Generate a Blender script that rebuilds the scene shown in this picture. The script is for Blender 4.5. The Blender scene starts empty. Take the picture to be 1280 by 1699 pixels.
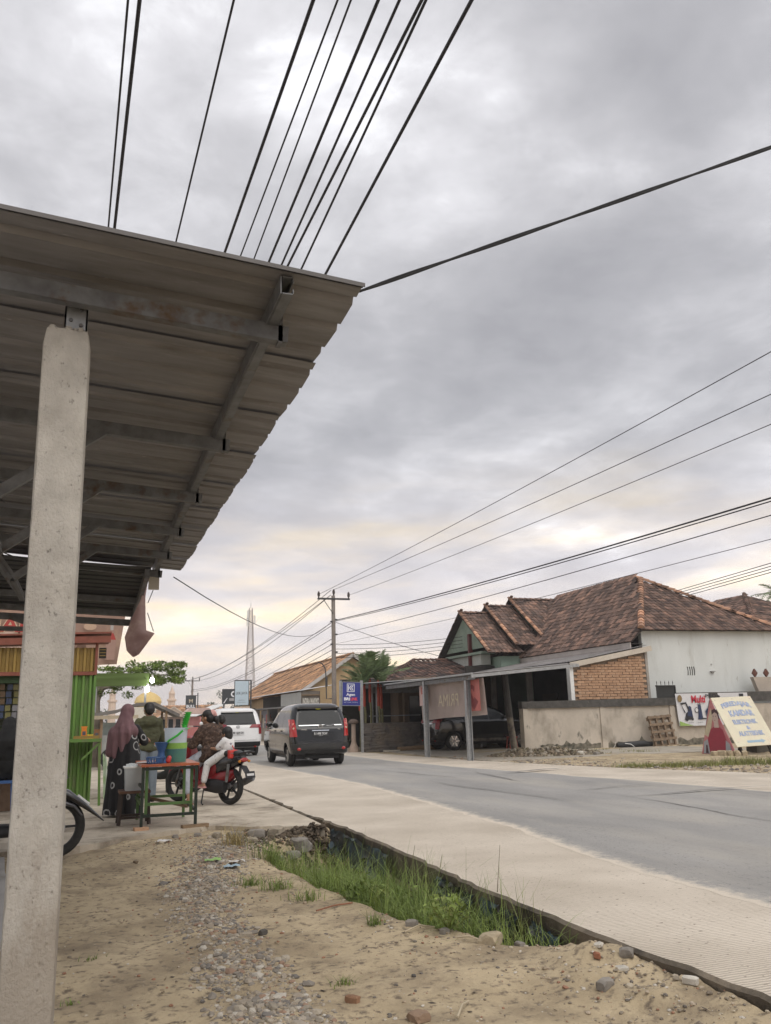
import bpy, bmesh, math, random
from mathutils import Vector, Matrix, noise
from math import sin, cos, pi, radians, sqrt
random.seed(7)
SC = bpy.context.scene
COL = SC.collection
# ------------------------------------------------------------------ camera
cam = bpy.data.cameras.new('camera'); cam.sensor_fit = 'VERTICAL'; cam.sensor_height = 36.0
cam.lens = 1400.0 / 1699.0 * 36.0; cam.clip_start = 0.05; cam.clip_end = 6000
camo = bpy.data.objects.new('camera', cam); COL.objects.link(camo)
PITCH, YAW, ROLL = math.atan(338 / 1400.0), radians(19.5), 0.025
fw = Vector((sin(YAW) * cos(PITCH), cos(YAW) * cos(PITCH), sin(PITCH)))
r0 = Vector((cos(YAW), -sin(YAW), 0)); u0 = r0.cross(fw)
rr = cos(ROLL) * r0 - sin(ROLL) * u0; uu = sin(ROLL) * r0 + cos(ROLL) * u0
camo.matrix_world = Matrix(((rr.x, uu.x, -fw.x, 0), (rr.y, uu.y, -fw.y, 0), (rr.z, uu.z, -fw.z, 1.30), (0, 0, 0, 1)))
SC.camera = camo
# ------------------------------------------------------------------ light and exposure
SC.view_settings.view_transform = 'Standard'; SC.view_settings.look = 'None'
SC.view_settings.exposure = 0.40; SC.view_settings.gamma = 1.0
SC.view_settings.use_curve_mapping = False
SUN_EL, SUN_AZ = radians(58), radians(165)          # behind the photographer, over the road
sl = bpy.data.lights.new('sun', 'SUN'); sl.energy = 1.5; sl.angle = radians(60); sl.color = (1.0, 0.955, 0.88)
so = bpy.data.objects.new('sun', sl); COL.objects.link(so)
sd = Vector((sin(SUN_AZ) * cos(SUN_EL), cos(SUN_AZ) * cos(SUN_EL), sin(SUN_EL)))
so.rotation_euler = sd.to_track_quat('Z', 'Y').to_euler()
SC.cycles.use_adaptive_sampling = True; SC.cycles.adaptive_threshold = .025; SC.cycles.max_bounces = 5; SC.cycles.diffuse_bounces = 3; SC.cycles.glossy_bounces = 3
SC.cycles.transparent_max_bounces = 8; SC.cycles.use_denoising = True

def world():
    w = bpy.data.worlds.new('World'); SC.world = w; w.use_nodes = True
    nt = w.node_tree; nt.nodes.clear(); N = nt.nodes.new; L = nt.links.new
    out = N('ShaderNodeOutputWorld'); add = N('ShaderNodeAddShader')
    sky = N('ShaderNodeTexSky'); sky.sky_type = 'NISHITA'; sky.sun_disc = False
    sky.sun_elevation = SUN_EL; sky.sun_rotation = SUN_AZ
    bs = N('ShaderNodeBackground'); bs.inputs[1].default_value = 0.05
    dim = N('ShaderNodeMix'); dim.data_type = 'RGBA'; dim.inputs[0].default_value = 0.75
    L(sky.outputs[0], dim.inputs[6]); dim.inputs[7].default_value = (0, 0, 0, 1); L(dim.outputs[2], bs.inputs[0])
    tc = N('ShaderNodeTexCoord'); sep = N('ShaderNodeSeparateXYZ'); L(tc.outputs['Generated'], sep.inputs[0])
    def m(op, a, b=None, c=None, clamp=False):
        n = N('ShaderNodeMath'); n.operation = op; n.use_clamp = clamp
        for i, v in enumerate((a, b, c)):
            if v is None: continue
            if isinstance(v, (int, float)): n.inputs[i].default_value = v
            else: L(v, n.inputs[i])
        return n.outputs[0]
    zz = m('MAXIMUM', sep.outputs[2], 0.0)
    den = m('ADD', zz, 0.16)
    comb = N('ShaderNodeCombineXYZ'); L(m('DIVIDE', sep.outputs[0], den), comb.inputs[0]); L(m('DIVIDE', sep.outputs[1], den), comb.inputs[1])
    def nz(scale, det, rough, dist, off):
        mp = N('ShaderNodeMapping'); mp.inputs[1].default_value = off; L(comb.outputs[0], mp.inputs[0])
        n = N('ShaderNodeTexNoise'); n.inputs['Scale'].default_value = scale; n.inputs['Detail'].default_value = det
        n.inputs['Roughness'].default_value = rough; n.inputs['Distortion'].default_value = dist
        L(mp.outputs[0], n.inputs['Vector']); return n.outputs[0]
    big = nz(0.55, 3, 0.5, 0.3, (1.7, 0.4, 0)); mid = nz(1.7, 7, 0.55, 0.25, (0.2, 3.1, 0)); fine = nz(5.5, 6, 0.6, 0.4, (5, 2, 1))
    s = m('ADD', m('ADD', m('MULTIPLY', big, 0.36), m('MULTIPLY', mid, 0.48)), m('MULTIPLY', fine, 0.16))
    cr = N('ShaderNodeValToRGB'); L(s, cr.inputs[0]); e = cr.color_ramp.elements
    e[0].position = 0.37; e[0].color = (0.300, 0.293, 0.303, 1)
    e[1].position = 0.61; e[1].color = (0.95, 0.95, 0.97, 1)
    for p, c in ((0.45, (0.382, 0.374, 0.384)), (0.505, (0.475, 0.466, 0.477)), (0.56, (0.625, 0.615, 0.63))):
        x = e.new(p); x.color = (*c, 1)
    # warm thinner cloud near the horizon, strongest down the road
    hz = N('ShaderNodeMapRange'); hz.interpolation_type = 'SMOOTHSTEP'; L(zz, hz.inputs[0])
    hz.inputs[1].default_value = 0.0; hz.inputs[2].default_value = 0.34; hz.inputs[3].default_value = 1; hz.inputs[4].default_value = 0
    st = N('ShaderNodeMapping'); st.inputs[3].default_value = (2.6, 2.6, 13.0); st.inputs[2].default_value = (0.0, 0.10, 0.0); L(tc.outputs['Generated'], st.inputs[0])
    sn = N('ShaderNodeTexNoise'); sn.inputs['Scale'].default_value = 1.6; sn.inputs['Detail'].default_value = 5; L(st.outputs[0], sn.inputs['Vector'])
    wr = N('ShaderNodeValToRGB'); L(sn.outputs[0], wr.inputs[0]); e = wr.color_ramp.elements
    e[0].position = 0.34; e[0].color = (0.60, 0.545, 0.565, 1); e[1].position = 0.64; e[1].color = (1.12, 0.88, 0.56, 1)
    x = e.new(0.46); x.color = (0.72, 0.64, 0.62, 1); x = e.new(0.55); x.color = (0.94, 0.79, 0.66, 1)
    mx = N('ShaderNodeMix'); mx.data_type = 'RGBA'; L(m('MULTIPLY', hz.outputs[0], 0.97), mx.inputs[0]); L(cr.outputs[0], mx.inputs[6]); L(wr.outputs[0], mx.inputs[7])
    bc = N('ShaderNodeBackground'); bc.inputs[1].default_value = 1.0; L(mx.outputs[2], bc.inputs[0])
    L(bs.outputs[0], add.inputs[0]); L(bc.outputs[0], add.inputs[1]); L(add.outputs[0], out.inputs[0])
world()

# ------------------------------------------------------------------ mesh helpers
class MB:
    def __init__(s): s.v = []; s.f = []; s.m = []; s.mi = 0
    def add(s, vs, fs):
        o = len(s.v); s.v += [Vector(p) for p in vs]
        for f in fs: s.f.append(tuple(i + o for i in f)); s.m.append(s.mi)
        return s
    def box(s, c, d, rot=None, taper=None):
        x, y, z = d[0] / 2, d[1] / 2, d[2] / 2
        vs = [Vector((sx * x, sy * y, sz * z)) for sz in (-1, 1) for sy in (-1, 1) for sx in (-1, 1)]
        if taper: vs = [Vector((p.x * (taper if p.z > 0 else 1), p.y * (taper if p.z > 0 else 1), p.z)) for p in vs]
        if rot is not None:
            R = rot if isinstance(rot, Matrix) else Matrix.Rotation(rot, 3, 'Z')
            vs = [R @ p for p in vs]
        c = Vector(c)
        return s.add([p + c for p in vs], [(0, 2, 3, 1), (4, 5, 7, 6), (0, 1, 5, 4), (2, 6, 7, 3), (0, 4, 6, 2), (1, 3, 7, 5)])
    def bb(s, a, b): return s.box([(a[i] + b[i]) / 2 for i in range(3)], [abs(b[i] - a[i]) for i in range(3)])
    def bar(s, a, b, w, h, up=(0, 0, 1)):
        a, b = Vector(a), Vector(b); t = (b - a); l = t.length; t.normalize(); up = Vector(up)
        x = t.cross(up)
        if x.length < 1e-4: x = t.cross(Vector((1, 0, 0)))
        x.normalize(); z = x.cross(t)
        R = Matrix((x, t, z)).transposed()
        return s.box((a + b) / 2, (w, l, h), R)
    def cyl(s, a, b, r0, r1=None, n=12, cap=True):
        r1 = r0 if r1 is None else r1; a, b = Vector(a), Vector(b); t = (b - a).normalized()
        x = t.orthogonal().normalized(); y = t.cross(x)
        vs = []
        for p, r in ((a, r0), (b, r1)):
            for i in range(n): vs.append(p + (x * cos(2 * pi * i / n) + y * sin(2 * pi * i / n)) * r)
        fs = [(i, (i + 1) % n, n + (i + 1) % n, n + i) for i in range(n)]
        if cap: fs += [tuple(range(n - 1, -1, -1)), tuple(range(n, 2 * n))]
        return s.add(vs, fs)
    def tube(s, pts, r, n=6, cap=True):
        pts = [Vector(p) for p in pts]; k = len(pts); vs = []
        rs = r if isinstance(r, (list, tuple)) else [r] * k
        t = (pts[1] - pts[0]).normalized(); x = t.orthogonal().normalized()
        for i in range(k):
            t = (pts[min(i + 1, k - 1)] - pts[max(i - 1, 0)]).normalized()
            x = (x - t * x.dot(t)).normalized(); y = t.cross(x)
            for j in range(n): vs.append(pts[i] + (x * cos(2 * pi * j / n) + y * sin(2 * pi * j / n)) * rs[i])
        fs = [(i * n + j, i * n + (j + 1) % n, (i + 1) * n + (j + 1) % n, (i + 1) * n + j) for i in range(k - 1) for j in range(n)]
        if cap: fs += [tuple(range(n - 1, -1, -1)), tuple(range((k - 1) * n, k * n))]
        return s.add(vs, fs)
    def cap(s, a, b, r0, r1=None, n=10):
        r1 = r0 if r1 is None else r1; a, b = Vector(a), Vector(b)
        t = b - a; t = t.normalized() if t.length > 1e-6 else Vector((0, 0, 1))
        return s.tube([a - t * r0 * c for c in (.98, .8, .45)] + [a, b] + [b + t * r1 * c for c in (.45, .8, .98)],
                      [r0 * .18, r0 * .6, r0 * .893, r0, r1, r1 * .893, r1 * .6, r1 * .18], n)
    def ell(s, c, r, n=12, k=8, rot=None):
        c = Vector(c); vs = []; fs = []
        for i in range(k + 1):
            a = pi * i / k; a = min(max(a, .02), pi - .02)
            for j in range(n):
                p = Vector((r[0] * sin(a) * cos(2 * pi * j / n), r[1] * sin(a) * sin(2 * pi * j / n), -r[2] * cos(a)))
                vs.append((rot @ p if rot else p) + c)
        fs = [(i * n + j, i * n + (j + 1) % n, (i + 1) * n + (j + 1) % n, (i + 1) * n + j) for i in range(k) for j in range(n)]
        fs += [tuple(range(n - 1, -1, -1)), tuple(range(k * n, (k + 1) * n))]
        return s.add(vs, fs)
    def prism(s, pts, a, b, axis=2):
        n = len(pts)
        def P(p, h):
            q = list(p); q.insert(axis, h); return q
        return s.add([P(p, a) for p in pts] + [P(p, b) for p in pts],
                     [tuple(range(n - 1, -1, -1)), tuple(range(n, 2 * n))] + [(i, (i + 1) % n, n + (i + 1) % n, n + i) for i in range(n)])
    def quad(s, *p): return s.add(p, [tuple(range(len(p)))])
    def grid(s, fn, nu, nv):
        vs = [fn(i / nu, j / nv) for j in range(nv + 1) for i in range(nu + 1)]
        return s.add(vs, [(j * (nu + 1) + i, j * (nu + 1) + i + 1, (j + 1) * (nu + 1) + i + 1, (j + 1) * (nu + 1) + i) for j in range(nv) for i in range(nu)])
    def lathe(s, prof, c=(0, 0, 0), n=20, fn=None, cap=True):
        vs = []
        for r, z in prof:
            for j in range(n):
                a = 2 * pi * j / n; k = fn(a, z) if fn else 1
                vs.append((c[0] + r * k * cos(a), c[1] + r * k * sin(a), c[2] + z))
        m = len(prof)
        fs = [(i * n + j, i * n + (j + 1) % n, (i + 1) * n + (j + 1) % n, (i + 1) * n + j) for i in range(m - 1) for j in range(n)]
        if cap: fs += [tuple(range(n - 1, -1, -1)), tuple(range((m - 1) * n, m * n))]
        return s.add(vs, fs)
    def loft(s, secs, n=14):
        # secs: (center, half width x, half height) along a path in the yz plane
        C = [Vector(c) for c, _, _ in secs]; vs = []; k = len(secs)
        for i in range(k):
            t = (C[min(i + 1, k - 1)] - C[max(i - 1, 0)]).normalized(); x = Vector((1, 0, 0)); z = x.cross(t).normalized()
            for j in range(n):
                a = 2 * pi * j / n; ca, sa = cos(a), sin(a)
                ca = math.copysign(abs(ca) ** .7, ca); sa = math.copysign(abs(sa) ** .7, sa)
                vs.append(C[i] + x * secs[i][1] * ca + z * secs[i][2] * sa)
        fs = [(i * n + j, i * n + (j + 1) % n, (i + 1) * n + (j + 1) % n, (i + 1) * n + j) for i in range(k - 1) for j in range(n)]
        fs += [tuple(range(n - 1, -1, -1)), tuple(range((k - 1) * n, k * n))]
        return s.add(vs, fs)
    def torus(s, c, R, r, axis='X', n=24, m=8, sx=1.0):
        c = Vector(c); vs = []
        for i in range(n):
            a = 2 * pi * i / n
            for j in range(m):
                b = 2 * pi * j / m; q = R + r * cos(b); h = r * sin(b) * sx
                p = {'X': (h, q * cos(a), q * sin(a)), 'Y': (q * cos(a), h, q * sin(a)), 'Z': (q * cos(a), q * sin(a), h)}[axis]
                vs.append(c + Vector(p))
        return s.add(vs, [(i * m + j, i * m + (j + 1) % m, ((i + 1) % n) * m + (j + 1) % m, ((i + 1) % n) * m + j) for i in range(n) for j in range(m)])
    def xf(s, M): s.v = [M @ p for p in s.v]; return s
    def build(s, name, mat, parent=None, smooth=False, world=False, fix=True):
        me = bpy.data.meshes.new(name)
        vs = s.v
        if world and parent is not None:
            o = parent.location; Ri = Matrix.Rotation(-parent.rotation_euler.z, 3, 'Z'); vs = [Ri @ (p - o) for p in vs]
        me.from_pydata([tuple(p) for p in vs], [], s.f)
        mats = mat if isinstance(mat, (list, tuple)) else [mat]
        for x in mats: me.materials.append(x)
        if len(mats) > 1: me.polygons.foreach_set('material_index', s.m)
        if fix:
            bm = bmesh.new(); bm.from_mesh(me); bmesh.ops.recalc_face_normals(bm, faces=bm.faces); bm.to_mesh(me); bm.free()
        if smooth:
            me.polygons.foreach_set('use_smooth', [True] * len(me.polygons))
            me.set_sharp_from_angle(angle=radians(smooth if smooth is not True else 40))
        me.update()
        o = bpy.data.objects.new(name, me); COL.objects.link(o); o.parent = parent
        return o

def tag(o, label=None, cat=None, group=None, kind=None):
    for k, v in (('label', label), ('category', cat), ('group', group), ('kind', kind)):
        if v: o[k] = v
    return o
def thing(name, loc, label, cat, group=None, rz=0.0):
    o = bpy.data.objects.new(name, None); COL.objects.link(o); o.empty_display_size = .1
    o.location = loc; o.rotation_euler = (0, 0, rz)
    return tag(o, label, cat, group)
def share(name, me, parent, loc=(0, 0, 0), rot=(0, 0, 0), sc=(1, 1, 1)):
    o = bpy.data.objects.new(name, me); COL.objects.link(o); o.parent = parent
    o.location = loc; o.rotation_euler = rot; o.scale = sc
    return o
def copy_tree(o, parent=None):
    c = o.copy(); COL.objects.link(c); c.parent = parent
    for ch in list(o.children): copy_tree(ch, c)
    return c
def frame(o, ux, uy):
    ux = Vector(ux).normalized(); uy = Vector(uy); uy = (uy - ux * uy.dot(ux)).normalized(); n = ux.cross(uy); o = Vector(o)
    return Matrix(((ux.x, uy.x, n.x, o.x), (ux.y, uy.y, n.y, o.y), (ux.z, uy.z, n.z, o.z), (0, 0, 0, 1)))
TMP = bpy.data.scenes.new('tmp')
def bake(o):
    TMP.collection.objects.link(o); TMP.view_layers[0].update()
    return bpy.data.meshes.new_from_object(o.evaluated_get(TMP.view_layers[0].depsgraph))
def text(s, w, h, F, u, v, mat, parent, name='lettering', off=.004, bold=0.0, mirror=False, shear=0, world=True, arch=0):
    """flat lettering, w by h, centred at (u, v) of the frame F"""
    c = bpy.data.curves.new('t', 'FONT'); c.body = s; c.size = 1; c.offset = bold; c.shear = shear; c.resolution_u = 3
    o = bpy.data.objects.new('t', c); me = bake(o)
    bpy.data.objects.remove(o); bpy.data.curves.remove(c)
    V = [p.co.copy() for p in me.vertices]; Fs = [tuple(p.vertices) for p in me.polygons]; bpy.data.meshes.remove(me)
    if not V: return None
    x0, x1 = min(p.x for p in V), max(p.x for p in V); y0, y1 = min(p.y for p in V), max(p.y for p in V)
    b = MB(); vs = []
    for p in V:
        X = ((p.x - x0) / (x1 - x0) - .5) * w; Y = ((p.y - y0) / max(y1 - y0, 1e-6) - .5) * h
        Y += arch * (1 - (2 * X / w) ** 2)
        if mirror: X = -X
        vs.append(F @ Vector((X + u, Y + v, off)))
    b.add(vs, Fs)
    return b.build(name, mat, parent, world=world)
def flat(pts, F, mat, parent, name, off=.003, world=True):
    b = MB(); b.add([F @ Vector((p[0], p[1], off)) for p in pts], [tuple(range(len(pts)))])
    return b.build(name, mat, parent, world=world)
def circ(u, v, r, n=18, ry=None): return [(u + r * cos(2 * pi * i / n), v + (ry or r) * sin(2 * pi * i / n)) for i in range(n)]
def remesh(b, vox, it=4):
    me = bpy.data.meshes.new('t'); me.from_pydata([tuple(p) for p in b.v], [], b.f)
    bm = bmesh.new(); bm.from_mesh(me); bmesh.ops.recalc_face_normals(bm, faces=bm.faces); bm.to_mesh(me); bm.free()
    o = bpy.data.objects.new('t', me)
    md = o.modifiers.new('r', 'REMESH'); md.mode = 'VOXEL'; md.voxel_size = vox
    m2 = bake(o)
    bpy.data.objects.remove(o); bpy.data.meshes.remove(me)
    bm = bmesh.new(); bm.from_mesh(m2)
    for _ in range(it): bmesh.ops.smooth_vert(bm, verts=bm.verts, factor=.5, use_axis_x=True, use_axis_y=True, use_axis_z=True)
    bm.to_mesh(m2); bm.free()
    m2.polygons.foreach_set('use_smooth', [True] * len(m2.polygons))
    return m2
def blob(b, name, mat, parent, vox=.014, it=4):
    me = remesh(b, vox, it); me.materials.clear(); me.materials.append(mat); me.name = name
    o = bpy.data.objects.new(name, me); COL.objects.link(o); o.parent = parent
    return o
def ripple(o, fn):
    me = o.data; N_ = [n.vector.copy() for n in me.vertex_normals]; C_ = [v.co.copy() for v in me.vertices]; out = []
    for c, n in zip(C_, N_): out.extend(c + n * fn(c))
    me.vertices.foreach_set('co', out); me.update()
def lerp(tab, t):
    if t <= tab[0][0]: return tab[0][1:]
    for a, b in zip(tab, tab[1:]):
        if t <= b[0]:
            k = (t - a[0]) / (b[0] - a[0]); return tuple(a[i] + (b[i] - a[i]) * k for i in range(1, len(a)))
    return tab[-1][1:]
def sstep(a, b, x):
    t = max(0., min(1., (x - a) / (b - a))); return t * t * (3 - 2 * t)
def fbm(x, y, z=0, o=4): return noise.fractal(Vector((x, y, z)), 1.0, 2.0, o)

# ------------------------------------------------------------------ materials
MATS = {}
def mat(name, c1, c2=None, scale=6., rough=.8, bump=0., bscale=None, metal=0., c3=None, s3=2., t3=(.55, .7), spec=.4, coat=0., coords='Object',
        stretch=(1, 1, 1), island=0., lo=.35, hi=.65, c4=None, s4=40., t4=(.6, .68), detail=6, trans=0., alpha=1., emit=None, estr=0., thin=0., rvar=0.):
    if name in MATS: return MATS[name]
    m = bpy.data.materials.new(name); m.use_nodes = True; nt = m.node_tree; N = nt.nodes.new; L = nt.links.new
    p = nt.nodes['Principled BSDF']; p.inputs['Roughness'].default_value = rough; p.inputs['Metallic'].default_value = metal
    p.inputs['Specular IOR Level'].default_value = spec; p.inputs['Coat Weight'].default_value = coat; p.inputs['Coat Roughness'].default_value = .05
    if trans: p.inputs['Transmission Weight'].default_value = trans
    if alpha < 1: p.inputs['Alpha'].default_value = alpha
    if emit: p.inputs['Emission Color'].default_value = (*emit, 1); p.inputs['Emission Strength'].default_value = estr
    c2 = c2 or tuple(x * .82 for x in c1)
    tc = N('ShaderNodeTexCoord'); mp = N('ShaderNodeMapping'); mp.inputs[3].default_value = stretch
    if coords == 'World':
        g = N('ShaderNodeNewGeometry'); L(g.outputs['Position'], mp.inputs[0])
    else: L(tc.outputs[coords], mp.inputs[0])
    def nz(sc, det=6., rg=.55):
        n = N('ShaderNodeTexNoise'); n.inputs['Scale'].default_value = sc; n.inputs['Detail'].default_value = det; n.inputs['Roughness'].default_value = rg
        L(mp.outputs[0], n.inputs['Vector']); return n.outputs[0]
    def ramp(src, a, b, ca=(0, 0, 0), cb=(1, 1, 1)):
        r = N('ShaderNodeValToRGB'); L(src, r.inputs[0]); e = r.color_ramp.elements
        e[0].position = a; e[0].color = (*ca, 1); e[1].position = b; e[1].color = (*cb, 1); return r.outputs[0]
    def mix(f, a, b, mode='MIX'):
        x = N('ShaderNodeMix'); x.data_type = 'RGBA'; x.blend_type = mode
        for i, v in ((0, f), (6, a), (7, b)):
            if isinstance(v, (int, float)): x.inputs[i].default_value = v
            elif isinstance(v, tuple): x.inputs[i].default_value = (*v, 1)
            else: L(v, x.inputs[i])
        return x.outputs[2]
    col = ramp(nz(scale, detail, .6), lo, hi, c2, c1)
    if island:
        g = N('ShaderNodeNewGeometry'); col = mix(1.0, col, ramp(g.outputs['Random Per Island'], 0, 1, (1 - island,) * 3, (1 + island,) * 3), 'MULTIPLY')
    if c3: col = mix(ramp(nz(s3, 8, .65), *t3), col, c3)
    if c4: col = mix(ramp(nz(s4, 4, .6), *t4), col, c4)
    L(col, p.inputs['Base Color'])
    if rvar: L(ramp(nz(scale * 1.7, 5), .3, .7, (max(rough - rvar, .02),) * 3, (min(rough + rvar, 1),) * 3), p.inputs['Roughness'])
    if bump:
        b = N('ShaderNodeBump'); b.inputs['Strength'].default_value = min(1., bump); b.inputs['Distance'].default_value = .01 * max(1., bump)
        L(nz(bscale or scale * 4, 6, .65), b.inputs['Height']); L(b.outputs[0], p.inputs['Normal'])
    if thin:
        tr = N('ShaderNodeBsdfTranslucent'); L(col, tr.inputs[0]); ms = N('ShaderNodeMixShader'); ms.inputs[0].default_value = thin
        out = nt.nodes['Material Output']; L(p.outputs[0], ms.inputs[1]); L(tr.outputs[0], ms.inputs[2]); L(ms.outputs[0], out.inputs[0])
    MATS[name] = m; return m
def plain(name, c, rough=.6, **k): return mat(name, c, tuple(x * .9 for x in c), scale=k.pop('scale', 9.), rough=rough, **k)

m_steel = mat('galvanised steel', (.40, .41, .42), (.30, .31, .32), 14, rough=.45, metal=.6, bump=.1)
m_steel_dk = mat('weathered steel', (.20, .205, .21), (.13, .13, .135), 10, rough=.55, metal=.4, c3=(.12, .08, .05), s3=6)
m_sheet = mat('galvanised roof sheet', (.275, .262, .258), (.205, .195, .192), 3.5, rough=.5, metal=.35, stretch=(.5, 3, 3), c3=(.15, .138, .13), s3=2.6, t3=(.48, .74), bump=.08, c4=(.33, .315, .305), s4=22, t4=(.66, .74))
m_conc_pil = mat('cast concrete', (.55, .52, .47), (.39, .365, .33), 9, rough=.92, bump=.8, bscale=95, c3=(.30, .265, .225), s3=2.6, t3=(.52, .80), c4=(.15, .135, .12), s4=48, t4=(.62, .74), stretch=(1, 1, .72), lo=.3, hi=.7)
def mud_foot():
    m = m_conc_pil.copy(); m.name = 'mud splashed concrete'; nt = m.node_tree; N = nt.nodes.new; L = nt.links.new; pb = nt.nodes['Principled BSDF']; src = pb.inputs['Base Color'].links[0].from_socket
    tc = N('ShaderNodeTexCoord'); sp = N('ShaderNodeSeparateXYZ'); L(tc.outputs['Object'], sp.inputs[0]); mp = N('ShaderNodeMapping'); mp.inputs[3].default_value = (7, 7, 1.6); L(tc.outputs['Object'], mp.inputs[0])
    nz = N('ShaderNodeTexNoise'); nz.inputs['Scale'].default_value = 1.6; nz.inputs['Detail'].default_value = 8; nz.inputs['Roughness'].default_value = .65; L(mp.outputs[0], nz.inputs['Vector'])
    a = N('ShaderNodeMath'); a.operation = 'MULTIPLY_ADD'; a.inputs[1].default_value = 1.5; L(nz.outputs[0], a.inputs[0]); L(sp.outputs[2], a.inputs[2])
    r = N('ShaderNodeMapRange'); r.inputs[1].default_value = 1.35; r.inputs[2].default_value = 1.85; r.inputs[3].default_value = .62; r.inputs[4].default_value = 0; L(a.outputs[0], r.inputs[0])
    mx = N('ShaderNodeMix'); mx.data_type = 'RGBA'; L(r.outputs[0], mx.inputs[0]); L(src, mx.inputs[6]); mx.inputs[7].default_value = (.25, .205, .155, 1); L(mx.outputs[2], pb.inputs['Base Color']); return m
m_black = plain('black plastic', (.018, .018, .02), .5)
m_rubber = mat('rubber', (.02, .02, .02), (.035, .033, .03), 20, rough=.9, bump=.2, bscale=90)
m_white = plain('white paint', (.78, .78, .76), .6)
m_chrome = plain('chrome', (.75, .76, .78), .12, metal=1.0)
m_wood = mat('weathered wood', (.30, .21, .13), (.19, .13, .08), 9, rough=.85, stretch=(1, 1, 8), bump=.3)
m_glass = mat('dark window glass', (.012, .014, .016), (.02, .022, .024), 2, rough=.08, spec=.25)
m_red_lens = mat('red lamp lens', (.42, .015, .012), (.30, .01, .008), 25, rough=.12, spec=.6, coat=.5)
# ------------------------------------------------------------------ ground and road
XFAR = [(0, 17.6), (10, 14.4), (14, 13.0), (17.9, 11.6), (22.7, 10.62), (25.8, 10.3), (31, 9.85), (40, 9.7), (400, 9.7)]
def xfar(y): return lerp(XFAR, y)[0]
def xnear(y): return 3.0 + .05 * sin(y * .8) + .10 * max(0, 4.4 - y) * .25
def ditch(x, y):
    xl = lerp([(4.6, 2.9), (5.2, 2.45), (6, 2.1), (7, 1.95), (8, 1.85), (9, 1.8), (10, 1.9), (10.8, 2.5)], y)[0] + .12 * fbm(x * .8, y * 1.3, 3)
    return sstep(xl, xl + .6, x) * sstep(4.6, 5.7, y) * (1 - sstep(10.35, 10.95, y))
def gz(x, y):
    n = fbm(x * .7, y * .7, 1.3) * .03 + fbm(x * 3.1, y * 3.1, 7) * .014 + fbm(x * 10, y * 10, 2, 4) * .008 - .016 * max(0, fbm(x * 1.9, y * .55, 31)) * (x < 1.2)
    if x < 3.3:
        z = -.10 + .055 * sstep(9.2, 10.9, y) + n
        gr = gravel(x, y)
        z += .03 * gr - .40 * ditch(x, y) * (1 + .35 * fbm(x * 2, y * 2, 5))
        z += .07 * sstep(2.4, 2.9, x) * (1 - sstep(4.7, 5.3, y)) * (1 + fbm(x * 4, y * 4, 8))
        if y > 10.9: z = min(z, -.06)
        if x > 3.02: z = -.30
        return z
    xf = xfar(max(y, 0))
    if x < xf - .3: return -.30
    return -.30 + .285 * sstep(xf - .3, xf - .05, x) + n * .8 * sstep(xf, xf + .8, x) + .02 * sstep(xf, xf + 3, x)
GR = [(2.6, 1.15), (3.4, 1.05), (4.3, .95), (5.2, .93), (6.2, .92), (7.4, .98), (8.6, 1.15), (9.6, 1.45), (10.5, 1.9)]
def gravel(x, y):
    c = lerp(GR, y)[0]; w = lerp([(2.6, .42), (4.5, .36), (6.5, .36), (8.5, .5), (10.5, .75)], y)[0]
    return max(0., 1 - abs(x - c) / w) * sstep(2.2, 2.8, y) * (1 - sstep(10.6, 11.2, y))
def axis(fine0, fine1, d, outs):
    a = []; x = fine0
    while x <= fine1 + 1e-6: a.append(x); x += d
    return sorted(set([round(q, 4) for q in a] + outs))
def ground():
    xs = axis(-1.2, 3.04, .04, [-700, -400, -200, -80, -30, -12, -6, -4, -3, -2.4, -2, -1.6] + [3.1, 3.3, 3.6, 4.5, 6, 8] + [9 + .22 * i for i in range(60)] + [23, 24, 26, 29, 33, 40, 55, 80, 140, 300, 700])
    ys = axis(1.6, 11.2, .04, [-150, -60, -30, -8, -2, 0, .8, 1.2] + [11.4 + .3 * i for i in range(70)] + [33, 35, 38, 42, 48, 56, 70, 90, 130, 200, 400, 900])
    b = MB(); nx = len(xs)
    vs = [(x, y, gz(x, y)) for y in ys for x in xs]
    b.add(vs, [(j * nx + i, j * nx + i + 1, (j + 1) * nx + i + 1, (j + 1) * nx + i) for j in range(len(ys) - 1) for i in range(nx - 1)])
    m = mat('packed dirt', (.53, .43, .285), (.355, .28, .178), 1.3, rough=.95, coords='World', bump=.9, bscale=38, c3=(.205, .158, .105), s3=1.5, t3=(.47, .70), c4=(.16, .125, .088), s4=17, t4=(.53, .68), lo=.32, hi=.68)
    tag(b.build('ground', m, smooth=60, fix=False), kind='structure')
ground()
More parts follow.
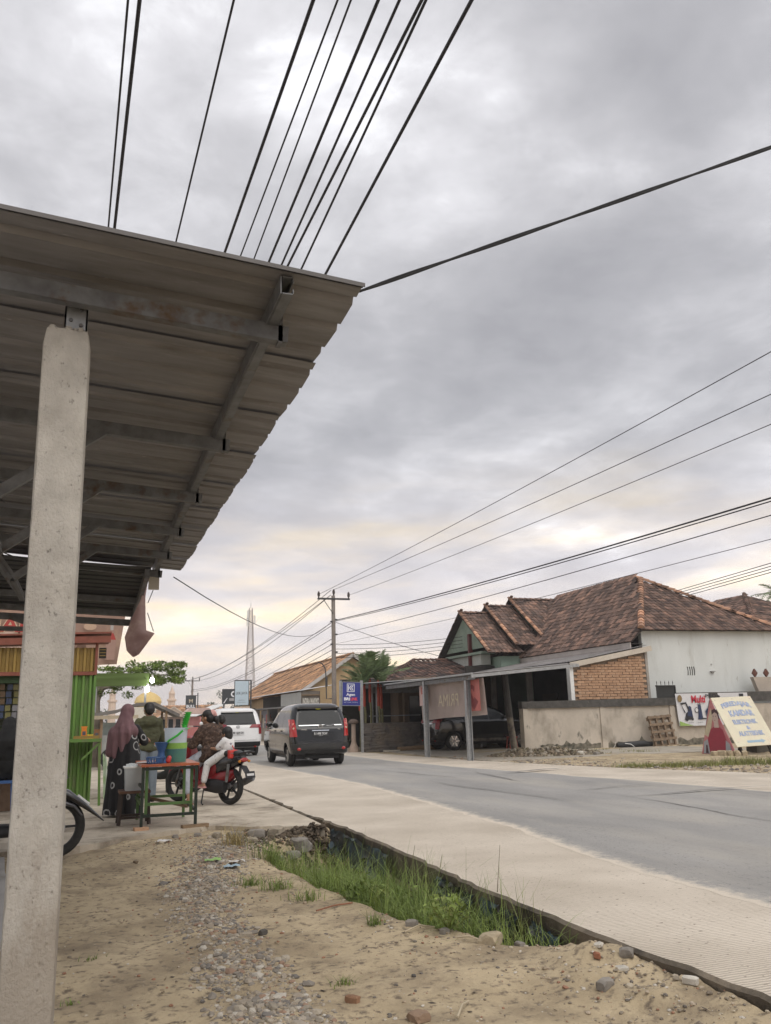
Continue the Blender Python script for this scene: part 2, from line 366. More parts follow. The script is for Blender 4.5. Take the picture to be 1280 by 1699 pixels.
def road():
    # concrete slab with broom grooves
    b = MB(); ys = [-30, -8, 0] + [1 + .16 * i for i in range(88)] + [15.5 + .7 * i for i in range(40)] + [46, 60, 90, 150, 300, 600]
    for i, y in enumerate(ys):
        jag = .03 * fbm(0, y * 2.2, 9) + .04 * fbm(3, y * 6, 2) - .035 * (1 if fbm(8, y * 3.3, 1) > .3 else 0)
        x0 = (xnear(max(y, 0)) if y < 13 else 3.0) - jag; x1 = xfar(max(y, 0)) + .06 * fbm(5, y * .9, 4)
        if y > 46: x1 = 10.6
        b.v += [Vector(p) for p in ((x0 + .05, y, -.28), (x0, y, -.02), (x0 + .02, y, 0), (x1, y, 0), (x1 + .05, y, -.25))]
        if i:
            o = (i - 1) * 5
            for k in range(4): b.f.append((o + k, o + k + 1, o + 6 + k, o + 5 + k)); b.m.append(1 if k in (0, 1, 3) else 0)
    m = bpy.data.materials.new('broomed concrete'); m.use_nodes = True; nt = m.node_tree; N = nt.nodes.new; L = nt.links.new
    p = nt.nodes['Principled BSDF']; p.inputs['Roughness'].default_value = .92
    g = N('ShaderNodeNewGeometry'); mp = N('ShaderNodeMapping'); L(g.outputs['Position'], mp.inputs[0])
    def nz(s, d=6): 
        n = N('ShaderNodeTexNoise'); n.inputs['Scale'].default_value = s; n.inputs['Detail'].default_value = d; L(mp.outputs[0], n.inputs['Vector']); return n.outputs[0]
    def rp(src, a, b_, ca, cb):
        r = N('ShaderNodeValToRGB'); L(src, r.inputs[0]); e = r.color_ramp.elements; e[0].position = a; e[0].color = (*ca, 1); e[1].position = b_; e[1].color = (*cb, 1); return r.outputs[0]
    wv = N('ShaderNodeTexWave'); wv.bands_direction = 'Y'; wv.inputs['Scale'].default_value = 10.5; wv.inputs['Distortion'].default_value = 2.2; wv.inputs['Detail'].default_value = 3; wv.inputs['Detail Scale'].default_value = 1.6
    L(mp.outputs[0], wv.inputs['Vector'])
    c = rp(nz(.9, 8), .3, .7, (.50, .435, .355), (.68, .605, .51))
    mx = N('ShaderNodeMix'); mx.data_type = 'RGBA'; mx.blend_type = 'MULTIPLY'; L(c, mx.inputs[6]); L(rp(wv.outputs[1], .02, .34, (.50, .48, .45), (1, 1, 1)), mx.inputs[7])
    # grooves are worn away in places
    L(rp(nz(.55, 4), .36, .60, (.45,) * 3, (1,) * 3), mx.inputs[0])
    m2 = N('ShaderNodeMix'); m2.data_type = 'RGBA'; L(rp(nz(26, 4), .63, .72, (0,) * 3, (1,) * 3), m2.inputs[0]); L(mx.outputs[2], m2.inputs[6]); m2.inputs[7].default_value = (.22, .18, .14, 1)
    L(m2.outputs[2], p.inputs['Base Color'])
    bp = N('ShaderNodeBump'); bp.inputs['Strength'].default_value = .6; bp.inputs['Distance'].default_value = .008; L(wv.outputs[1], bp.inputs['Height']); L(bp.outputs[0], p.inputs['Normal'])
    m_e = mat('dirty slab edge', (.27, .225, .17), (.13, .11, .085), 3, rough=.95, coords='World', bump=.9, bscale=26, c3=(.07, .06, .048), s3=2.2, t3=(.48, .66))
    tag(b.build('road_shoulder', [m, m_e], fix=False, smooth=30), kind='structure')
    # worn asphalt over it
    b = MB(); ys = [-30, -8, 0] + [1 + .12 * i for i in range(150)] + [19.2 + .5 * i for i in range(50)] + [50, 60, 90, 150, 300, 600]
    A0 = [(0, 4.15), (4.8, 4.35), (7, 4.42), (9.3, 4.74), (12.8, 5.0), (16.8, 5.22), (22, 5.0), (30, 4.6), (60, 4.2)]
    A1 = [(0, 13.2), (8, 11.2), (11.2, 10.3), (17.2, 9.6), (19.5, 9.15), (24.6, 8.75), (35, 8.7), (60, 9.0)]
    for i, y in enumerate(ys):
        x0 = lerp(A0, y)[0] + .10 * fbm(1, y * .9, 5) + .045 * fbm(4, y * 5, 5); x1 = lerp(A1, y)[0] + .16 * fbm(2, y * .6, 6) + .05 * fbm(2, y * 4, 5)
        cs = ((x0, .001), (x0 + .12, .004), (x0 + .35, .008), (x0 + .9, .012), ((x0 + x1) / 2, .03), (x1 - .9, .012), (x1 - .35, .008), (x1 - .12, .004), (x1, .001))
        b.v += [Vector((q, y, z)) for q, z in cs]
        if i:
            o = (i - 1) * 9
            for k in range(8): b.f.append((o + k, o + k + 1, o + 10 + k, o + 9 + k)); b.m.append(0)
    m = mat('dusty asphalt', (.335, .322, .305), (.25, .242, .232), .8, rough=.9, coords='World', bump=.4, bscale=120, c3=(.40, .37, .325), s3=.6, t3=(.48, .74), stretch=(1, .3, 1), c4=(.15, .145, .14), s4=60, t4=(.60, .7))
    # dust off the concrete lies over the thin edges of the asphalt
    nt = m.node_tree; N = nt.nodes.new; L = nt.links.new; pb = nt.nodes['Principled BSDF']; src = pb.inputs['Base Color'].links[0].from_socket
    at = N('ShaderNodeAttribute'); at.attribute_name = 'dust'; gp = N('ShaderNodeNewGeometry'); nz = N('ShaderNodeTexNoise'); nz.inputs['Scale'].default_value = 7; nz.inputs['Detail'].default_value = 10; nz.inputs['Roughness'].default_value = .8; L(gp.outputs['Position'], nz.inputs['Vector'])
    ad = N('ShaderNodeMath'); ad.operation = 'ADD'; L(at.outputs['Fac'], ad.inputs[0]); L(nz.outputs[0], ad.inputs[1]); mr = N('ShaderNodeMapRange'); mr.inputs[1].default_value = .78; mr.inputs[2].default_value = 1.02; L(ad.outputs[0], mr.inputs[0])
    mx = N('ShaderNodeMix'); mx.data_type = 'RGBA'; L(mr.outputs[0], mx.inputs[0]); L(src, mx.inputs[6]); mx.inputs[7].default_value = (.60, .53, .44, 1); L(mx.outputs[2], pb.inputs['Base Color'])
    o = b.build('road', m, fix=False, smooth=True); tag(o, kind='structure')
    o.data.attributes.new('dust', 'FLOAT', 'POINT').data.foreach_set('value', [(.62, .36, .12, 0, 0, 0, .12, .36, .62)[i % 9] for i in range(len(o.data.vertices))])
    # tar patches and the long crack on the asphalt
    mp_ = mat('dark tar', (.13, .125, .118), (.19, .18, .17), 9, rough=.9)
    for (x, y, w, l, a) in ((9.3, 11.6, .05, 3.0, .12), (8.6, 12.9, .03, 1.9, .2), (9.6, 17.6, .12, 2.0, .35), (7.6, 9.6, .02, 4.2, 1.45), (6.6, 13.6, .025, 5.0, 1.62), (8.1, 16.5, .03, 3.5, 1.4), (7.0, 18.5, .025, 4, 1.7)):
        bb = MB(); pts = []
        for s in (1, -1):
            for i in range(13):
                t = (i if s > 0 else 12 - i) / 12; ww = w * (.4 + .6 * abs(fbm(t * 5, s * 3 + x, y))) * s * min(1, 4 * t * (1 - t) + .1)
                px, py = (t - .5) * l, ww + .1 * fbm(t * 3, 0, x)
                pts.append((x + px * cos(a) - py * sin(a), y + px * sin(a) + py * cos(a)))
        bb.add([(p[0], p[1], .036) for p in pts], [tuple(range(len(pts)))])
        tag(bb.build('road_crack', mp_), kind='structure')
road()
def forecourt():
    b = MB(); pts = [(-9, 10.9), (-2, 10.5)]
    for i in range(44):
        x = -1.2 + i * (4.1 / 43); y = lerp([(-1.2, 10.35), (.2, 10.45), (.55, 10.9), (1.0, 11.2), (1.6, 11.5), (2.1, 11.1), (2.9, 10.75)], x)[0] + .16 * fbm(x * 2.3, 4, 4) + .06 * fbm(x * 8, 1, 1)
        pts.append((x, y))
    pts += [(2.93, 11.6), (2.95, 16), (2.95, 60), (2.9, 120), (-9, 120)]
    b.prism(pts, -.14, -.006)
    m = mat('worn forecourt concrete', (.54, .475, .385), (.40, .345, .275), 1.6, rough=.93, coords='World', bump=.5, bscale=45, c3=(.20, .165, .125), s3=1.3, t3=(.50, .66), c4=(.16, .13, .10), s4=9, t4=(.62, .72))
    tag(b.build('forecourt_pavement', m), kind='structure')
    b = MB(); b.prism([(-.34, .3), (-.30, 3), (-.42, 6.3), (-.40, 7.5), (-.62, 9.2), (-.7, 10.2), (-9, 10.2), (-9, .3)], -.2, -.035)
    tag(b.build('shop_floor', mat('shop floor concrete', (.42, .40, .38), (.33, .315, .30), 2.2, rough=.85, coords='World', bump=.3, c3=(.26, .235, .2), s3=1.5)), kind='structure')
forecourt()

# ------------------------------------------------------------------ canopy over the shop front
def canopy():
    T = thing('shop_canopy', (-.14, 3.5, -.1), 'grey corrugated metal canopy on a square concrete pillar in front of the shop', 'canopy')
    zr = lambda x: 3.04 + (1.0 - x) * .072          # roof surface height
    # pillar with chipped edges
    b = MB(); n = 46; w = .092
    ring = [(-1, -1), (-.5, -1), (0, -1), (.5, -1), (1, -1), (1, -.5), (1, 0), (1, .5), (1, 1), (.5, 1), (0, 1), (-.5, 1), (-1, 1), (-1, .5), (-1, 0), (-1, -.5)]
    for i in range(n + 1):
        z = -.15 + i * (2.99 + .03) / n
        for k, (x, y) in enumerate(ring):
            corner = abs(x) == 1 and abs(y) == 1
            s = .93 if corner else 1.0
            s -= max(0, fbm(x * 2 + 5, y * 2 + z * 6, z * 4)) * (.09 if corner else .012)
            if i == n: s *= .9; 
            zz = z + (.018 * fbm(x * 3, y * 3, 2) if i >= n - 1 else 0)
            b.v.append(Vector((-.14 + x * w * s + .010 * (z - 1.4) * -.6, 3.5 + y * w * s, zz)))
    k = len(ring)
    for i in range(n):
        for j in range(k): b.f.append((i * k + j, i * k + (j + 1) % k, (i + 1) * k + (j + 1) % k, (i + 1) * k + j)); b.m.append(0)
    b.f.append(tuple(range(n * k, n * k + k))); b.m.append(0)
    b.build('pillar', mud_foot(), T, world=True, smooth=25)
    # broken mortar on the pillar head
    b = MB()
    for i in range(16):
        a = random.random() * 6.28; q = (random.uniform(-.062, .08), random.uniform(-.075, .0))
        b.ell((-.155 + q[0], 3.5 + q[1], 2.875), (.016, .015, .014), 6, 4)
    b.build('mortar_rim', m_conc_pil, T, world=True)
    b = MB(); b.bb((-.165, 3.46, 2.86), (-.075, 3.475, 3.08)); b.bb((-.165, 3.46, 2.86), (-.158, 3.55, 3.08)); b.bb((-.082, 3.46, 2.86), (-.075, 3.55, 3.08))
    b.build('stub_post', m_steel, T, world=True)
    for z in (2.93, 3.0, 3.05):
        for x, dz in ((-.14, 0), (-.10, .02)): b = MB(); b.cyl((x, 3.452, z - dz), (x, 3.46, z - dz), .008, n=8); b.build('bolt', m_steel_dk, T, world=True)
    # roof sheets, each overlapping the next with three ribs
    y = 3.07; k = 0; W = .80
    while y < 10.15:
        y1 = min(y + W, 10.22); prof = []; yy = y
        def rib(yc): return [(yc - .035, 0), (yc - .018, .026), (yc + .018, .026), (yc + .035, 0)]
        prof = [(y - .02, .0)]
        for r in range(3):
            yc = y + .10 + r * .27
            if yc + .05 < y1: prof += rib(yc)
        prof.append((y1 + .03, .004))
        b = MB(); xs = [1.0 + .012 * fbm(k * 3.3, 2, 1) + .01 * (k % 2), .9, .5, 0, -.6, -1.4, -2.4, -3.6]
        nn = len(prof); tilt = .010
        for top in (0, 1):
            for xi, x in enumerate(xs):
                for (py, pz) in prof: b.v.append(Vector((x + (.012 * sin((py - y) / W * 3) if xi == 0 else 0), py, zr(x) + pz + top * .0025 + tilt * (py - y) / W + .004 * fbm(x * 2, py, 1))))
        m0 = len(xs) * nn
        for top in (0, 1):
            for i in range(len(xs) - 1):
                for j in range(nn - 1): b.f.append(tuple(top * m0 + q for q in (i * nn + j, i * nn + j + 1, (i + 1) * nn + j + 1, (i + 1) * nn + j))); b.m.append(0)
        for j in range(nn - 1): b.f.append((j, j + 1, m0 + j + 1, m0 + j)); b.m.append(0)
        b.build('roof_sheet', m_sheet, T, world=True)
        y = y1; k += 1
    # barge flashing on the near gable edge
    b = MB(); b.bar((1.01, 3.055, zr(1.01) + .016), (-3.6, 3.055, zr(-3.6) + .016), .035, .006); b.bar((1.01, 3.036, zr(1.01) + .008), (-3.6, 3.036, zr(-3.6) + .008), .003, .018)
    b.build('flashing', mat('flashing sheet', (.15, .142, .14), (.12, .113, .11), 3, rough=.6, metal=.2), T, world=True)
    # channel beam under the eave, along the road
    def channel(a, c, w, h, name='beam', m=m_steel_dk, up=(0, 0, 1)):
        b = MB(); a, c = Vector(a), Vector(c); t = (c - a).normalized(); x = t.cross(Vector(up)).normalized(); z = x.cross(t)
        b.bar(a - x * w / 2, c - x * w / 2, .005, h, up)
        for s in (-1, 1): b.bar(a + z * s * (h / 2 - .003), c + z * s * (h / 2 - .003), w - .012, .005, up)
        for s in (-1, 1): b.bar(a + x * (w / 2 - .004) + z * s * (h / 2 - .016), c + x * (w / 2 - .004) + z * s * (h / 2 - .016), .004, .02, up)
        return b.build(name, m, T, world=True)
    channel((.69, 3.075, zr(.69) - .045), (.69, 10.05, zr(.69) - .045), .055, .08)
    channel((-.95, 3.1, zr(-.95) - .05), (-.95, 10.05, zr(-.95) - .05), .06, .09)
    channel((-2.4, 3.1, zr(-2.4) - .05), (-2.4, 10.05, zr(-2.4) - .05), .06, .09)
    for yy in (3.40, 5.02, 6.35, 7.6, 8.75, 9.9):
        channel((.76, yy, zr(.74) - .115), (-3.6, yy, zr(-3.6) - .115), .055, .075, 'crossbeam')
        b = MB(); b.bb((.715, yy - .03, zr(.7) - .16), (.735, yy + .03, zr(.7) - .02)); b.build('bracket', m_steel_dk, T, world=True)
    for yy in (5.02, 6.35, 7.6, 8.75):
        channel((.02, yy, zr(0) - .13), (-.62, yy, zr(0) - .62), .045, .06, 'brace')
        channel((-.98, yy, zr(0) - .13), (-.62, yy, zr(0) - .62), .045, .06, 'brace')
    for (ya, yb) in ((5.0, 6.4), (7.6, 8.8)):
        channel((-.62, ya, zr(0) - .62), (-.62, yb, zr(0) - .62), .045, .06, 'tie')
        b = MB(); b.tube([(-.95, ya, 2.95), (-.8, ya + .4, 2.8), (-.62, yb, 2.85)], .006, 6); b.build('cable', m_black, T, world=True)
    for yy in (9.9,):
        b = MB(); b.bb((-.10, yy - .09, -.1), (.08, yy + .09, 2.9)); 
        b.xf(Matrix.Translation((-2.3, 0, 0))); b.build('pillar', m_conc_pil, T, world=True)
canopy()
def rear_canopy():
    T = thing('lower_canopy', (-.4, 11.5, 0), 'dark corrugated canopy hanging lower behind the big grey canopy', 'canopy')
    z0 = 2.90; zr = lambda x, y: 2.97 - .065 * (y - 9.5) + (.5 - x) * .045
    b = MB()
    ys = []; y = 9.55
    while y < 12.7: ys += [(y, 0), (y + .13, 0), (y + .155, .03), (y + .185, .03)]; y += .21
    n = len(ys)
    for x in (.62, -4.5):
        for (py, pz) in ys: b.v.append(Vector((x, py, zr(x, py) + pz)))
    for j in range(n - 1): b.f.append((j, j + 1, n + j + 1, n + j)); b.m.append(0)
    m = mat('shade darkened sheet', (.055, .055, .058), (.03, .03, .032), 3, rough=.55, metal=.3, stretch=(.4, 3, 3))  # near-black colour carries the shade of this deeper roof
    b.build('roof_sheet', m, T, world=True)
    b = MB(); b.bar((.58, 9.6, 2.90), (.58, 12.75, 2.69), .05, .10); b.build('beam', m_steel_dk, T, world=True)
    b = MB(); b.bar((.58, 12.72, 2.69), (-4.5, 12.72, 2.92), .05, .09); b.build('beam', m_steel_dk, T, world=True)
    for yy in (11.2, 12.1):
        b = MB(); b.bar((.58, yy, zr(.58, yy) - .05), (-4.5, yy, zr(-4.5, yy) - .05), .05, .07); b.build('crossbeam', m_steel_dk, T, world=True)
    b = MB(); b.bar((-.2, 12.68, 2.58), (-3.5, 12.68, 2.62), .04, .06); b.bar((-.7, 12.68, 2.62), (-1.2, 12.68, 2.80), .04, .05); b.build('brace', m_steel_dk, T, world=True)
    for x in (.60, -4.2):
        b = MB(); 
        if x > 0: b.bb((x + .03, 10.12, 2.80), (x + .15, 10.16, 3.0)); b.build('end_board', mat('cream board', (.60, .54, .45), (.5, .45, .37), 5), T, world=True)
        else: b.bb((x - .08, 12.8, -.02), (x + .08, 12.95, 2.9)); b.build('post', m_conc_pil, T, world=True)
rear_canopy()
# ------------------------------------------------------------------ tiled roofs
def tile_mat(name, a, b, moss, t3=(.46, .62)):
    m = mat(name, a, b, 2.2, rough=.85, c3=moss, s3=1.3, t3=t3, bump=.3, bscale=30)
    nt = m.node_tree; N = nt.nodes.new; L = nt.links.new; pb = nt.nodes['Principled BSDF']; src = pb.inputs['Base Color'].links[0].from_socket
    g = N('ShaderNodeNewGeometry'); r = N('ShaderNodeValToRGB'); L(g.outputs['Random Per Island'], r.inputs[0]); e = r.color_ramp.elements
    e[0].position = 0; e[0].color = (.42, .42, .43, 1); e[1].position = 1; e[1].color = (1.65, 1.55, 1.45, 1)
    for q, c in ((.22, .62), (.55, .98), (.8, 1.25)): x = e.new(q); x.color = (c, c, c, 1)
    mx = N('ShaderNodeMix'); mx.data_type = 'RGBA'; mx.blend_type = 'MULTIPLY'; mx.inputs[0].default_value = 1; L(src, mx.inputs[6]); L(r.outputs[0], mx.inputs[7]); L(mx.outputs[2], pb.inputs['Base Color'])
    return m
t_old = tile_mat('old clay tile', (.235, .145, .108), (.135, .085, .068), (.062, .05, .047), (.42, .74))
t_dark = tile_mat('dark clay tile', (.15, .085, .065), (.10, .06, .05), (.05, .042, .04))
t_ridge = tile_mat('ridge clay tile', (.40, .235, .155), (.30, .17, .115), (.11, .08, .065), (.55, .75))
t_warm = tile_mat('pale clay tile', (.46, .27, .15), (.36, .205, .115), (.20, .13, .085), (.55, .75))
m_under = plain('roof light block', (.045, .035, .03), .9)
def in_poly(p, poly):
    r = False; n = len(poly)
    for i in range(n):
        a, b = poly[i], poly[i - 1]
        if (a[1] > p[1]) != (b[1] > p[1]) and p[0] < (b[0] - a[0]) * (p[1] - a[1]) / (b[1] - a[1]) + a[0]: r = not r
    return r
def tiled(pts, T, m, tw=.21, tl=.27, bow=.035):
    """a roof plane: first two points are the eave; a slab added to block light and curved clay tiles over it"""
    P = [Vector(p) for p in pts]; ux = (P[1] - P[0]).normalized(); q = P[2] - P[0]; uy = (q - ux * q.dot(ux)).normalized(); n = ux.cross(uy)
    if n.z < 0: n = -n
    poly = [((p - P[0]).dot(ux), (p - P[0]).dot(uy)) for p in P]
    b = MB(); k = len(P); b.add([p - n * .015 for p in P] + [p - n * .05 for p in P], [tuple(range(k)), tuple(range(2 * k - 1, k - 1, -1))] + [(i, (i + 1) % k, k + (i + 1) % k, k + i) for i in range(k)])
    b.build('light_block_slab', m_under, T, world=True)  # solid dark slab added below the tiles to block light
    x0, x1 = min(p[0] for p in poly), max(p[0] for p in poly); y1 = max(p[1] for p in poly)
    b = MB(); r = 0; y = -.05
    rnd = random.Random(len(pts) * 7 + int(x1 * 10))
    while y < y1:
        x = x0 - .03 + (0 if r % 2 else tw * .02)
        while x < x1 + .05:
            if in_poly((x + tw / 2, max(y + tl * .45, .02)), poly):
                j = [rnd.uniform(-.012, .012) for _ in range(4)]
                o = P[0] + ux * (x + j[0]) + uy * (y + j[1]); s = .022 + j[2] * .8; t = .30 * tw
                vs = []
                for (yy, hh) in ((0, s), (tl * 1.10, .004)):
                    for (xx, zz) in ((0, .010), (.30 * tw, bow), (.62 * tw, bow * .75), (1.02 * tw, -.004)): vs.append(o + ux * xx + uy * yy + n * (zz + hh))
                for (xx, zz) in ((0, -.012), (.30 * tw, bow - .03), (.62 * tw, bow * .75 - .03), (1.02 * tw, -.026)): vs.append(o + ux * xx + n * (zz + s))
                b.add(vs, [(0, 1, 5, 4), (1, 2, 6, 5), (2, 3, 7, 6), (8, 9, 1, 0), (9, 10, 2, 1), (10, 11, 3, 2)])
            x += tw
        y += tl; r += 1
    tag(b.build('roof_tiles', m, T, world=True, fix=False), kind='stuff')
def ridge(a, c, T, m, r=.10, l=.30):
    a, c = Vector(a), Vector(c); t = (c - a); L_ = t.length; t.normalize(); x = t.cross(Vector((0, 0, 1))).normalized(); z = x.cross(t)
    b = MB(); d = 0; i = 0
    while d < L_:
        o = a + t * d; vs = []
        for (yy, rr) in ((0, r * 1.08), (l * 1.06, r * .92)):
            for k in range(6):
                q = pi * k / 5; vs.append(o + t * yy + x * rr * cos(q) + z * (rr * sin(q) * .9 - .02 + (.02 if yy == 0 else 0)))
        b.add(vs, [(k, k + 1, k + 7, k + 6) for k in range(5)] + [tuple(range(6))]); d += l; i += 1
    tag(b.build('ridge_tiles', m, T, world=True, fix=False), kind='stuff')

# ------------------------------------------------------------------ white house at the corner plot
m_wall_white = mat('white house wall', (.66, .68, .665), (.57, .59, .575), .9, rough=.85, coords='World', bump=.2, bscale=24, c3=(.40, .395, .36), s3=1.1, t3=(.56, .80), stretch=(1, 1, .28), c4=(.34, .33, .30), s4=7, t4=(.68, .76))
m_fascia = mat('grey fascia board', (.42, .395, .38), (.33, .31, .30), 2, rough=.8, stretch=(1, 1, 4))
m_cream = mat('cream fascia', (.58, .52, .44), (.47, .41, .34), 2, rough=.8)
m_shade = mat('dark and shaded plaster', (.055, .05, .045), (.035, .032, .03), 1.2, rough=.9)  # dark base colour puts the shade under the roofs into the walls
m_brick = mat('clay brick', (.52, .325, .205), (.41, .245, .15), 5, rough=.9, bump=.5, bscale=40, c3=(.55, .40, .28), s3=4, t3=(.55, .8), coords='World')
m_mortar = mat('mortar', (.30, .235, .175), (.22, .17, .125), 9, rough=.95, bump=.4)
def white_house():
    T = thing('white_house', (20, 27.5, 0), 'white walled house with mossy red clay hip roof behind the boundary wall', 'house')
    b = MB(); b.bb((20.0, 27.5, -.1), (26.35, 27.7, 4.35)); b.build('front_wall', m_wall_white, T, world=True)
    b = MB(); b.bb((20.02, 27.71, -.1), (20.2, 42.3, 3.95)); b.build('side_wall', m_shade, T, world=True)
    b = MB(); b.bb((26.15, 27.71, -.1), (26.34, 42.3, 4.3)); b.build('side_wall', m_wall_white, T, world=True)
    b = MB(); b.bb((20.21, 42.1, -.1), (26.14, 42.3, 4.3)); b.build('rear_wall', m_wall_white, T, world=True)
    pk, rk = (23.15, 31.5, 6.9), (23.15, 38.0, 6.9); hc = (19.85, 27.25, 4.25); rc = (26.6, 27.25, 4.28)
    tiled([(19.4, 42.4, 3.82), (19.4, 27.32, 3.82), hc, pk, rk], T, t_old)
    tiled([hc, rc, pk], T, t_old)
    tiled([(26.6, 27.25, 4.28), (26.6, 42.4, 4.28), rk, pk], T, t_old, .3, .4)
    tiled([(26.6, 42.4, 4.25), (19.4, 42.4, 3.82), rk], T, t_old, .3, .4)
    for a, c in ((hc, pk), (rc, pk), ((19.4, 42.4, 3.85), rk), (rk, pk)): ridge(Vector(a) + Vector((0, 0, .06)), Vector(c) + Vector((0, 0, .06)), T, t_ridge, .13)
    b = MB(); b.bb((19.40, 27.4, 3.42), (19.44, 42.2, 3.78)); b.build('fascia', mat('pale fascia', (.52, .475, .45), (.43, .39, .37), 2, rough=.8), T, world=True)
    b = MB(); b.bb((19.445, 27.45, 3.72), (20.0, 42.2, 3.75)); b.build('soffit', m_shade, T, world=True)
    # ventilation slots, old lamp bracket, hole
    for i in range(4):
        b = MB(); x = 21.98 + i * .10; z = 2.70
        b.prism([(x - .022, z - .17), (x + .014, z - .15), (x + .03, z), (x + .014, z + .16), (x - .022, z + .17), (x + .004, z)], 27.488, 27.505, 1); b.build('vent_slot', m_black, T, world=True)
    b = MB(); b.bb((23.02, 27.41, 2.66), (23.22, 27.52, 2.69)); b.bb((23.08, 27.44, 2.61), (23.17, 27.52, 2.655)); b.build('wall_bracket', plain('grey bracket', (.32, .31, .3)), T, world=True)
    b = MB(); b.cyl((23.12, 27.47, 2.95), (23.12, 27.51, 2.95), .03); b.build('wall_socket', plain('grey socket', (.4, .4, .38)), T, world=True)
    b = MB(); b.bb((26.35, 27.45, 2.7), (26.6, 27.8, 4.25)); b.build('downpipe_shaft', m_shade, T, world=True)
    # lean-to along the road side
    b = MB()
    ys = [27.2 + .10 * i for i in range(101)]
    for x, z in ((16.6, 3.05), (20.0, 3.66)):
        for i, y in enumerate(ys): b.v.append(Vector((x, y, z + (.018 if i % 2 else 0))))
    n = len(ys)
    for j in range(n - 1): b.f.append((j, j + 1, n + j + 1, n + j)); b.m.append(0)
    b.build('lean_to_roof', mat('grey roof sheet', (.24, .225, .22), (.17, .16, .155), 2, rough=.7, metal=.1, c3=(.11, .095, .085), s3=1.4, t3=(.45, .7)), T, world=True)
    b = MB(); b.bar((16.62, 27.22, 2.93), (20.2, 27.22, 3.55), .03, .19); b.build('fascia', m_cream, T, world=True)
    b = MB(); b.bb((16.6, 27.4, 2.88), (16.66, 37.2, 3.03)); b.build('fascia', m_fascia, T, world=True)
    # brick infill under the lean-to: every brick its own piece
    b = MB(); b.add([(16.80, 27.42, 0), (19.98, 27.42, 0), (19.98, 27.42, 3.42), (16.80, 27.42, 2.86), (16.80, 27.6, 0), (19.98, 27.6, 0), (19.98, 27.6, 3.42), (16.80, 27.6, 2.86)],
                  [(0, 1, 2, 3), (7, 6, 5, 4), (0, 4, 5, 1), (1, 5, 6, 2), (2, 6, 7, 3), (3, 7, 4, 0)])
    w = b.build('brick_infill', m_mortar, T, world=True)
    bw, bh = .300, .098
    meshes = []
    for i in range(5):
        q = MB(); q.box((0, 0, 0), (bw - .018, .06, bh - .018)); q.v = [p + Vector([random.uniform(-.005, .005) for _ in range(3)]) for p in q.v]
        o = q.build('brick', m_brick); meshes.append(o.data); bpy.data.objects.remove(o)
    r = 0; z = 1.50
    while z < 3.35:
        x = 16.82 + (0 if r % 2 else bw / 2)
        while x + bw < 19.98:
            if z + bh < 2.86 + (x - 16.8) * .176 - .02:
                share('brick', random.choice(meshes), w, Vector((x + bw / 2, 27.40 + random.uniform(-.008, .006), z + bh / 2)) - T.location, (0, 0, random.uniform(-.01, .01)))
            x += bw
        z += bh; r += 1
    for x in (16.72,): 
        b = MB(); b.bb((x - .08, 27.32, 0), (x + .07, 27.55, 2.86)); b.build('column', m_white, T, world=True)
    b = MB(); b.bb((19.99, 27.38, 0), (20.1, 27.499, 3.5)); b.build('column', mat('stained render', (.40, .37, .33), (.3, .27, .24), 3), T, world=True)
    for (x, y) in ((16.75, 30.6), (16.75, 33.8), (14.9, 31.2)):
        b = MB(); b.bb((x - .09, y - .09, 0), (x + .09, y + .09, 2.9 if x > 16 else 2.7)); b.build('column', mat('grey column paint', (.40, .385, .37), (.3, .29, .28), 2), T, world=True)
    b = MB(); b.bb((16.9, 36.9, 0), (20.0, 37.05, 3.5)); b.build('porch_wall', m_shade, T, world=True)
    # door and windows in the shaded side wall
    for y0, y1, z0, z1 in ((29.4, 30.3, 0, 2.1), (31.6, 32.9, .9, 2.1), (34, 35.3, .9, 2.1)):
        b = MB(); b.bb((19.97, y0, z0), (20.018, y1, z1)); d = b.build('door' if z0 == 0 else 'window', plain('brown joinery', (.07, .04, .025)), T, world=True)
white_house()

def neighbour_house():
    T = thing('neighbour_house', (30, 31, 0), 'house roof with red clay tiles at the right edge beyond the white house', 'house')
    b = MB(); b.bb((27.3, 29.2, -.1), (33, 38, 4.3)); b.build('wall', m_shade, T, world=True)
    pk, rk = (30.2, 33, 6.6), (30.2, 35, 6.6)
    tiled([(26.75, 38.4, 4.6), (26.75, 28.8, 4.6), pk, rk], T, t_old); tiled([(26.75, 28.8, 4.6), (33.6, 28.8, 4.6), pk], T, t_old)
    ridge((26.75, 28.8, 4.65), (30.2, 33, 6.65), T, t_old)
neighbour_house()

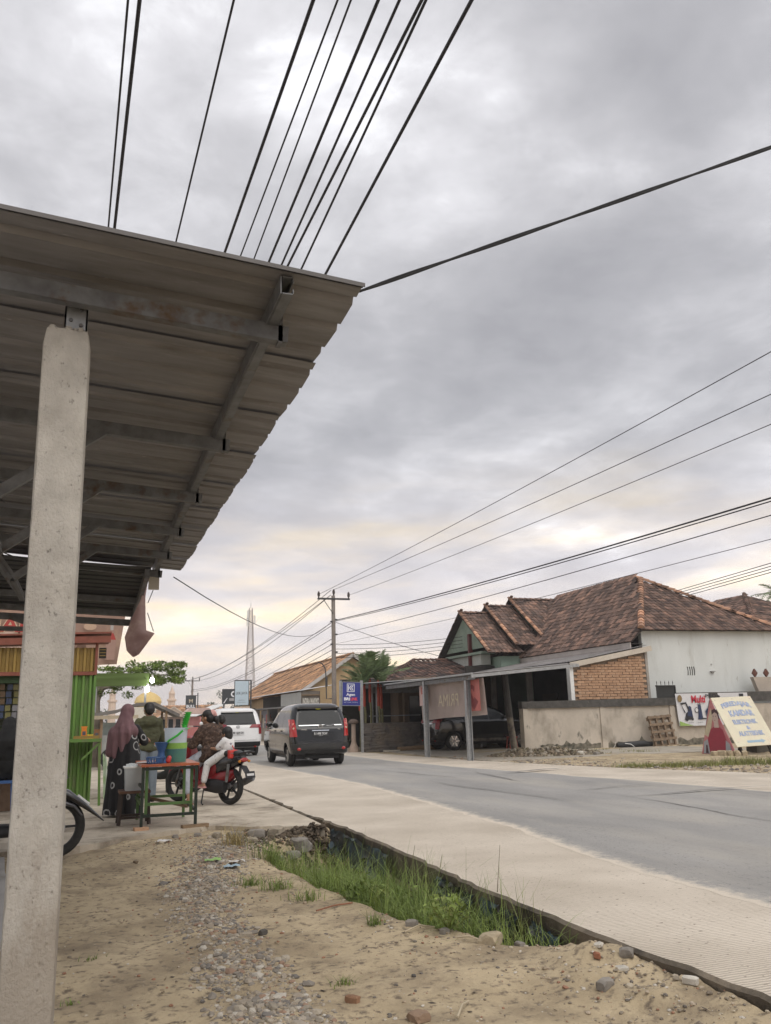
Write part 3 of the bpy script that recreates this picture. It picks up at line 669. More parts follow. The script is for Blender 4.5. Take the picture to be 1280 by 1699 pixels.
def boundary():
    m_r = mat('mouldy render', (.55, .49, .415), (.42, .37, .31), 1.3, rough=.93, coords='World', bump=.3, bscale=25, c3=(.24, .21, .17), s3=1.5, t3=(.50, .74), stretch=(1, 1, .6), c4=(.12, .115, .095), s4=2.6, t4=(.64, .74))
    m_cap = mat('blackened coping', (.055, .052, .048), (.10, .095, .088), 5, rough=.95, bump=.5, c3=(.17, .16, .15), s3=6, t3=(.6, .7))
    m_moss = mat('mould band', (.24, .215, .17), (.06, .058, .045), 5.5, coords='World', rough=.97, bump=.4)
    T = thing('boundary_wall', (17, 26.6, 0), 'mouldy rendered boundary wall with black coping before the white house', 'wall')
    b = MB(); b.bb((14.35, 26.52, -.25), (30, 26.68, 1.42)); b.build('wall_panel', m_r, T, world=True)
    b = MB(); b.bb((14.18, 26.46, -.2), (14.36, 26.75, 1.43)); b.build('pilaster', m_r, T, world=True)
    for x in (17.35, 20.3, 23.6):
        b = MB(); b.bb((x - .1, 26.48, -.2), (x + .12, 26.519, 1.42)); b.build('pilaster', m_r, T, world=True)
    b = MB(); pts = []
    n = 60
    for i in range(n + 1): pts.append((14.14 + (20.55 - 14.14) * i / n, 1.42 + .02 * fbm(i * .5, 2, 2)))
    b.prism(pts + [(20.55, 1.70), (14.14, 1.655)], 26.44, 26.74, 1); b.build('coping', m_cap, T, world=True)
    b = MB(); b.bb((20.56, 26.42, 1.50), (30, 26.74, 1.86)); b.build('coping', m_cap, T, world=True)
    # rising damp as a ragged skirting of mould
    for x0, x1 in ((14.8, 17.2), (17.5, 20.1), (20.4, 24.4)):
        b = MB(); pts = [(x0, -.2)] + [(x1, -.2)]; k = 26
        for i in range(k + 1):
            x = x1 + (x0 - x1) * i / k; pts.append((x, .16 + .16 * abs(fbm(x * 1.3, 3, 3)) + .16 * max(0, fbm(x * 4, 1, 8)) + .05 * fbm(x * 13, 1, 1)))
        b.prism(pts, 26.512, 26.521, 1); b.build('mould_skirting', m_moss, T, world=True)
    # black gate leaf with spikes over the wall
    T = thing('iron_gate', (20.1, 26.5, 1.5), 'small black sheet iron gate with spikes on top of the wall', 'gate')
    b = MB(); b.bb((19.72, 26.50, 1.5), (20.5, 26.53, 2.10)); b.build('gate_panel', plain('black iron', (.03, .032, .032), .6), T, world=True)
    b = MB(); b.bb((19.70, 26.47, 2.10), (20.54, 26.54, 2.14)); b.bb((20.5, 26.47, 1.5), (20.545, 26.54, 2.10)); b.build('gate_frame', plain('black iron', (.03, .032, .032), .6), T, world=True)
    for i in range(5):
        b = MB(); x = 19.76 + i * .175; b.cyl((x, 26.51, 2.14), (x, 26.51, 2.22), .010, n=6); b.cyl((x, 26.51, 2.22), (x, 26.51, 2.31), .020, .002, 6); b.build('spike', m_black, T, world=True)
    # beige crest with red diamonds
    T = thing('wall_crest', (25.3, 27.0, 2.0), 'beige stepped wall crest with two dark red diamonds', 'wall')
    b = MB(); b.prism([(24.75, 1.86), (27, 1.86), (27, 2.42), (24.55, 2.42)], 26.9, 27.08, 1); b.build('crest', mat('beige render', (.45, .39, .33), (.38, .33, .28), 3), T, world=True)
    for x in (24.72, 25.28, 25.84):
        b = MB(); b.prism([(x - .12, 2.57), (x, 2.42), (x + .12, 2.57), (x, 2.74)], 26.95, 27.03, 1); b.build('diamond', plain('dark red paint', (.12, .045, .03)), T, world=True)
boundary()

def washer_banner():
    T = thing('vinyl_banner', (22, 26.4, .6), 'white vinyl banner with blue cleaning machines and red lettering hung on the boundary wall', 'banner')
    F = frame((22.1, 26.40, 1.25), (1, 0, .0), (0, 0, 1)); w, h = 3.28, 1.16
    b = MB(); b.grid(lambda u, v: F @ Vector(((u - .5) * w + .06 * (.5 - v), (v - .5) * h, .012 * sin(u * 9) - .01)), 24, 4)
    b.build('sheet', mat('white vinyl', (.66, .66, .68), (.58, .58, .60), 1.5, rough=.45), T, world=True)
    bl = plain('print navy', (.025, .04, .10), .5); bk = plain('print black', (.025, .025, .03), .5); rd = plain('print crimson', (.55, .03, .06), .5); gn = plain('print lime', (.30, .45, .12), .5)
    text('Multi', .62, .27, F, -.68, .37, rd, T, bold=.03, off=.022); text('PRO', .5, .12, F, -.1, .48, bk, T, bold=.02, off=.022); text('ARTIK', .2, .05, F, -.66, .18, bk, T, off=.022)
    flat(circ(-1.50, .40, .10, 14, .13), F, plain('print tan', (.25, .17, .07)), T, 'print_figure', .022)
    flat([(-1.6, -.57), (-1.0, -.57), (-1.3, -.50), (-1.6, -.40)], F, gn, T, 'print_stripe', .022)
    def washer(u, s):
        flat([(u - .18, -.36), (u + .20, -.36), (u + .17, -.18), (u + .02, -.06), (u - .10, -.12)], F, bk, T, 'print_machine', .0215)
        flat([(u - .06, -.22), (u + .19, -.26), (u + .14, .10), (u + .04, .14)], F, bl, T, 'print_machine', .023)
    washer(-1.18, 1)
    flat([(-1.50, .24), (-1.24, .27), (-1.10, -.05), (-1.15, -.08), (-1.27, .21), (-1.46, .18), (-1.30, -.1), (-1.34, -.12)], F, bk, T, 'print_handle', .024)
    flat(circ(-1.27, -.34, .07, 12), F, bk, T, 'print_wheel', .025); flat(circ(-1.02, -.34, .05, 12), F, bk, T, 'print_wheel', .025)
    flat([(-.78, -.36), (-.55, -.36), (-.56, -.22), (-.60, .15), (-.72, .17), (-.74, -.22)], F, bl, T, 'print_machine', .022)
    flat([(-.665, .15), (-.635, .15), (-.65, .33)], F, bk, T, 'print_handle', .023); flat([(-.62, -.35), (-.40, -.36), (-.38, -.32), (-.6, -.30)], F, bk, T, 'print_nozzle', .024)
    flat(circ(-.80, -.02, .085, 14, .10), F, bk, T, 'print_hose', .022); flat(circ(-.80, -.02, .065, 14, .08), F, plain('print white', (.66, .66, .68)), T, 'print_hose', .023)
    flat([(-.36, -.28), (-.16, -.30), (-.06, -.1), (-.10, .04), (-.34, .02), (-.42, -.08)], F, bl, T, 'print_machine', .022); flat(circ(-.2, .06, .09, 14), F, bk, T, 'print_handle', .0215)
    flat(circ(.25, .45, .09, 3), F, bk, T, 'print_logo', .022); flat([(1.2, .4), (1.4, .4), (1.4, .54), (1.2, .54)], F, bk, T, 'print_logo', .022)
    for u in (-1.1, -.7, -.3): text('1200 WATT', .22, .03, F, u, -.47, bk, T, off=.022)
washer_banner()

def sign_board():
    T = thing('sandwich_board', (17.8, 20.4, 0), 'cream sandwich board with hand painted blue lettering and red portrait poster on its side', 'sign')
    A, B_ = Vector((17.1, 20.5, 1.57)), Vector((18.52, 20.5, 1.60)); C_, D = Vector((18.52, 19.68, .27)), Vector((17.1, 19.68, .22))
    F = frame((A + B_ + C_ + D) / 4, B_ - A, A - D); w, h = 1.42, (A - D).length
    b = MB(); b.box((0, 0, -.012), (w, h, .024)); b.xf(F); b.build('board', mat('cream board paint', (.68, .64, .49), (.62, .57, .44), 2.5, rough=.7, c3=(.66, .52, .42), s3=1.6, t3=(.55, .75)), T, world=True)
    bl = plain('pale blue lettering', (.42, .50, .68), .6); bd = plain('blue outline', (.16, .22, .40), .6)
    for s, ww, hh, u, v, ar in (('PEREDAJAR', 1.04, .20, 0.02, .46, .09), ('KAMDAR', .86, .20, .06, .24, .02), ('ELEKTRONIK', .84, .15, .02, -.03, 0), ('&', .12, .12, .02, -.22, 0), ('ALATTEKNIK', .88, .15, .02, -.40, 0)):
        text(s, ww, hh, F, u, v, bd, T, bold=.05, off=.004, arch=ar); text(s, ww * .965, hh * .9, F, u, v, bl, T, bold=.012, off=.007, arch=ar)
    flat([(-.28, -.62), (.22, -.62), (.22, -.59), (.36, -.655), (.22, -.72), (.22, -.69), (-.28, -.69)], F, plain('arrow blue', (.30, .43, .54)), T, 'painted_arrow', .005)
    for (x, y) in ((-.62, .7), (.62, .7), (0, .72), (.6, -.6), (-.6, -.65)):
        flat(circ(x, y, .012, 8), F, m_steel_dk, T, 'nail', .006)
    # side poster triangle, facing the road
    P0, P1, P2 = Vector((17.07, 20.52, 1.55)), Vector((17.07, 21.12, .02)), Vector((17.07, 19.66, .0))
    F2 = frame((17.066, 20.4, .0), (0, -1, 0), (0, 0, 1))       # u runs to the right as seen from the road
    def poly(pts, m, name, off): return flat(pts, F2, m, T, name, off)
    pk = mat('faded red print', (.50, .17, .19), (.60, .26, .27), 3, rough=.5); sk = plain('print skin', (.60, .47, .42)); gy = plain('print grey', (.40, .42, .46)); dk = plain('print dark', (.09, .05, .06)); rd = plain('print red', (.36, .05, .08), .5); ye = plain('print cream', (.62, .55, .40))
    b = MB(); b.prism([(20.52, 1.55), (21.12, .0), (19.68, .0)], 17.07, 17.09, 0); b.build('poster_panel', pk, T, world=True)
    poly([(-.52, .55), (-.12, 1.30), (-.10, 1.0), (-.30, .45)], ye, 'print_background', .002)
    poly([(-.45, .0), (-.40, .40), (-.22, .70), (.05, .82), (.28, .68), (.40, .35), (.42, .0)], rd, 'print_blouse', .004)
    poly([(-.06, .74), (-.05, .95), (.12, .95), (.14, .74)], sk, 'print_neck', .005)
    poly([(x * 1.0, y) for x, y in circ(.02, 1.03, .13, 16, .17)], sk, 'print_face', .006)
    poly([(-.11, 1.10), (-.10, 1.22), (.03, 1.27), (.16, 1.18), (.22, .95), (.15, 1.0), (.12, 1.12), (.02, 1.17)], dk, 'print_hair', .007)
    for u in (-.05, .05): poly(circ(u, 1.06, .022, 8, .012), dk, 'print_eye', .008)
    poly([(-.04, .95), (.04, .95), (.0, .935)], rd, 'print_mouth', .008)
    poly([(-.62, .02), (-.55, .35), (-.38, .42), (-.34, .02)], gy, 'print_panel', .009); poly([(-.52, .03), (-.48, .26), (-.42, .26), (-.40, .03)], dk, 'print_machine', .010)
    poly([(.30, .05), (.36, .4), (.5, .3), (.56, .04)], gy, 'print_arm', .009)
    for (x, y) in ((17.35, 19.86), (18.35, 19.86), (17.35, 20.95), (18.35, 20.95)):
        b = MB(); b.bar((x, y - (.12 if y < 20.4 else -.12), -.02), (x, 20.45 + (.0 if y < 20.4 else .05), 1.45), .06, .05, up=(0, 1, 0)); b.build('leg', plain('dark frame timber', (.04, .035, .03)), T, world=True)
    b = MB(); b.bar((17.15, 20.62, 1.5), (17.15, 21.15, .0), .05, .04, up=(1, 0, 0)); b.build('leg', m_steel_dk, T, world=True)
sign_board()

def pallet():
    T = thing('wooden_pallet', (19.6, 26.3, 0), 'brown wooden pallet leaning on the boundary wall beside the banner', 'pallet')
    F = frame((19.55, 26.22, .50), (1, 0, .05), (-.06, .20, 1)); mw = mat('old pallet wood', (.25, .18, .12), (.16, .115, .08), 8, rough=.9, bump=.3)
    for i in range(4):
        b = MB(); b.box((-.42 + i * .28, 0, .045), (.055, 1.16, .09)); b.xf(F); b.build('stringer', mw, T, world=True)
    for i in range(5):
        b = MB(); b.box((0, -.52 + i * .26, .10), (1.0, .085, .02)); b.xf(F); b.build('slat', mw, T, world=True)
    for i in range(4):
        b = MB(); b.box((0, -.48 + i * .32, -.012), (1.0, .13, .02)); b.xf(F); b.build('slat', mw, T, world=True)
    T = tag(MB().grid(lambda u, v: (19.25 + u * 1.25, 25.85 + v * .28 + .05 * sin(u * 7), .03 + .035 * fbm(u * 6, v * 4, 2)), 14, 4).build('flattened_sack', mat('pale sacking', (.52, .43, .29), (.42, .34, .22), 9)), 'pale flattened sack lying at the foot of the pallet', 'sack')
    b = MB(); b.tube([(17.7, 26.3, .10), (18.2, 26.32, .11), (18.8, 26.28, .12), (19.15, 26.3, .1)], [.07, .10, .10, .07], 10); tag(b.build('rolled_tarp', plain('black tarp', (.03, .03, .032))), 'black rolled tarp along the foot of the boundary wall', 'tarp')
    b = MB(); b.tube([(17.45, 26.15, .02), (17.5, 26.1, .12), (17.47, 26.05, .2)], .012, 5); b.tube([(17.9, 26.1, .16), (18.1, 26.05, .13), (18.2, 26.0, .04)], .012, 5); tag(b.build('plastic_strip', m_white), 'white plastic strip on the black rolled tarp', 'litter')
pallet()

# ------------------------------------------------------------------ carport and the banner under it
def carport():
    T = thing('carport', (12, 24, 0), 'open carport with grey steel posts and a low sheet roof by the road', 'carport')
    b = MB(); ys = [22.15 + .125 * i for i in range(61)]; n = len(ys); P = [(10.3, 2.40), (12, 2.54), (13.8, 2.68)]
    for x, z in P:
        for i, y in enumerate(ys): b.v.append(Vector((x, y, z + (.02 if i % 2 else 0))))
    for k in range(2):
        for j in range(n - 1): b.f.append((k * n + j, k * n + j + 1, (k + 1) * n + j + 1, (k + 1) * n + j)); b.m.append(0)
    b.build('roof_sheet', mat('carport sheet', (.30, .29, .285), (.20, .19, .185), 2, rough=.6, metal=.2, c3=(.13, .10, .085), s3=.9), T, world=True)
    b = MB(); b.add([(13.75, 26.9, 2.66), (16.75, 27.6, 2.86), (16.75, 37, 2.86), (13.75, 37, 2.66), (10.3, 29.7, 2.36), (10.3, 37, 2.36), (13.75, 29.7, 2.66)], [(0, 1, 2, 3), (4, 6, 3, 5)]); b.build('added_shade_roof', m_steel_dk, T, world=True)  # extra roof added to close the gap and darken the carport interior
    b = MB(); b.bar((10.28, 22.12, 2.33), (13.8, 22.12, 2.62), .04, .09); b.build('edge_beam', m_steel, T, world=True)
    b = MB(); b.bb((10.36, 22.15, 2.24), (10.42, 29.7, 2.36)); b.build('eave_beam', m_steel_dk, T, world=True)
    b = MB(); b.bar((10.30, 22.1, 2.405), (10.30, 29.7, 2.405), .05, .05); b.build('gutter', m_steel, T, world=True)
    for (x, y) in ((10.45, 22.75), (10.40, 25.9)):
        b = MB(); b.bb((x - .075, y - .02, -.05), (x - .055, y + .10, 2.36)); b.bb((x + .055, y - .02, -.05), (x + .075, y + .10, 2.36)); b.bb((x - .055, y + .06, -.05), (x + .055, y + .08, 2.36)); b.build('post', m_steel, T, world=True)
    b = MB(); b.cyl((12.2, 26.6, 0), (12.1, 26.6, 2.5), .09, .08, 12); b.build('post', m_white, T, world=True)
    b = MB(); b.cyl((13.75, 26.4, 0), (13.62, 26.4, 1.15), .12, .11, 12); b.build('post', mat('peeling pole', (.20, .17, .13), (.06, .05, .045), 5, rough=.9), T, world=True)
    b = MB(); b.cyl((13.62, 26.4, 1.15), (13.5, 26.4, 2.7), .12, .12, 12); b.build('post', m_shade, T, world=True)
    # red stools and white pot at the back of the carport
    for x in (15.0, 15.75):
        S = thing('plastic_stool', (x, 29.0, 0), 'small red stool %s the dark wooden pole under the carport' % ('left of' if x < 15.3 else 'behind'), 'stool')
        b = MB(); b.box((0, 0, .42), (.32, .32, .05)); b.build('seat', plain('red plastic', (.35, .06, .04), .4), S)
        for sx in (-1, 1):
            for sy in (-1, 1): q = MB(); q.bar((sx * .15, sy * .15, 0), (sx * .11, sy * .11, .40), .045, .045); q.build('leg', plain('red plastic', (.35, .06, .04), .4), S)
    b = MB(); b.bb((10.75, 22.0, -.06), (19.95, 36.8, .015)); tag(b.build('carport_floor', mat('carport concrete', (.40, .36, .30), (.31, .275, .225), 1.3, rough=.9, coords='World', c3=(.22, .19, .15), s3=1.2)), kind='structure')
    # advert banner seen from behind
    T = thing('hanging_banner', (10.6, 24, 1.5), 'faded pink banner with mirrored lettering hung under the carport roof', 'banner')
    c = [Vector((10.62, 27.1, 2.30)), Vector((10.60, 22.05, 2.30)), Vector((10.62, 22.0, 1.28)), Vector((10.66, 26.9, 1.10))]
    m1 = mat('pinkish vinyl back', (.47, .385, .355), (.40, .33, .30), 1.2, rough=.55, thin=.35)
    def bf(u, v):
        p = (c[3] * (1 - u) + c[2] * u) * (1 - v) + (c[0] * (1 - u) + c[1] * u) * v
        return p + Vector((.05 * sin(u * 8 + v), 0, .02 * sin(u * 5)))
    b = MB(); b.grid(bf, 24, 6); b.build('sheet', m1, T, world=True)
    F = frame((10.56, 24.45, 1.78), (0, -1, 0.0), (0, 0, 1))
    text('PRIMA', 1.55, .36, F, .02, -.06, plain('cream letter', (.60, .52, .36)), T, mirror=True, off=.03, bold=-.01)
    rp = mat('red print back', (.50, .15, .13), (.42, .12, .10), 2, rough=.55)
    flat([(1.36, -.42), (2.34, -.40), (2.30, .48), (1.34, .48)], F, rp, T, 'print_field', .03); text('2', .42, .5, F, 1.75, .08, plain('dark red letter', (.22, .05, .05)), T, mirror=True, off=.038, bold=.04)
    flat([(1.45, -.1), (1.9, -.38), (2.2, -.15), (1.95, -.02), (1.85, -.18), (1.6, -.02)], F, plain('dark red letter', (.22, .05, .05)), T, 'print_emblem', .037)
    flat([(-2.30, -.2), (-1.75, -.16), (-1.78, .44), (-2.30, .44)], F, mat('pale pink print', (.60, .43, .40), (.52, .36, .33), 2), T, 'print_field', .05)
    flat([(-2.15, .18), (-1.85, .18), (-1.85, .40), (-2.15, .40)], F, rp, T, 'print_label', .055)
carport()

# ------------------------------------------------------------------ houses behind the carport
def gable_house():
    T = thing('gabled_house', (19, 38.7, 0), 'house with three stepped red tile gables and green gable ends', 'house')
    gr = mat('green gable paint', (.20, .27, .215), (.27, .33, .27), 3, rough=.8); rd = plain('maroon timber', (.12, .03, .03))
    b = MB(); b.bb((18.4, 36.2, 0), (26, 41.3, 3.9)); b.build('wall', mat('pale green wall', (.30, .40, .33), (.24, .33, .27), 1.5), T, world=True)
    for i, (x0, x1, dz) in enumerate(((17.5, 19.3, 0), (18.95, 20.7, .36), (20.35, 23.2, .74))):
        a = 38.75; h = 6.19 + dz; e0, e1, ez = 35.7, 41.75, 4.05 + dz
        tiled([(x0, e0, ez), (x1, e0, ez), (x1, a, h), (x0, a, h)], T, t_old); tiled([(x1, e1, ez), (x0, e1, ez), (x0, a, h), (x1, a, h)], T, t_old)
        ridge((x0, a, h + .05), (x1, a, h + .05), T, t_old)
        for e in (e0, e1): ridge((x0 + .06, e, ez + .05), (x0 + .06, a, h + .05), T, t_ridge, .09)
        b = MB(); b.prism([(e0 + .6, ez + .30), (e1 - .6, ez + .30), (a, h - .12)], x0 + .28, x0 + .36, 0); b.build('gable_end', gr, T, world=True)
    b = MB(); b.bb((17.6, 36.6, 4.05), (18.3, 40.9, 4.17)); b.build('gable_sill', gr, T, world=True)
    b = MB(); b.bb((17.75, 37.0, 3.55), (18.25, 40.5, 4.04)); b.build('gable_beam', mat('pale gable board', (.48, .5, .46), (.4, .42, .38), 2), T, world=True)
    b = MB(); b.bb((17.62, 38.0, 0), (17.80, 38.18, 5.1)); b.build('post', rd, T, world=True)
    b = MB(); b.prism([(37.4, 4.6), (40.2, 4.6), (38.75, 5.7)], 17.95, 18.03, 0); b.build('gable_lattice', plain('dark green timber', (.03, .07, .05)), T, world=True)
    T = thing('porch_house', (13, 36, 0), 'low house with dark tiled hip roof and shaded porch behind the slate wall', 'house')
    b = MB(); b.bb((12.9, 34.6, 0), (17.3, 41.5, 2.9)); b.build('wall', mat('brown plaster', (.20, .15, .11), (.15, .11, .08), 1.5), T, world=True)
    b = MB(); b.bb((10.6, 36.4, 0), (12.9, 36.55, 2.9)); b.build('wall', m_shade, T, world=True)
    tiled([(12.4, 36.0, 2.78), (17.9, 36.0, 2.78), (18.0, 40.6, 3.97), (15.7, 40.6, 3.97)], T, t_dark, .25, .3)
    tiled([(12.4, 42.0, 2.78), (12.4, 36.0, 2.78), (15.7, 40.6, 3.97)], T, t_dark, .25, .3)
    ridge((12.4, 36, 2.83), (15.7, 40.6, 4.02), T, t_dark); ridge((15.7, 40.6, 4.02), (18, 40.6, 4.02), T, t_dark)
    b = MB(); b.bar((11.0, 33.0, 2.55), (13.2, 30.2, 2.62), 2.4, .02); b.build('awning', mat('white awning sheet', (.74, .74, .74), (.62, .62, .62), 2, rough=.5), T, world=True)
    b = MB(); b.bb((10.9, 33.2, 2.2), (13.4, 33.3, 2.48)); b.build('awning_beam', m_steel_dk, T, world=True)
    for x in (10.95, 11.15):
        b = MB(); b.cyl((x, 33.1, 0), (x, 33.1, 2.5), .05, n=8); b.build('post', m_steel, T, world=True)
    b = MB(); b.bb((12.55, 34.45, 0), (12.75, 34.58, 2.6)); b.build('door_frame', mat('wood frame', (.17, .12, .08)), T, world=True)
    b = MB(); b.bb((13.1, 34.5, .9), (14.6, 34.58, 2.1)); w = b.build('window', m_glass, T, world=True)
    b = MB(); b.bb((10.8, 33.05, 1.28), (13, 33.09, 1.32)); b.build('rail', m_steel, T, world=True)
gable_house()

def slate_wall():
    T = thing('slate_wall', (11, 31.2, 0), 'low garden wall faced with thin dark slate courses beside the carport', 'wall')
    b = MB(); b.bb((10.05, 31.25, -.1), (12.6, 31.45, 1.05)); b.build('wall_core', m_shade, T, world=True)
    ms = mat('slate', (.17, .15, .135), (.095, .088, .082), 3, rough=.85, bump=.5, bscale=18, c3=(.21, .17, .13), s3=1.4, t3=(.5, .7), coords='World'); meshes = []
    for i in range(6):
        q = MB(); q.box((0, 0, 0), (.40, .1, .058)); q.v = [p + Vector((random.uniform(-.02, .02), random.uniform(-.014, .014), random.uniform(-.006, .006))) for p in q.v]
        o = q.build('slate', ms); meshes.append(o.data); bpy.data.objects.remove(o)
    for r in range(17):
        x = 10.05 + random.uniform(-.2, 0) ; z = .0 + r * .0635
        while x < 12.2:
            s = random.uniform(.7, 1.5); share('slate', random.choice(meshes), T, Vector((x + .2 * s, 31.24 + random.uniform(-.014, .014), z)) - T.location, (0, 0, 0), (s, 1, 1)); x += .41 * s
    # gate pier with plaster foot
    T = thing('gate_pier', (9.75, 31.6, 0), 'pinkish plaster gate pier with mushroom cap beside the blue sign', 'pier')
    mp_ = mat('pink plaster', (.47, .36, .29), (.38, .29, .23), 4)
    b = MB(); b.lathe([(.22, -.05), (.20, .12), (.11, .3), (.09, .4), (.085, 1.02)], (9.72, 31.7, 0), 12); b.build('shaft', mp_, T, world=True, smooth=True)
    b = MB(); b.lathe([(.08, 1.02), (.19, 1.06), (.19, 1.12), (.10, 1.2), (.01, 1.21)], (9.72, 31.7, 0), 14); b.build('cap', mat('brown cap', (.2, .15, .12)), T, world=True, smooth=True)
    b = MB()
    T = tag(MB().tube([(11.2, 30.95, .07), (12.0, 30.9, .08), (12.9, 30.85, .09)], [.08, .1, .09], 8).build('log', m_wood), 'grey log lying at the foot of the slate wall', 'log')
    tag(MB().box((10.9, 30.75, .03), (.62, .16, .05), .1).build('plank', mat('pale plank', (.6, .55, .46))), 'pale plank on the ground before the slate wall', 'plank')
slate_wall()

def bank_sign():
    T = thing('agent_sign', (9.75, 31.0, 0), 'blue agent sign with white logo on grey posts beside the palms', 'sign')
    F = frame((9.41, 30.93, 2.13), (1, 0, -.03), (0, 0, 1))
    b = MB(); b.box((0, 0, 0), (.70, .86, .05)); b.xf(F); b.build('panel', mat('sign blue', (.035, .05, .26), (.03, .04, .22), 3, rough=.35), T, world=True)
    b = MB()
    for a, c in (((-.36, -.44), (.36, -.42)), ((-.36, .42), (.36, .44)), ((-.365, -.44), (-.345, .44)), ((.345, -.44), (.365, .44))): b.bb((a[0], a[1], -.03), (c[0], c[1], .032))
    b.xf(F); b.build('panel_frame', m_steel, T, world=True)
    W = plain('print bright white', (.85, .85, .88), .5); R_ = plain('print light red', (.75, .08, .10), .5)
    u, v, s = -.03, .22, .15
    def lg(pts, name='logo_mark'): flat([(u + p[0] * s, v + p[1] * s) for p in pts], F, W, T, name, .029)
    lg([(-1, -.85), (-.85, -.85), (-.85, .85), (-1, .85)]); lg([(.85, -.85), (1, -.85), (1, .85), (.85, .85)]); lg([(-1, .86), (1, .86), (1, 1), (-1, 1)]); lg([(-1, -1), (1, -1), (1, -.86), (-1, -.86)])
    lg([(-.72, -.7), (-.5, -.7), (-.5, .7), (-.72, .7)]); lg([(-.42, 0), (.1, .7), (.32, .7), (-.15, 0), (.32, -.7), (.1, -.7)]); lg([(.12, 0), (.55, .7), (.75, .7), (.36, 0), (.75, -.7), (.55, -.7)])
    text('Agen', .34, .13, F, -.03, -.04, W, T, bold=.03, off=.029); text('BRI', .23, .11, F, -.17, -.19, W, T, bold=.05, off=.029); text('LINK', .28, .11, F, .11, -.19, R_, T, bold=.05, off=.029); text('Agen Layanan Perbankan', .54, .04, F, -.02, -.31, W, T, off=.029)
    for x in (9.84, 9.02):
        b = MB(); b.bb((x - .045, 30.96, -.1), (x + .045, 31.05, 2.62)); b.build('post', m_steel, T, world=True)
bank_sign()
# ------------------------------------------------------------------ far side of the street
def ochre_house():
    T = thing('ochre_house', (14, 50, 0), 'ochre house with long pale clay roof and shop lean-to behind the black car', 'house')
    oc = mat('ochre wall', (.52, .38, .22), (.43, .31, .18), 1.2, rough=.9)
    b = MB(); b.prism([(12.35, -.1), (18.3, -.1), (18.3, 2.95), (15.3, 4.85), (12.35, 2.95)], 50.1, 50.3, 1); b.build('gable_wall', oc, T, world=True)
    b = MB(); b.bb((12.4, 50.31, -.1), (12.6, 72, 2.9)); b.build('side_wall', oc, T, world=True)
    tiled([(11.9, 73, 2.72), (11.9, 49.8, 2.72), (15.3, 49.8, 4.98), (15.3, 73, 4.98)], T, t_warm, .26, .32); tiled([(18.7, 49.8, 2.72), (18.7, 73, 2.72), (15.3, 73, 4.98), (15.3, 49.8, 4.98)], T, t_warm, .4, .5)
    ridge((15.3, 49.8, 5.02), (15.3, 73, 5.02), T, t_warm, .11, .35)
    for s in (-1, 1):
        b = MB(); b.bar((15.3 + s * 3.45, 49.74, 2.66), (15.3, 49.74, 4.96), .05, .20); b.build('barge_board', mat('pale barge board', (.5, .48, .46), (.42, .40, .38), 3), T, world=True)
    # shop lean-to on the road side
    b = MB(); ys = [45.2 + .15 * i for i in range(110)]; n = len(ys)
    for x, z in ((10.9, 2.72), (12.9, 3.02)):
        for i, y in enumerate(ys): b.v.append(Vector((x, y, z + (.03 if i % 2 else 0))))
    for j in range(n - 1): b.f.append((j, j + 1, n + j + 1, n + j)); b.m.append(0)
    b.build('lean_to_roof', mat('bright roof sheet', (.60, .60, .60), (.48, .48, .48), 1.5, rough=.5, metal=.2), T, world=True)
    b = MB(); b.bb((11.02, 45.4, 1.98), (11.06, 50.6, 2.66)); b.build('shop_panel', mat('corrugated white panel', (.60, .60, .58), (.50, .50, .48), 2, stretch=(1, 8, 1)), T, world=True)
    for i in range(34):
        b = MB(); b.bb((10.995, 45.45 + i * .15, 1.98), (11.019, 45.50 + i * .15, 2.66)); b.build('panel_rib', mat('corrugated white panel', (.6, .6, .58)), T, world=True)
    b = MB(); b.bb((10.2, 45.1, 1.84), (11.1, 61, 1.92)); b.build('awning', m_steel_dk, T, world=True)
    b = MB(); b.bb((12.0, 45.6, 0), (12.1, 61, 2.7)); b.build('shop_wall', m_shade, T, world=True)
    b = MB(); b.bb((11.0, 45.3, 0), (12.0, 45.45, 2.7)); b.build('shop_wall', mat('worn boards', (.22, .19, .16), (.15, .13, .11), 3), T, world=True)
    for y in (45.4, 48, 51, 54, 57.5):
        b = MB(); b.bb((10.3, y, 0), (10.42, y + .12, 1.86)); b.build('post', mat('grey timber', (.26, .23, .2), (.18, .16, .14), 4), T, world=True)
    for y in (52, 55.5):
        b = MB(); b.bb((10.6, y, 0), (10.66, y + 2.4, 1.8)); b.build('shop_board', mat('blue grey boards', (.24, .25, .30), (.18, .19, .22), 3), T, world=True)
    b = MB(); b.bb((10.5, 51, 0), (10.58, 60, .75)); b.build('counter', mat('shop counter', (.33, .29, .24), (.24, .21, .18), 3), T, world=True)
    for i in range(7):
        b = MB(); b.bb((10.55, 51.4 + i * .5, .75 + (i % 2) * .3), (10.8, 51.7 + i * .5, 1.15 + (i % 3) * .2)); b.build('hanging_goods', plain('goods %d' % (i % 4), ((.55, .5, .42), (.2, .15, .12), (.4, .1, .1), (.6, .6, .55))[i % 4]), T, world=True)
    S = thing('shop_nameboard', (11.0, 44.9, 2), 'white lettered name board on the shop lean-to beside the utility pole', 'sign')
    F = frame((11.42, 44.95, 2.20), (1, 0, 0), (0, 0, 1))
    b = MB(); b.box((0, 0, -.02), (.98, .56, .03)); b.xf(F); b.build('board', plain('dark board', (.10, .085, .07)), S, world=True)
    text('INDRA MAKMO', .90, .34, F, 0, -.04, plain('off white letter', (.62, .60, .55)), S, bold=.05, off=.003)
    b = MB(); b.box((0, .28, 0), (1.02, .05, .05)); b.xf(F); b.build('top_rail', m_wood, S, world=True)
ochre_house()

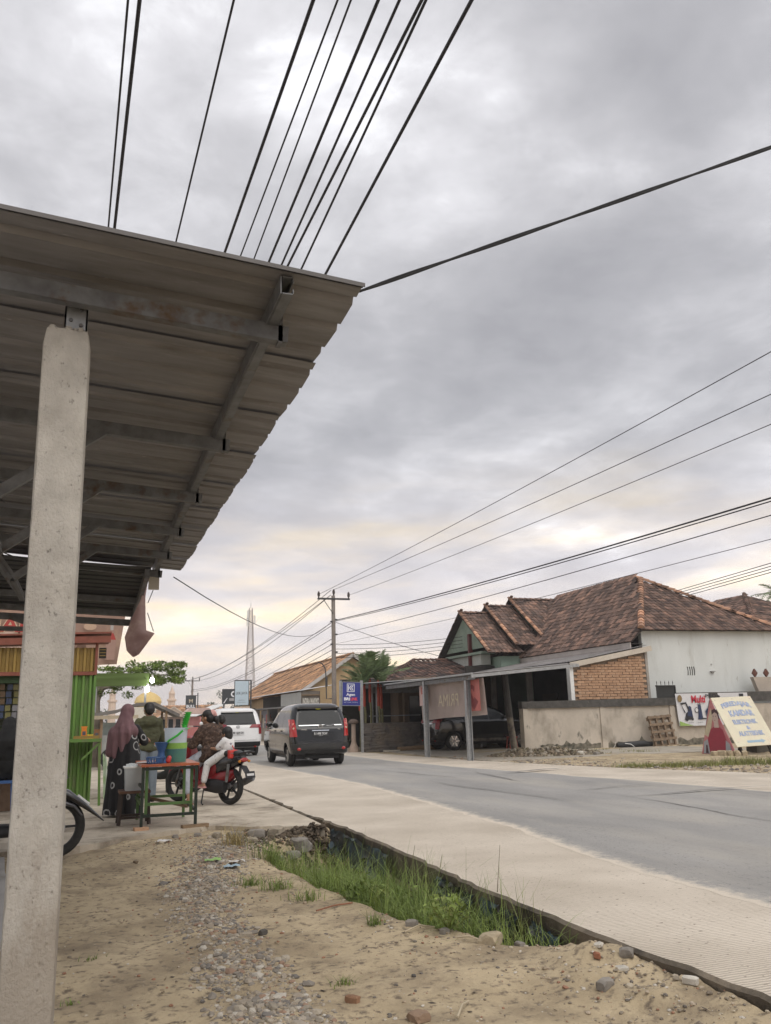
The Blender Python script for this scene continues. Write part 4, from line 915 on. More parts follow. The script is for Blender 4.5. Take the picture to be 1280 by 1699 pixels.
def pole_signs():
    def post(T, x, y, z): b = MB(); b.cyl((x, y, 0), (x, y, z), .05, n=8); b.build('post', plain('dark steel post', (.05, .055, .06)), T, world=True)
    T = thing('light_blue_sign', (9.9, 55, 0), 'tall pale blue hanging sign in a black frame above the white car', 'sign'); F = frame((9.42, 54.9, 2.93), (1, 0, 0), (0, 0, 1))
    b = MB(); b.box((0, 0, 0), (.86, 1.50, .06)); b.xf(F); b.build('panel', mat('sign pale blue', (.52, .63, .70), (.48, .58, .66), 2, rough=.4), T, world=True)
    d = plain('print slate', (.12, .14, .17)); text('LKK JAYA', .72, .22, F, 0, -.03, d, T, bold=.02, off=.035); text('SERVICE AC', .4, .05, F, 0, -.45, d, T, off=.035); text('KULKAS', .5, .05, F, 0, -.58, d, T, off=.035)
    b = MB(); b.bb((-.46, .76, -.04), (.62, .82, .04)); b.bb((.56, -.9, -.04), (.62, .76, .04)); b.bb((-.47, -.76, -.04), (-.435, .76, .04)); b.xf(F); b.build('hanger_frame', plain('dark steel post', (.05, .055, .06)), T, world=True)
    b = MB(); b.bb((.44, -.76, -.03), (.47, .76, .03)); 
    for v in (-.6, 0, .55): b.bb((.47, v, -.02), (.56, v + .03, .02))
    b.xf(F); b.build('hanger_strap', plain('dark steel post', (.05, .055, .06)), T, world=True); post(T, 10.02, 54.95, 3.7)
    T = thing('yellow_notice', (9.5, 54.9, 1.5), 'pale notice with yellow panel under the light blue hanging sign', 'sign'); F = frame((9.43, 54.75, 1.72), (1, 0, 0), (0, 0, 1))
    b = MB(); b.box((0, 0, 0), (.98, .74, .04)); b.xf(F); b.build('panel', mat('pale notice', (.66, .54, .42), (.6, .48, .37), 2), T, world=True)
    flat([(-.3, -.22), (.42, -.22), (.42, .05), (-.3, .05)], F, plain('print yellow', (.75, .50, .08)), T, 'print_field', .024)
    text('JUAL PULSA', .72, .16, F, -.02, .22, plain('print brick', (.5, .14, .06)), T, bold=.02, off=.026); text('BUKA 24 JAM', .55, .08, F, .06, -.08, plain('print brick', (.5, .14, .06)), T, off=.03)
    T = thing('black_sign', (9.6, 60, 0), 'black sign with a white ring half hidden by the light blue sign', 'sign'); F = frame((9.62, 60, 2.86), (1, 0, 0), (0, 0, 1))
    b = MB(); b.box((0, 0, 0), (1.35, 1.02, .06)); b.xf(F); b.build('panel', plain('sign charcoal', (.05, .055, .06)), T, world=True)
    W = plain('print bright white', (.85, .85, .88)); text('O', .40, .42, F, .12, .16, W, T, bold=.05, off=.035); flat([(-.18, -.3), (.5, -.3), (.5, -.12), (-.18, -.12)], F, plain('print mid grey', (.4, .4, .4)), T, 'print_label', .035); flat([(-.6, -.45), (-.52, -.45), (-.3, -.1), (-.35, -.1)], F, W, T, 'print_stroke', .035); post(T, 9.1, 60.1, 3.3)
    T = thing('hanging_sign', (9.7, 85, 0), 'small black hanging sign with a sand coloured emblem beyond the green cups', 'sign'); F = frame((9.69, 85, 2.62), (1, 0, 0), (0, 0, 1))
    b = MB(); b.box((0, 0, 0), (.98, 2.0, .08)); b.xf(F); b.build('panel', plain('sign charcoal', (.05, .055, .06)), T, world=True)
    g = plain('print sand', (.62, .53, .40)); text('BULL', .84, .30, F, 0, .02, W, T, bold=.03, off=.045); text('M', .36, .34, F, 0, .52, g, T, bold=.02, off=.045)
    for s in (-1, 1): flat([(s * .42, -.55), (s * .36, -.55), (s * .16, -.3), (s * .2, -.27)], F, W, T, 'print_stroke', .045)
    b = MB(); b.bb((-.5, 1.0, -.04), (.64, 1.06, .04)); b.xf(F); b.build('hanger_arm', m_black, T, world=True); post(T, 10.35, 85.05, 3.9)
pole_signs()

m_poleconc = mat('pole concrete', (.30, .265, .235), (.23, .20, .18), 3, rough=.9, coords='World')
def utility_pole(x, y, h, label, w=.13):
    T = thing('utility_pole', (x, y, 0), label, 'utility pole', 'utility poles'); d = plain('pole hardware', (.06, .06, .062))
    b = MB(); b.cyl((0, 0, -.1), (0, 0, h), w, w * .75, 12); b.build('pole', m_poleconc, T, smooth=True)
    b = MB(); b.box((0, -.1, h - .18), (1.72, .09, .09)); b.build('crossarm', d, T)
    for u in (-.8, 0, .8):
        b = MB(); z0 = h - .13 if u else h
        b.lathe([(.035, 0), (.035, .06), (.075, .08), (.06, .12), (.08, .15), (.06, .19), (.075, .22), (.045, .28), (.04, .32), (.0, .325)], (u, -.1, z0), 10); b.build('insulator', plain('brown porcelain', (.05, .035, .03), .3), T, smooth=True)
    b = MB(); b.bar((-.55, -.1, h - .22), (-.04, -.1, h - .95), .03, .03); b.build('arm_brace', d, T)
    for k, z in enumerate((h - 1.25, h - 1.35, h - 2.0, h - 2.5, h - 2.9)):
        b = MB(); b.box((-.13 + .26 * (k % 2 == 0), -.06, z), (.10, .12, .07)); b.build('clamp', d, T)
    return T
T = utility_pole(11.88, 42, 7.42, 'tall concrete utility pole with crossarm beside the ochre house')
b = MB(); b.tube([(-.13, 0, 2.2), (-.40, 0, 2.2), (-.42, 0, 3.3), (-.46, 0, 3.7), (-.62, 0, 3.95), (-.85, 0, 4.02)], .03, 8); b.build('conduit', plain('pole hardware', (.06, .06, .062)), T)
b = MB(); b.box((-.4, 0, 3.05), (.10, .10, .5)); b.build('meter_box', plain('pole hardware', (.06, .06, .062)), T)
utility_pole(13.1, .1, 8.35, 'near utility pole standing past the right edge of the view')
utility_pole(12.1, 105, 6.1, 'distant utility pole rising behind the small black hanging sign', .15)
utility_pole(-.42, 22.3, 7.0, 'utility pole mostly hidden behind the canopy pillar', .13)

def tower():
    T = thing('radio_tower', (36.2, 200, 0), 'tall slim red and white lattice radio tower far down the road', 'tower')
    m1 = mat('tower paint', (.50, .46, .45), (.42, .38, .37), .3, rough=.7)
    H_ = 27; hw = lambda z: 0.95 * (1 - z / H_) + .34
    for sx in (-1, 1):
        for sy in (-1, 1): b = MB(); b.tube([(sx * hw(z), sy * hw(z), z) for z in (0, 9, 18, H_)], .085, 6); b.build('leg', m1, T)
    b = MB(); z = 0
    while z < H_ - .5:
        h = max(.9, hw(z) * 1.5); z2 = min(H_, z + h); a, c = hw(z), hw(z2)
        for p, q in (((-1, -1), (1, -1)), ((1, -1), (1, 1)), ((1, 1), (-1, 1)), ((-1, 1), (-1, -1))):
            b.bar((p[0] * a, p[1] * a, z), (q[0] * a, q[1] * a, z), .07, .07)
            b.bar((p[0] * a, p[1] * a, z), (q[0] * c, q[1] * c, z2), .06, .06); b.bar((q[0] * a, q[1] * a, z), (p[0] * c, p[1] * c, z2), .06, .06)
        z = z2
    tag(b.build('lattice', m1, T), kind='stuff')
    for (x, z) in ((-.85, 23.6), (.85, 24.2), (-.8, 25.4)):
        b = MB(); b.box((x, -.5, z), (.4, .3, 2.0)); b.build('antenna', m_white, T)
    b = MB(); b.cyl((0, 0, H_), (0, 0, H_ + 1.2), .05, n=6); b.build('lightning_rod', m_steel_dk, T)
tower()

def wire(a, c, sag, r, label, grp, n=18, m=None):
    a, c = Vector(a), Vector(c); b = MB()
    b.tube([a.lerp(c, i / n) - Vector((0, 0, 4 * sag * (i / n) * (1 - i / n))) for i in range(n + 1)], r, 6)
    return tag(b.build('overhead_wire', m or m_wire, smooth=True), label, 'wire', grp)
m_wire = plain('cable sheath', (.022, .022, .025), .6)
WS = [(0.23, 6.55, -0.29, 6.30, .013), (0.38, 6.67, -0.30, 6.42, .022), (1.07, 6.79, 0.38, 6.54, .013), (1.71, 6.91, 0.95, 6.66, .021), (1.74, 6.55, 1.08, 6.30, .011), (1.68, 6.67, 1.51, 6.42, .011),
      (1.97, 6.79, 1.67, 6.54, .019), (2.16, 6.91, 1.89, 6.66, .017), (2.41, 6.55, 1.54, 6.30, .018), (2.11, 6.67, 2.23, 6.42, .016), (2.56, 6.79, 2.52, 6.54, .022)]
ORD = ['leftmost', 'second', 'third', 'fourth', 'fifth', 'sixth', 'seventh', 'eighth', 'ninth', 'tenth', 'rightmost']
for i, (xa, za, xe, ze, r) in enumerate(WS):
    wire((xa, -6, za), (xe, 22.2, ze), .0, r * .74, ('%s cable of the bundle above the canopy edge' % ORD[i]) if i in (0, 10) else '%s cable from the left in the bundle above the canopy edge' % ORD[i], 'cables above the canopy', 14)
# twisted service drop from the canopy corner
T = thing('twisted_cable', (1.0, 3.08, 3.0), 'thick twisted black cable rising to the right from the canopy corner', 'cable')
P = [Vector((1.0, 3.09, 3.045)).lerp(Vector((13.0, .25, 8.45)), i / 5) - Vector((0, 0, .10 * (i / 5) * (1 - i / 5) * 4)) for i in range(6)]
def crom(P, t):
    k = min(int(t), len(P) - 2); f = t - k; q = [Vector(P[max(0, min(len(P) - 1, k + d))]) for d in (-1, 0, 1, 2)]
    return .5 * ((2 * q[1]) + (q[2] - q[0]) * f + (2 * q[0] - 5 * q[1] + 4 * q[2] - q[3]) * f * f + (3 * q[1] - q[0] - 3 * q[2] + q[3]) * f ** 3)
for ph in (0, pi):
    b = MB(); pts = []
    for i in range(241):
        p = crom(P, i / 240 * (len(P) - 1)); a = i * .30 + ph; pts.append(p + Vector((cos(a) * .5, -cos(a) * .2, sin(a))) * .0048)
    b.tube(pts, .0056, 6); b.build('strand', m_wire, T, smooth=True, world=True)
pw = 'wires from the tall utility pole'
wire((11.07, 42, 7.45), (12.3, .0, 8.2), .18, .010, 'topmost bare wire from the tall pole to the upper right', pw)
wire((11.88, 42, 7.72), (13.1, .0, 7.50), .18, .010, 'second highest bare wire from the tall pole to the right', pw)
wire((12.69, 42, 7.45), (13.5, .0, 7.08), .19, .009, 'third highest bare wire from the tall pole to the right', pw)
wire((12.0, 42, 6.15), (13.0, .1, 5.255), .23, .019, 'thick black cable from the tall pole over the tiled roofs', pw)
wire((12.0, 42, 6.10), (13.0, .1, 5.23), .27, .013, 'black cable just under the thick one over the tiled roofs', pw)
wire((12.0, 42, 5.4), (13.0, .1, 5.08), .22, .011, 'thin cable below the thick pair over the tiled roofs', pw)
wire((12.0, 42, 4.95), (13.0, .1, 4.59), .21, .007, 'lowest thin cable from the tall pole over the tiled roofs', pw)
for k in range(4):
    wire((12.0, 42, 4.9 - k * .22), (18.0, 39.0, 5.1 - k * .17), .12, .012, '%s short service wire from the tall pole to the gabled house' % ('highest', 'second', 'third', 'lowest')[k], 'service wires to the gabled house')
wire((12.0, 42, 6.05), (16.2, 38, 4.0), .12, .012, 'steep service wire from the tall pole down to the gabled house eave', pw)
for k in range(4):
    wire((24.6 + k * .05, 31.9, 6.35 - k * .10), (13.0, .1, 4.70 - k * .07), .0, .013, '%s of four thin wires passing behind the white house roof peak' % ('highest', 'second', 'third', 'lowest')[k], 'wires over the white house')
wire((11.75, 42, 6.1), (.93, 10.3, 2.98), .75, .007, 'sagging thin wire from the tall pole to the canopy end', pw)
for k, (z0, z1, x1) in enumerate(((6.0, 4.9, 12.0), (5.85, 4.7, 11.9), (7.45, 5.95, 11.3), (7.7, 6.2, 12.1), (7.45, 5.95, 12.9))):
    wire((11.75, 42, z0), (x1, 105, z1), .8, .016, '%s wire running from the tall pole to the distant pole' % ORD[k].replace('leftmost', 'lowest'), 'wires between the two poles')
for k in range(5):
    wire((11.8, 42, 5.2 - k * .28), (10.15 + k * .1, 62 - k * 2, 3.25 - k * .1), .10, .014, '%s service wire from the tall pole down to the ochre house shop' % ('highest', 'second', 'third', 'fourth', 'lowest')[k], 'service wires to the shop')

# ------------------------------------------------------------------ far background
def far_stuff():
    T = thing('far_house', (11, 100, 0), 'far low house with red tiled gable roof beyond the food cart', 'house')
    b = MB(); b.bb((7.6, 100, 0), (15, 108, 1.9)); b.build('wall', mat('far pink wall', (.50, .38, .34), (.42, .32, .28), .8), T, world=True)
    tiled([(7.0, 99.5, 1.75), (15.5, 99.5, 1.75), (15.5, 104, 3.0), (8.6, 104, 3.0)], T, t_warm, .4, .45)
    b = MB(); b.prism([(7.8, 1.75), (11, 1.75), (9.4, 2.75)], 98.6, 98.75, 1); b.build('gable', mat('far cream wall', (.6, .5, .42)), T, world=True)
    for s in (-1, 1): b = MB(); b.bar((9.4 + s * 1.75, 98.5, 1.65), (9.4, 98.5, 2.82), .12, .12); b.build('barge_board', m_cream, T, world=True)
    for x in (8.2, 9.0, 9.8, 10.6): b = MB(); b.bb((x, 99.93, .5), (x + .5, 99.99, 1.5)); b.build('window', m_glass, T, world=True)
    T = thing('red_tent_stall', (8, 62, 0), 'pink and red roadside stall beyond the scooter rider', 'stall')
    rd = mat('faded red cloth', (.55, .22, .20), (.45, .15, .14), 1); cr = mat('pale pink cloth', (.62, .45, .40), (.5, .36, .32), 1)
    b = MB(); b.bb((6.9, 62, 0), (8.4, 63.4, .85)); b.build('counter', rd, T, world=True)
    b = MB(); b.prism([(6.6, 1.75), (8.7, 1.75), (8.3, 2.15), (7.0, 2.15)], 61.7, 63.6, 1); b.build('roof', cr, T, world=True)
    for x in (6.75, 8.5): b = MB(); b.bb((x - .05, 62, 0), (x + .05, 62.1, 1.8)); b.build('post', m_white, T, world=True)
    T = thing('mosque', (12, 180, 0), 'far mosque with yellow dome and slim minarets behind the cart roof', 'mosque')
    ye = mat('mosque yellow', (.70, .52, .20), (.62, .45, .18), .5); pk = mat('minaret pink', (.66, .52, .42), (.58, .45, .36), .5)
    b = MB(); b.bb((8, 180, 0), (17, 190, 4.2)); b.build('wall', mat('mosque wall', (.62, .58, .5)), T, world=True)
    b = MB(); b.lathe([(2.5, 4.2), (2.5, 4.7), (2.75, 5.3), (2.4, 6.2), (1.5, 6.9), (.3, 7.4), (.05, 8.2)], (12.4, 185, 0), 18); b.build('dome', ye, T, world=True, smooth=True)
    for x in (5.2, 16.7):
        b = MB(); b.lathe([(.75, 0), (.7, 5.2), (.95, 5.3), (.95, 5.6), (.6, 5.7), (.55, 6.6), (.7, 6.7), (.35, 7.4), (.03, 8.3)], (x, 180, 0), 10); b.build('minaret', pk, T, world=True)
    T = thing('white_awning_shop', (10, 66, 0), 'shop with sloping white awning behind the white car', 'shop')
    b = MB(); b.bb((9.4, 66, 0), (13, 80, 2.1)); b.build('wall', m_shade, T, world=True)
    b = MB(); b.bar((8.1, 72, 1.62), (10.6, 72, 2.55), 9, .06); b.build('awning', m_white, T, world=True)
    b = MB(); b.bb((8.4, 67.5, .9), (8.5, 76, 1.6)); b.build('front_board', rd, T, world=True)
    b = MB(); b.bb((8.8, 67.2, 0), (8.9, 67.3, 1.9)); b.build('post', m_steel_dk, T, world=True)
far_stuff()
leaf_a = mat('leaf green', (.22, .29, .075), (.12, .18, .045), 1.5, rough=.6, island=.45, thin=.35)
leaf_far = mat('far leaf', (.075, .10, .055), (.045, .062, .035), .5, rough=.8, island=.4)
bark = mat('bark', (.26, .225, .18), (.17, .145, .115), 6, rough=.95, bump=.6, bscale=20)
def crown(T, clumps, n, s, m, seed=1, flat_=.7, name='crown'):
    rnd = random.Random(seed); b = MB()
    for (c, r) in clumps:
        c = Vector(c); k = int(n * r[0] * r[1])
        for _ in range(k):
            while True:
                p = Vector((rnd.uniform(-1, 1), rnd.uniform(-1, 1), rnd.uniform(-1, 1)))
                l = p.length
                if .35 < l < 1: break
            p = c + Vector((p.x * r[0], p.y * r[1], p.z * r[2])); q = s * rnd.uniform(.6, 1.35)
            R = Matrix.Rotation(rnd.uniform(0, 6.28), 3, 'Z') @ Matrix.Rotation(rnd.uniform(-.9, .9), 3, 'X') @ Matrix.Rotation(rnd.uniform(-.6, .6), 3, 'Y')
            b.add([p + R @ Vector(v) for v in ((0, -q, 0), (q * .42, -.1 * q, .06 * q), (0, q, -.1 * q), (-q * .42, -.1 * q, .06 * q))], [(0, 1, 2, 3)])
    return b.build(name, m, T, fix=False, world=True)
def limb(b, pts, r0, r1):
    n = len(pts); b.tube(pts, [r0 + (r1 - r0) * i / (n - 1) for i in range(n)], 7)
def left_tree():
    sc_ = lambda p: Vector((p.x * 1.13, p.y * 1.13, 1.3 + (p.z - 1.3) * 1.13))
    T = thing('leafy_tree', (.39, 28.2, 0), 'green leafy tree with pale trunk behind the green kiosk', 'tree')
    b = MB(); limb(b, [(.30, 25, -.1), (.34, 25, 1.0), (.30, 25, 1.9), (.5, 25, 2.5)], .13, .09)
    for e in ((1.2, 24.8, 2.75), (2.2, 25.2, 2.6), (.9, 25.8, 2.9), (-.4, 25, 2.9), (1.7, 24.6, 2.45)): limb(b, [(.4, 25, 2.2), ((.4 + e[0]) / 2, (25 + e[1]) / 2, (2.3 + e[2]) / 2 + .05), e], .06, .012)
    b.v = [sc_(p) for p in b.v]; b.build('trunk', bark, T, world=True, smooth=True)
    rnd = random.Random(3); cl = []
    for _ in range(40):
        x = rnd.uniform(.1, 2.75); t = (x - .1) / 2.6; z = 2.62 + rnd.uniform(-.36, .36) * (1 - .35 * t) - .03 * t; cl.append(((x, 25 + rnd.uniform(-1, 1), z), (rnd.uniform(.16, .34), rnd.uniform(.2, .4), rnd.uniform(.08, .17))))
    for _ in range(6): cl.append(((rnd.uniform(.2, 1.4), 25, rnd.uniform(2.05, 2.3)), (.2, .2, .12)))
    cl = [(sc_(Vector(c)), r) for c, r in cl]; crown(T, cl, 1500, .066, leaf_a, 5)
    T = thing('far_tree', (16.4, 120, 0), 'hazy dark tree far behind the black sign with the ring', 'tree')
    b = MB(); b.cyl((17, 121, 0), (17, 121, 3), .3, .2, 8); b.build('trunk', bark, T, world=True)
    rnd = random.Random(4); cl = [((17.8 + rnd.uniform(-2.4, 3.5), 121 + rnd.uniform(-1, 1), 2.9 + rnd.uniform(-1.2, 2.0)), (1.1, 1.0, .7)) for _ in range(14)]
    crown(T, cl, 130, .2, leaf_far, 6)
    T = thing('far_hedge_tree', (13.5, 125, 0), 'low hazy tree line behind the far tiled house', 'tree')
    b = MB(); b.cyl((14, 126, 0), (14, 126, 2), .25, .15, 8); b.build('trunk', bark, T, world=True)
    crown(T, [((9 + i * .9, 126 + rnd.uniform(-1, 1), 2.1 + rnd.uniform(-.3, .7)), (1.0, .8, .8)) for i in range(9)], 110, .2, leaf_far, 8)
    # dark greenery beyond everything on both sides keeps the horizon closed
    for k, (x0, x1, y, h) in enumerate(((-160, 5, 260, 5.5), (20, 240, 270, 5.5))):
        T = thing('woodland_belt', ((x0 + x1) / 2, y, 0), 'distant belt of dark trees on the horizon %s the road' % ('left of' if k == 0 else 'right of'), 'trees'); 
        b = MB(); n = 90; vs = []
        rnd = random.Random(k)
        cl = [((x0 + (x1 - x0) * i / 60, y + rnd.uniform(-3, 3), h * .45 + rnd.uniform(-.5, .8)), (3.4, 2, h * .5)) for i in range(61)]
        o = crown(T, cl, 26, .55, leaf_far, 20 + k); o['kind'] = 'stuff'
left_tree()

def frond(b, base, az, L_, droop, lift, w, n=16, rnd=random):
    base = Vector(base); d = Vector((cos(az), sin(az), 0)); side = Vector((-sin(az), cos(az), 0)); pts = []
    for i in range(n + 1):
        t = i / n; pts.append(base + d * L_ * (t * cos(lift) * (1 - .10 * t)) + Vector((0, 0, L_ * (t * sin(lift) - droop * t * t))))
    for i in range(1, n + 1):
        t = i / n; p = pts[i]; tg = (pts[i] - pts[i - 1]).normalized(); ll = w * (sin(pi * min(1, t * .92 + .1)) ** .6)
        for s in (-1, 1):
            e = p + side * s * ll * .75 + tg * ll * .55 + Vector((0, 0, -.25 * ll * rnd.uniform(.4, 1.5) + .12 * ll)); wv = tg * .021 * L_
            b.add([p - wv, p + wv, e + wv * .3, e - wv * .2], [(0, 1, 2, 3)])
    b.tube(pts, [.012 * L_ * (1 - .8 * i / n) for i in range(n + 1)], 4)
def palms():
    pl = mat('palm leaf', (.20, .26, .12), (.12, .17, .075), 1.5, rough=.55, island=.35, thin=.25); st = mat('palm cane', (.26, .27, .13), (.2, .17, .09), 5, stretch=(1, 1, 4)); rs = plain('red crownshaft', (.50, .07, .035), .5)
    rnd = random.Random(11)
    T = thing('lipstick_palm', (10.75, 33, 0), 'clump of slender palms with red leaf sheaths behind the blue agent sign', 'palm')
    for (x, y, h, ll) in ((10.40, 32.4, 2.70, 1.60), (10.70, 32.6, 2.95, 1.75), (10.95, 32.3, 2.70, 1.6), (11.2, 32.7, 2.55, 1.5), (10.15, 32.2, 2.45, 1.4)):
        b = MB(); b.tube([(x, y, 0), (x + .04, y, h * .5), (x, y, h * .68)], .045, 8); b.build('cane', st, T, world=True, smooth=True)
        b = MB(); b.tube([(x, y, h * .62), (x, y, h * .8), (x, y, h)], [.055, .06, .035], 8); b.build('leaf_sheath', rs, T, world=True, smooth=True)
        for i in range(9):
            b = MB(); a = i * 2.4 + rnd.uniform(-.3, .3); frond(b, (x, y, h - .05), a, ll * rnd.uniform(.85, 1.2), rnd.uniform(.15, .5), rnd.uniform(.5, 1.4), .24 * ll, 20, rnd); b.build('frond', pl, T, world=True, fix=False)
    for k, (x, y, z, s) in enumerate(((39.3, 45, 6.6, 2.3), (45.2, 46, 8.6, 3.0))):
        T = thing('coconut_palm', (x, y, 0), 'palm crown showing above the white house roof' if k == 0 else 'palm crown cut by the right edge of the picture', 'palm', 'palms behind the roofs')
        b = MB(); b.tube([(x + .3, y, 0), (x + .1, y, z * .5), (x, y, z)], [.2, .16, .12], 8); b.build('trunk', bark, T, world=True, smooth=True)
        for i in range(14): b = MB(); frond(b, (x, y, z), i * .449 * 5 + rnd.random(), s * rnd.uniform(.8, 1.1), rnd.uniform(.3, .9), rnd.uniform(.3, 1.3), .5, 14, rnd); b.build('frond', pl, T, world=True, fix=False)
    # shrubs behind the gate pier
    T = thing('garden_shrub', (9.5, 32.3, 0), 'dark garden shrub under the blue agent sign', 'shrub')
    b = MB(); 
    for i in range(5): b.tube([(9.5, 32.4, 0), (9.2 + i * .15, 32.3, .5), (9.1 + i * .2, 32.4, 1.1)], .015, 5)
    b.build('stem', bark, T, world=True)
    crown(T, [((9.15 + rnd.uniform(-.2, .55), 32.3 + rnd.uniform(-.2, .2), rnd.uniform(.2, 1.55)), (.25, .2, .2)) for _ in range(13)], 1500, .06, mat('shrub leaf', (.045, .075, .02), (.025, .045, .014), 3, island=.5, c3=(.10, .13, .03), s3=3), 30)
palms()
# ------------------------------------------------------------------ kiosk, cart and banners on the near side
m_green = mat('green sheet paint', (.135, .255, .055), (.095, .19, .04), 3, rough=.6, c3=(.16, .15, .09), s3=4, t3=(.5, .75), stretch=(1, 1, .4))
m_yel = mat('mustard sheet paint', (.33, .22, .055), (.25, .16, .045), 3, rough=.55, c3=(.22, .12, .04), s3=3, t3=(.55, .75))
m_rust = mat('red brown trim', (.26, .085, .055), (.18, .06, .04), 5, rough=.7)
def kiosk():
    T = thing('green_kiosk', (-.9, 15.5, 0), 'green and mustard corrugated kiosk with red brown trim behind the pillar', 'kiosk')
    def ribbed(x0, x1, z0, z1, m, name):
        b = MB(); b.bb((x0, 15.52, z0), (x1, 15.54, z1)); p = b.build('panel', m, T, world=True); x = x0 + .04
        while x < x1 - .03:
            q = MB(); q.prism([(x - .03, 15.519), (x - .018, 15.475), (x + .018, 15.475), (x + .03, 15.519)], z0, z1, 2); q.build('rib', m, p, world=False).location = -T.location; x += .115
    ribbed(-.42, .13, .0, 2.10, m_green, 'p'); ribbed(-.42, .13, 2.16, 2.56, m_yel, 'p'); ribbed(-2.9, -.43, 2.16, 2.56, m_yel, 'p')
    b = MB(); b.bb((.13, 15.46, 2.10), (.175, 15.56, 2.66)); b.bb((-2.9, 15.46, 2.095), (.129, 15.56, 2.155)); b.build('trim', m_rust, T, world=True)
    b = MB(); b.bar((-2.95, 15.42, 2.60), (.37, 15.42, 2.70), .10, .11); b.build('fascia', m_rust, T, world=True)
    b = MB(); b.bb((.131, 15.47, 0), (.17, 15.55, 2.09)); b.build('corner_post', m_green, T, world=True)
    b = MB(); b.bar((-2.95, 16.45, 2.71), (.38, 16.45, 2.81), 2.2, .03); b.build('roof', m_rust, T, world=True)
    b = MB(); b.bb((.13, 15.56, 0), (.16, 17.4, 2.6)); b.build('side_wall', m_green, T, world=True)
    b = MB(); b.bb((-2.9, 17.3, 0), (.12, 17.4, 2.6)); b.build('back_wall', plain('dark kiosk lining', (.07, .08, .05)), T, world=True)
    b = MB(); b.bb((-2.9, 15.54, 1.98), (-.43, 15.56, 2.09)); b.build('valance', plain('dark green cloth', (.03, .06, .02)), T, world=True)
    b = MB(); b.bb((.19, 15.5, 2.38), (.31, 15.53, 2.56)); b.build('vent_box', plain('black vent', (.025, .02, .015)), T, world=True)
    for z in (2.42, 2.47, 2.52): b = MB(); b.bb((.20, 15.485, z), (.30, 15.499, z + .012)); b.build('vent_slat', m_yel, T, world=True)
    b = MB(); b.bb((-.40, 15.1, 1.0), (.30, 15.46, 1.05)); b.build('side_shelf', m_green, T, world=True)
    for x in (.27,): b = MB(); b.bar((x + .04, 15.14, 0), (x, 15.14, 1.0), .04, .04); b.bar((x, 15.13, .98), (.0, 15.13, .72), .03, .03); b.build('shelf_leg', m_green, T, world=True)
    b = MB(); b.bb((-3.2, 15.05, 0), (-.5, 15.45, 1.03)); c = b.build('counter', mat('old brick counter', (.23, .15, .10), (.14, .095, .065), 6, rough=.9, c3=(.30, .25, .19), s3=4), T, world=True)
    b = MB(); b.bb((-3.2, 15.0, 1.031), (-.48, 15.47, 1.07)); b.build('counter_top', mat('grey counter top', (.24, .25, .24)), T, world=True)
    # goods hanging inside the opening
    cols = [(.13, .05, .08), (.26, .24, .24), (.06, .11, .05), (.15, .10, .06), (.05, .07, .13), (.18, .17, .07), (.22, .22, .24)]
    for k in range(9):
        x = -1.62 + k * .105; S = thing('sachet_strip', (x, 15.75, 1.5), '%s hanging strip of small sachets from the left inside the kiosk opening' % ('first', 'second', 'third', 'fourth', 'fifth', 'sixth', 'seventh', 'eighth', 'ninth')[k], 'sachets', 'sachet strips in the kiosk')
        for r in range(5 + k % 3):
            b = MB(); b.box((random.uniform(-.01, .01), 0, .42 - r * .115), (.085, .012, .095), random.uniform(-.4, .4)); b.build('sachet', plain('sachet foil %d' % ((k + r // 3) % 7), cols[(k + r // 3) % 7], .25, metal=.25), S)
    b = MB()
    for k in range(9): b.bb((-1.9 + k * .16, 15.98, 1.0), (-1.895 + k * .16, 15.99, 1.75))
    for k in range(5): b.bb((-1.9, 15.98, 1.15 + k * .14), (-.6, 15.99, 1.155 + k * .14))
    b.build('wire_rack', plain('blue grey wire', (.2, .24, .3)), T, world=True)
    # snacks on the side shelf
    for k in range(5):
        S = thing('snack_pack', (.02 + (k % 3) * .10, 15.25 + (k // 3) * .1, 1.05), ('orange snack bag upright on the green shelf', 'yellow snack tray on the green shelf', 'brown snack bag in the green shelf row', 'orange snack packet lying behind the yellow tray', 'small yellow packet at the shelf back')[k], 'snack')
        h = (.20, .06, .15, .10, .07)[k]; c = ((.70, .22, .03), (.72, .50, .04), (.25, .12, .05), (.65, .25, .04), (.7, .5, .08))[k]
        b = MB(); b.prism([(-.05, 0), (.05, 0), (.04, h * .85), (.055, h), (-.055, h), (-.04, h * .85)], -.02, .03, 1); b.build('bag', plain('snack film %d' % k, c, .3), S)
        b = MB(); b.box((0, -.022, h * .45), (.05, .004, h * .3)); b.build('print_label', plain('snack label %d' % (k % 2), ((.1, .1, .12), (.7, .65, .5))[k % 2]), S)
    b = MB(); b.bb((-.14, 15.12, 1.055), (.26, 15.13, 1.10)); tag(b.build('shelf_edge_rail', m_yel), 'yellow rail along the front of the green shelf', 'rail')
    # cloth hanging off the shelf side
    b = MB(); b.grid(lambda u, v: (.33 + .07 * u + .04 * (1 - v), 15.1 + .03 * sin(u * 6), .12 + .7 * v - .1 * u), 5, 8); tag(b.build('hanging_bag', mat('pale plastic print', (.62, .68, .62), (.40, .55, .30), 7, rough=.4)), 'pale printed plastic sack hanging by the green shelf leg', 'sack')
kiosk()
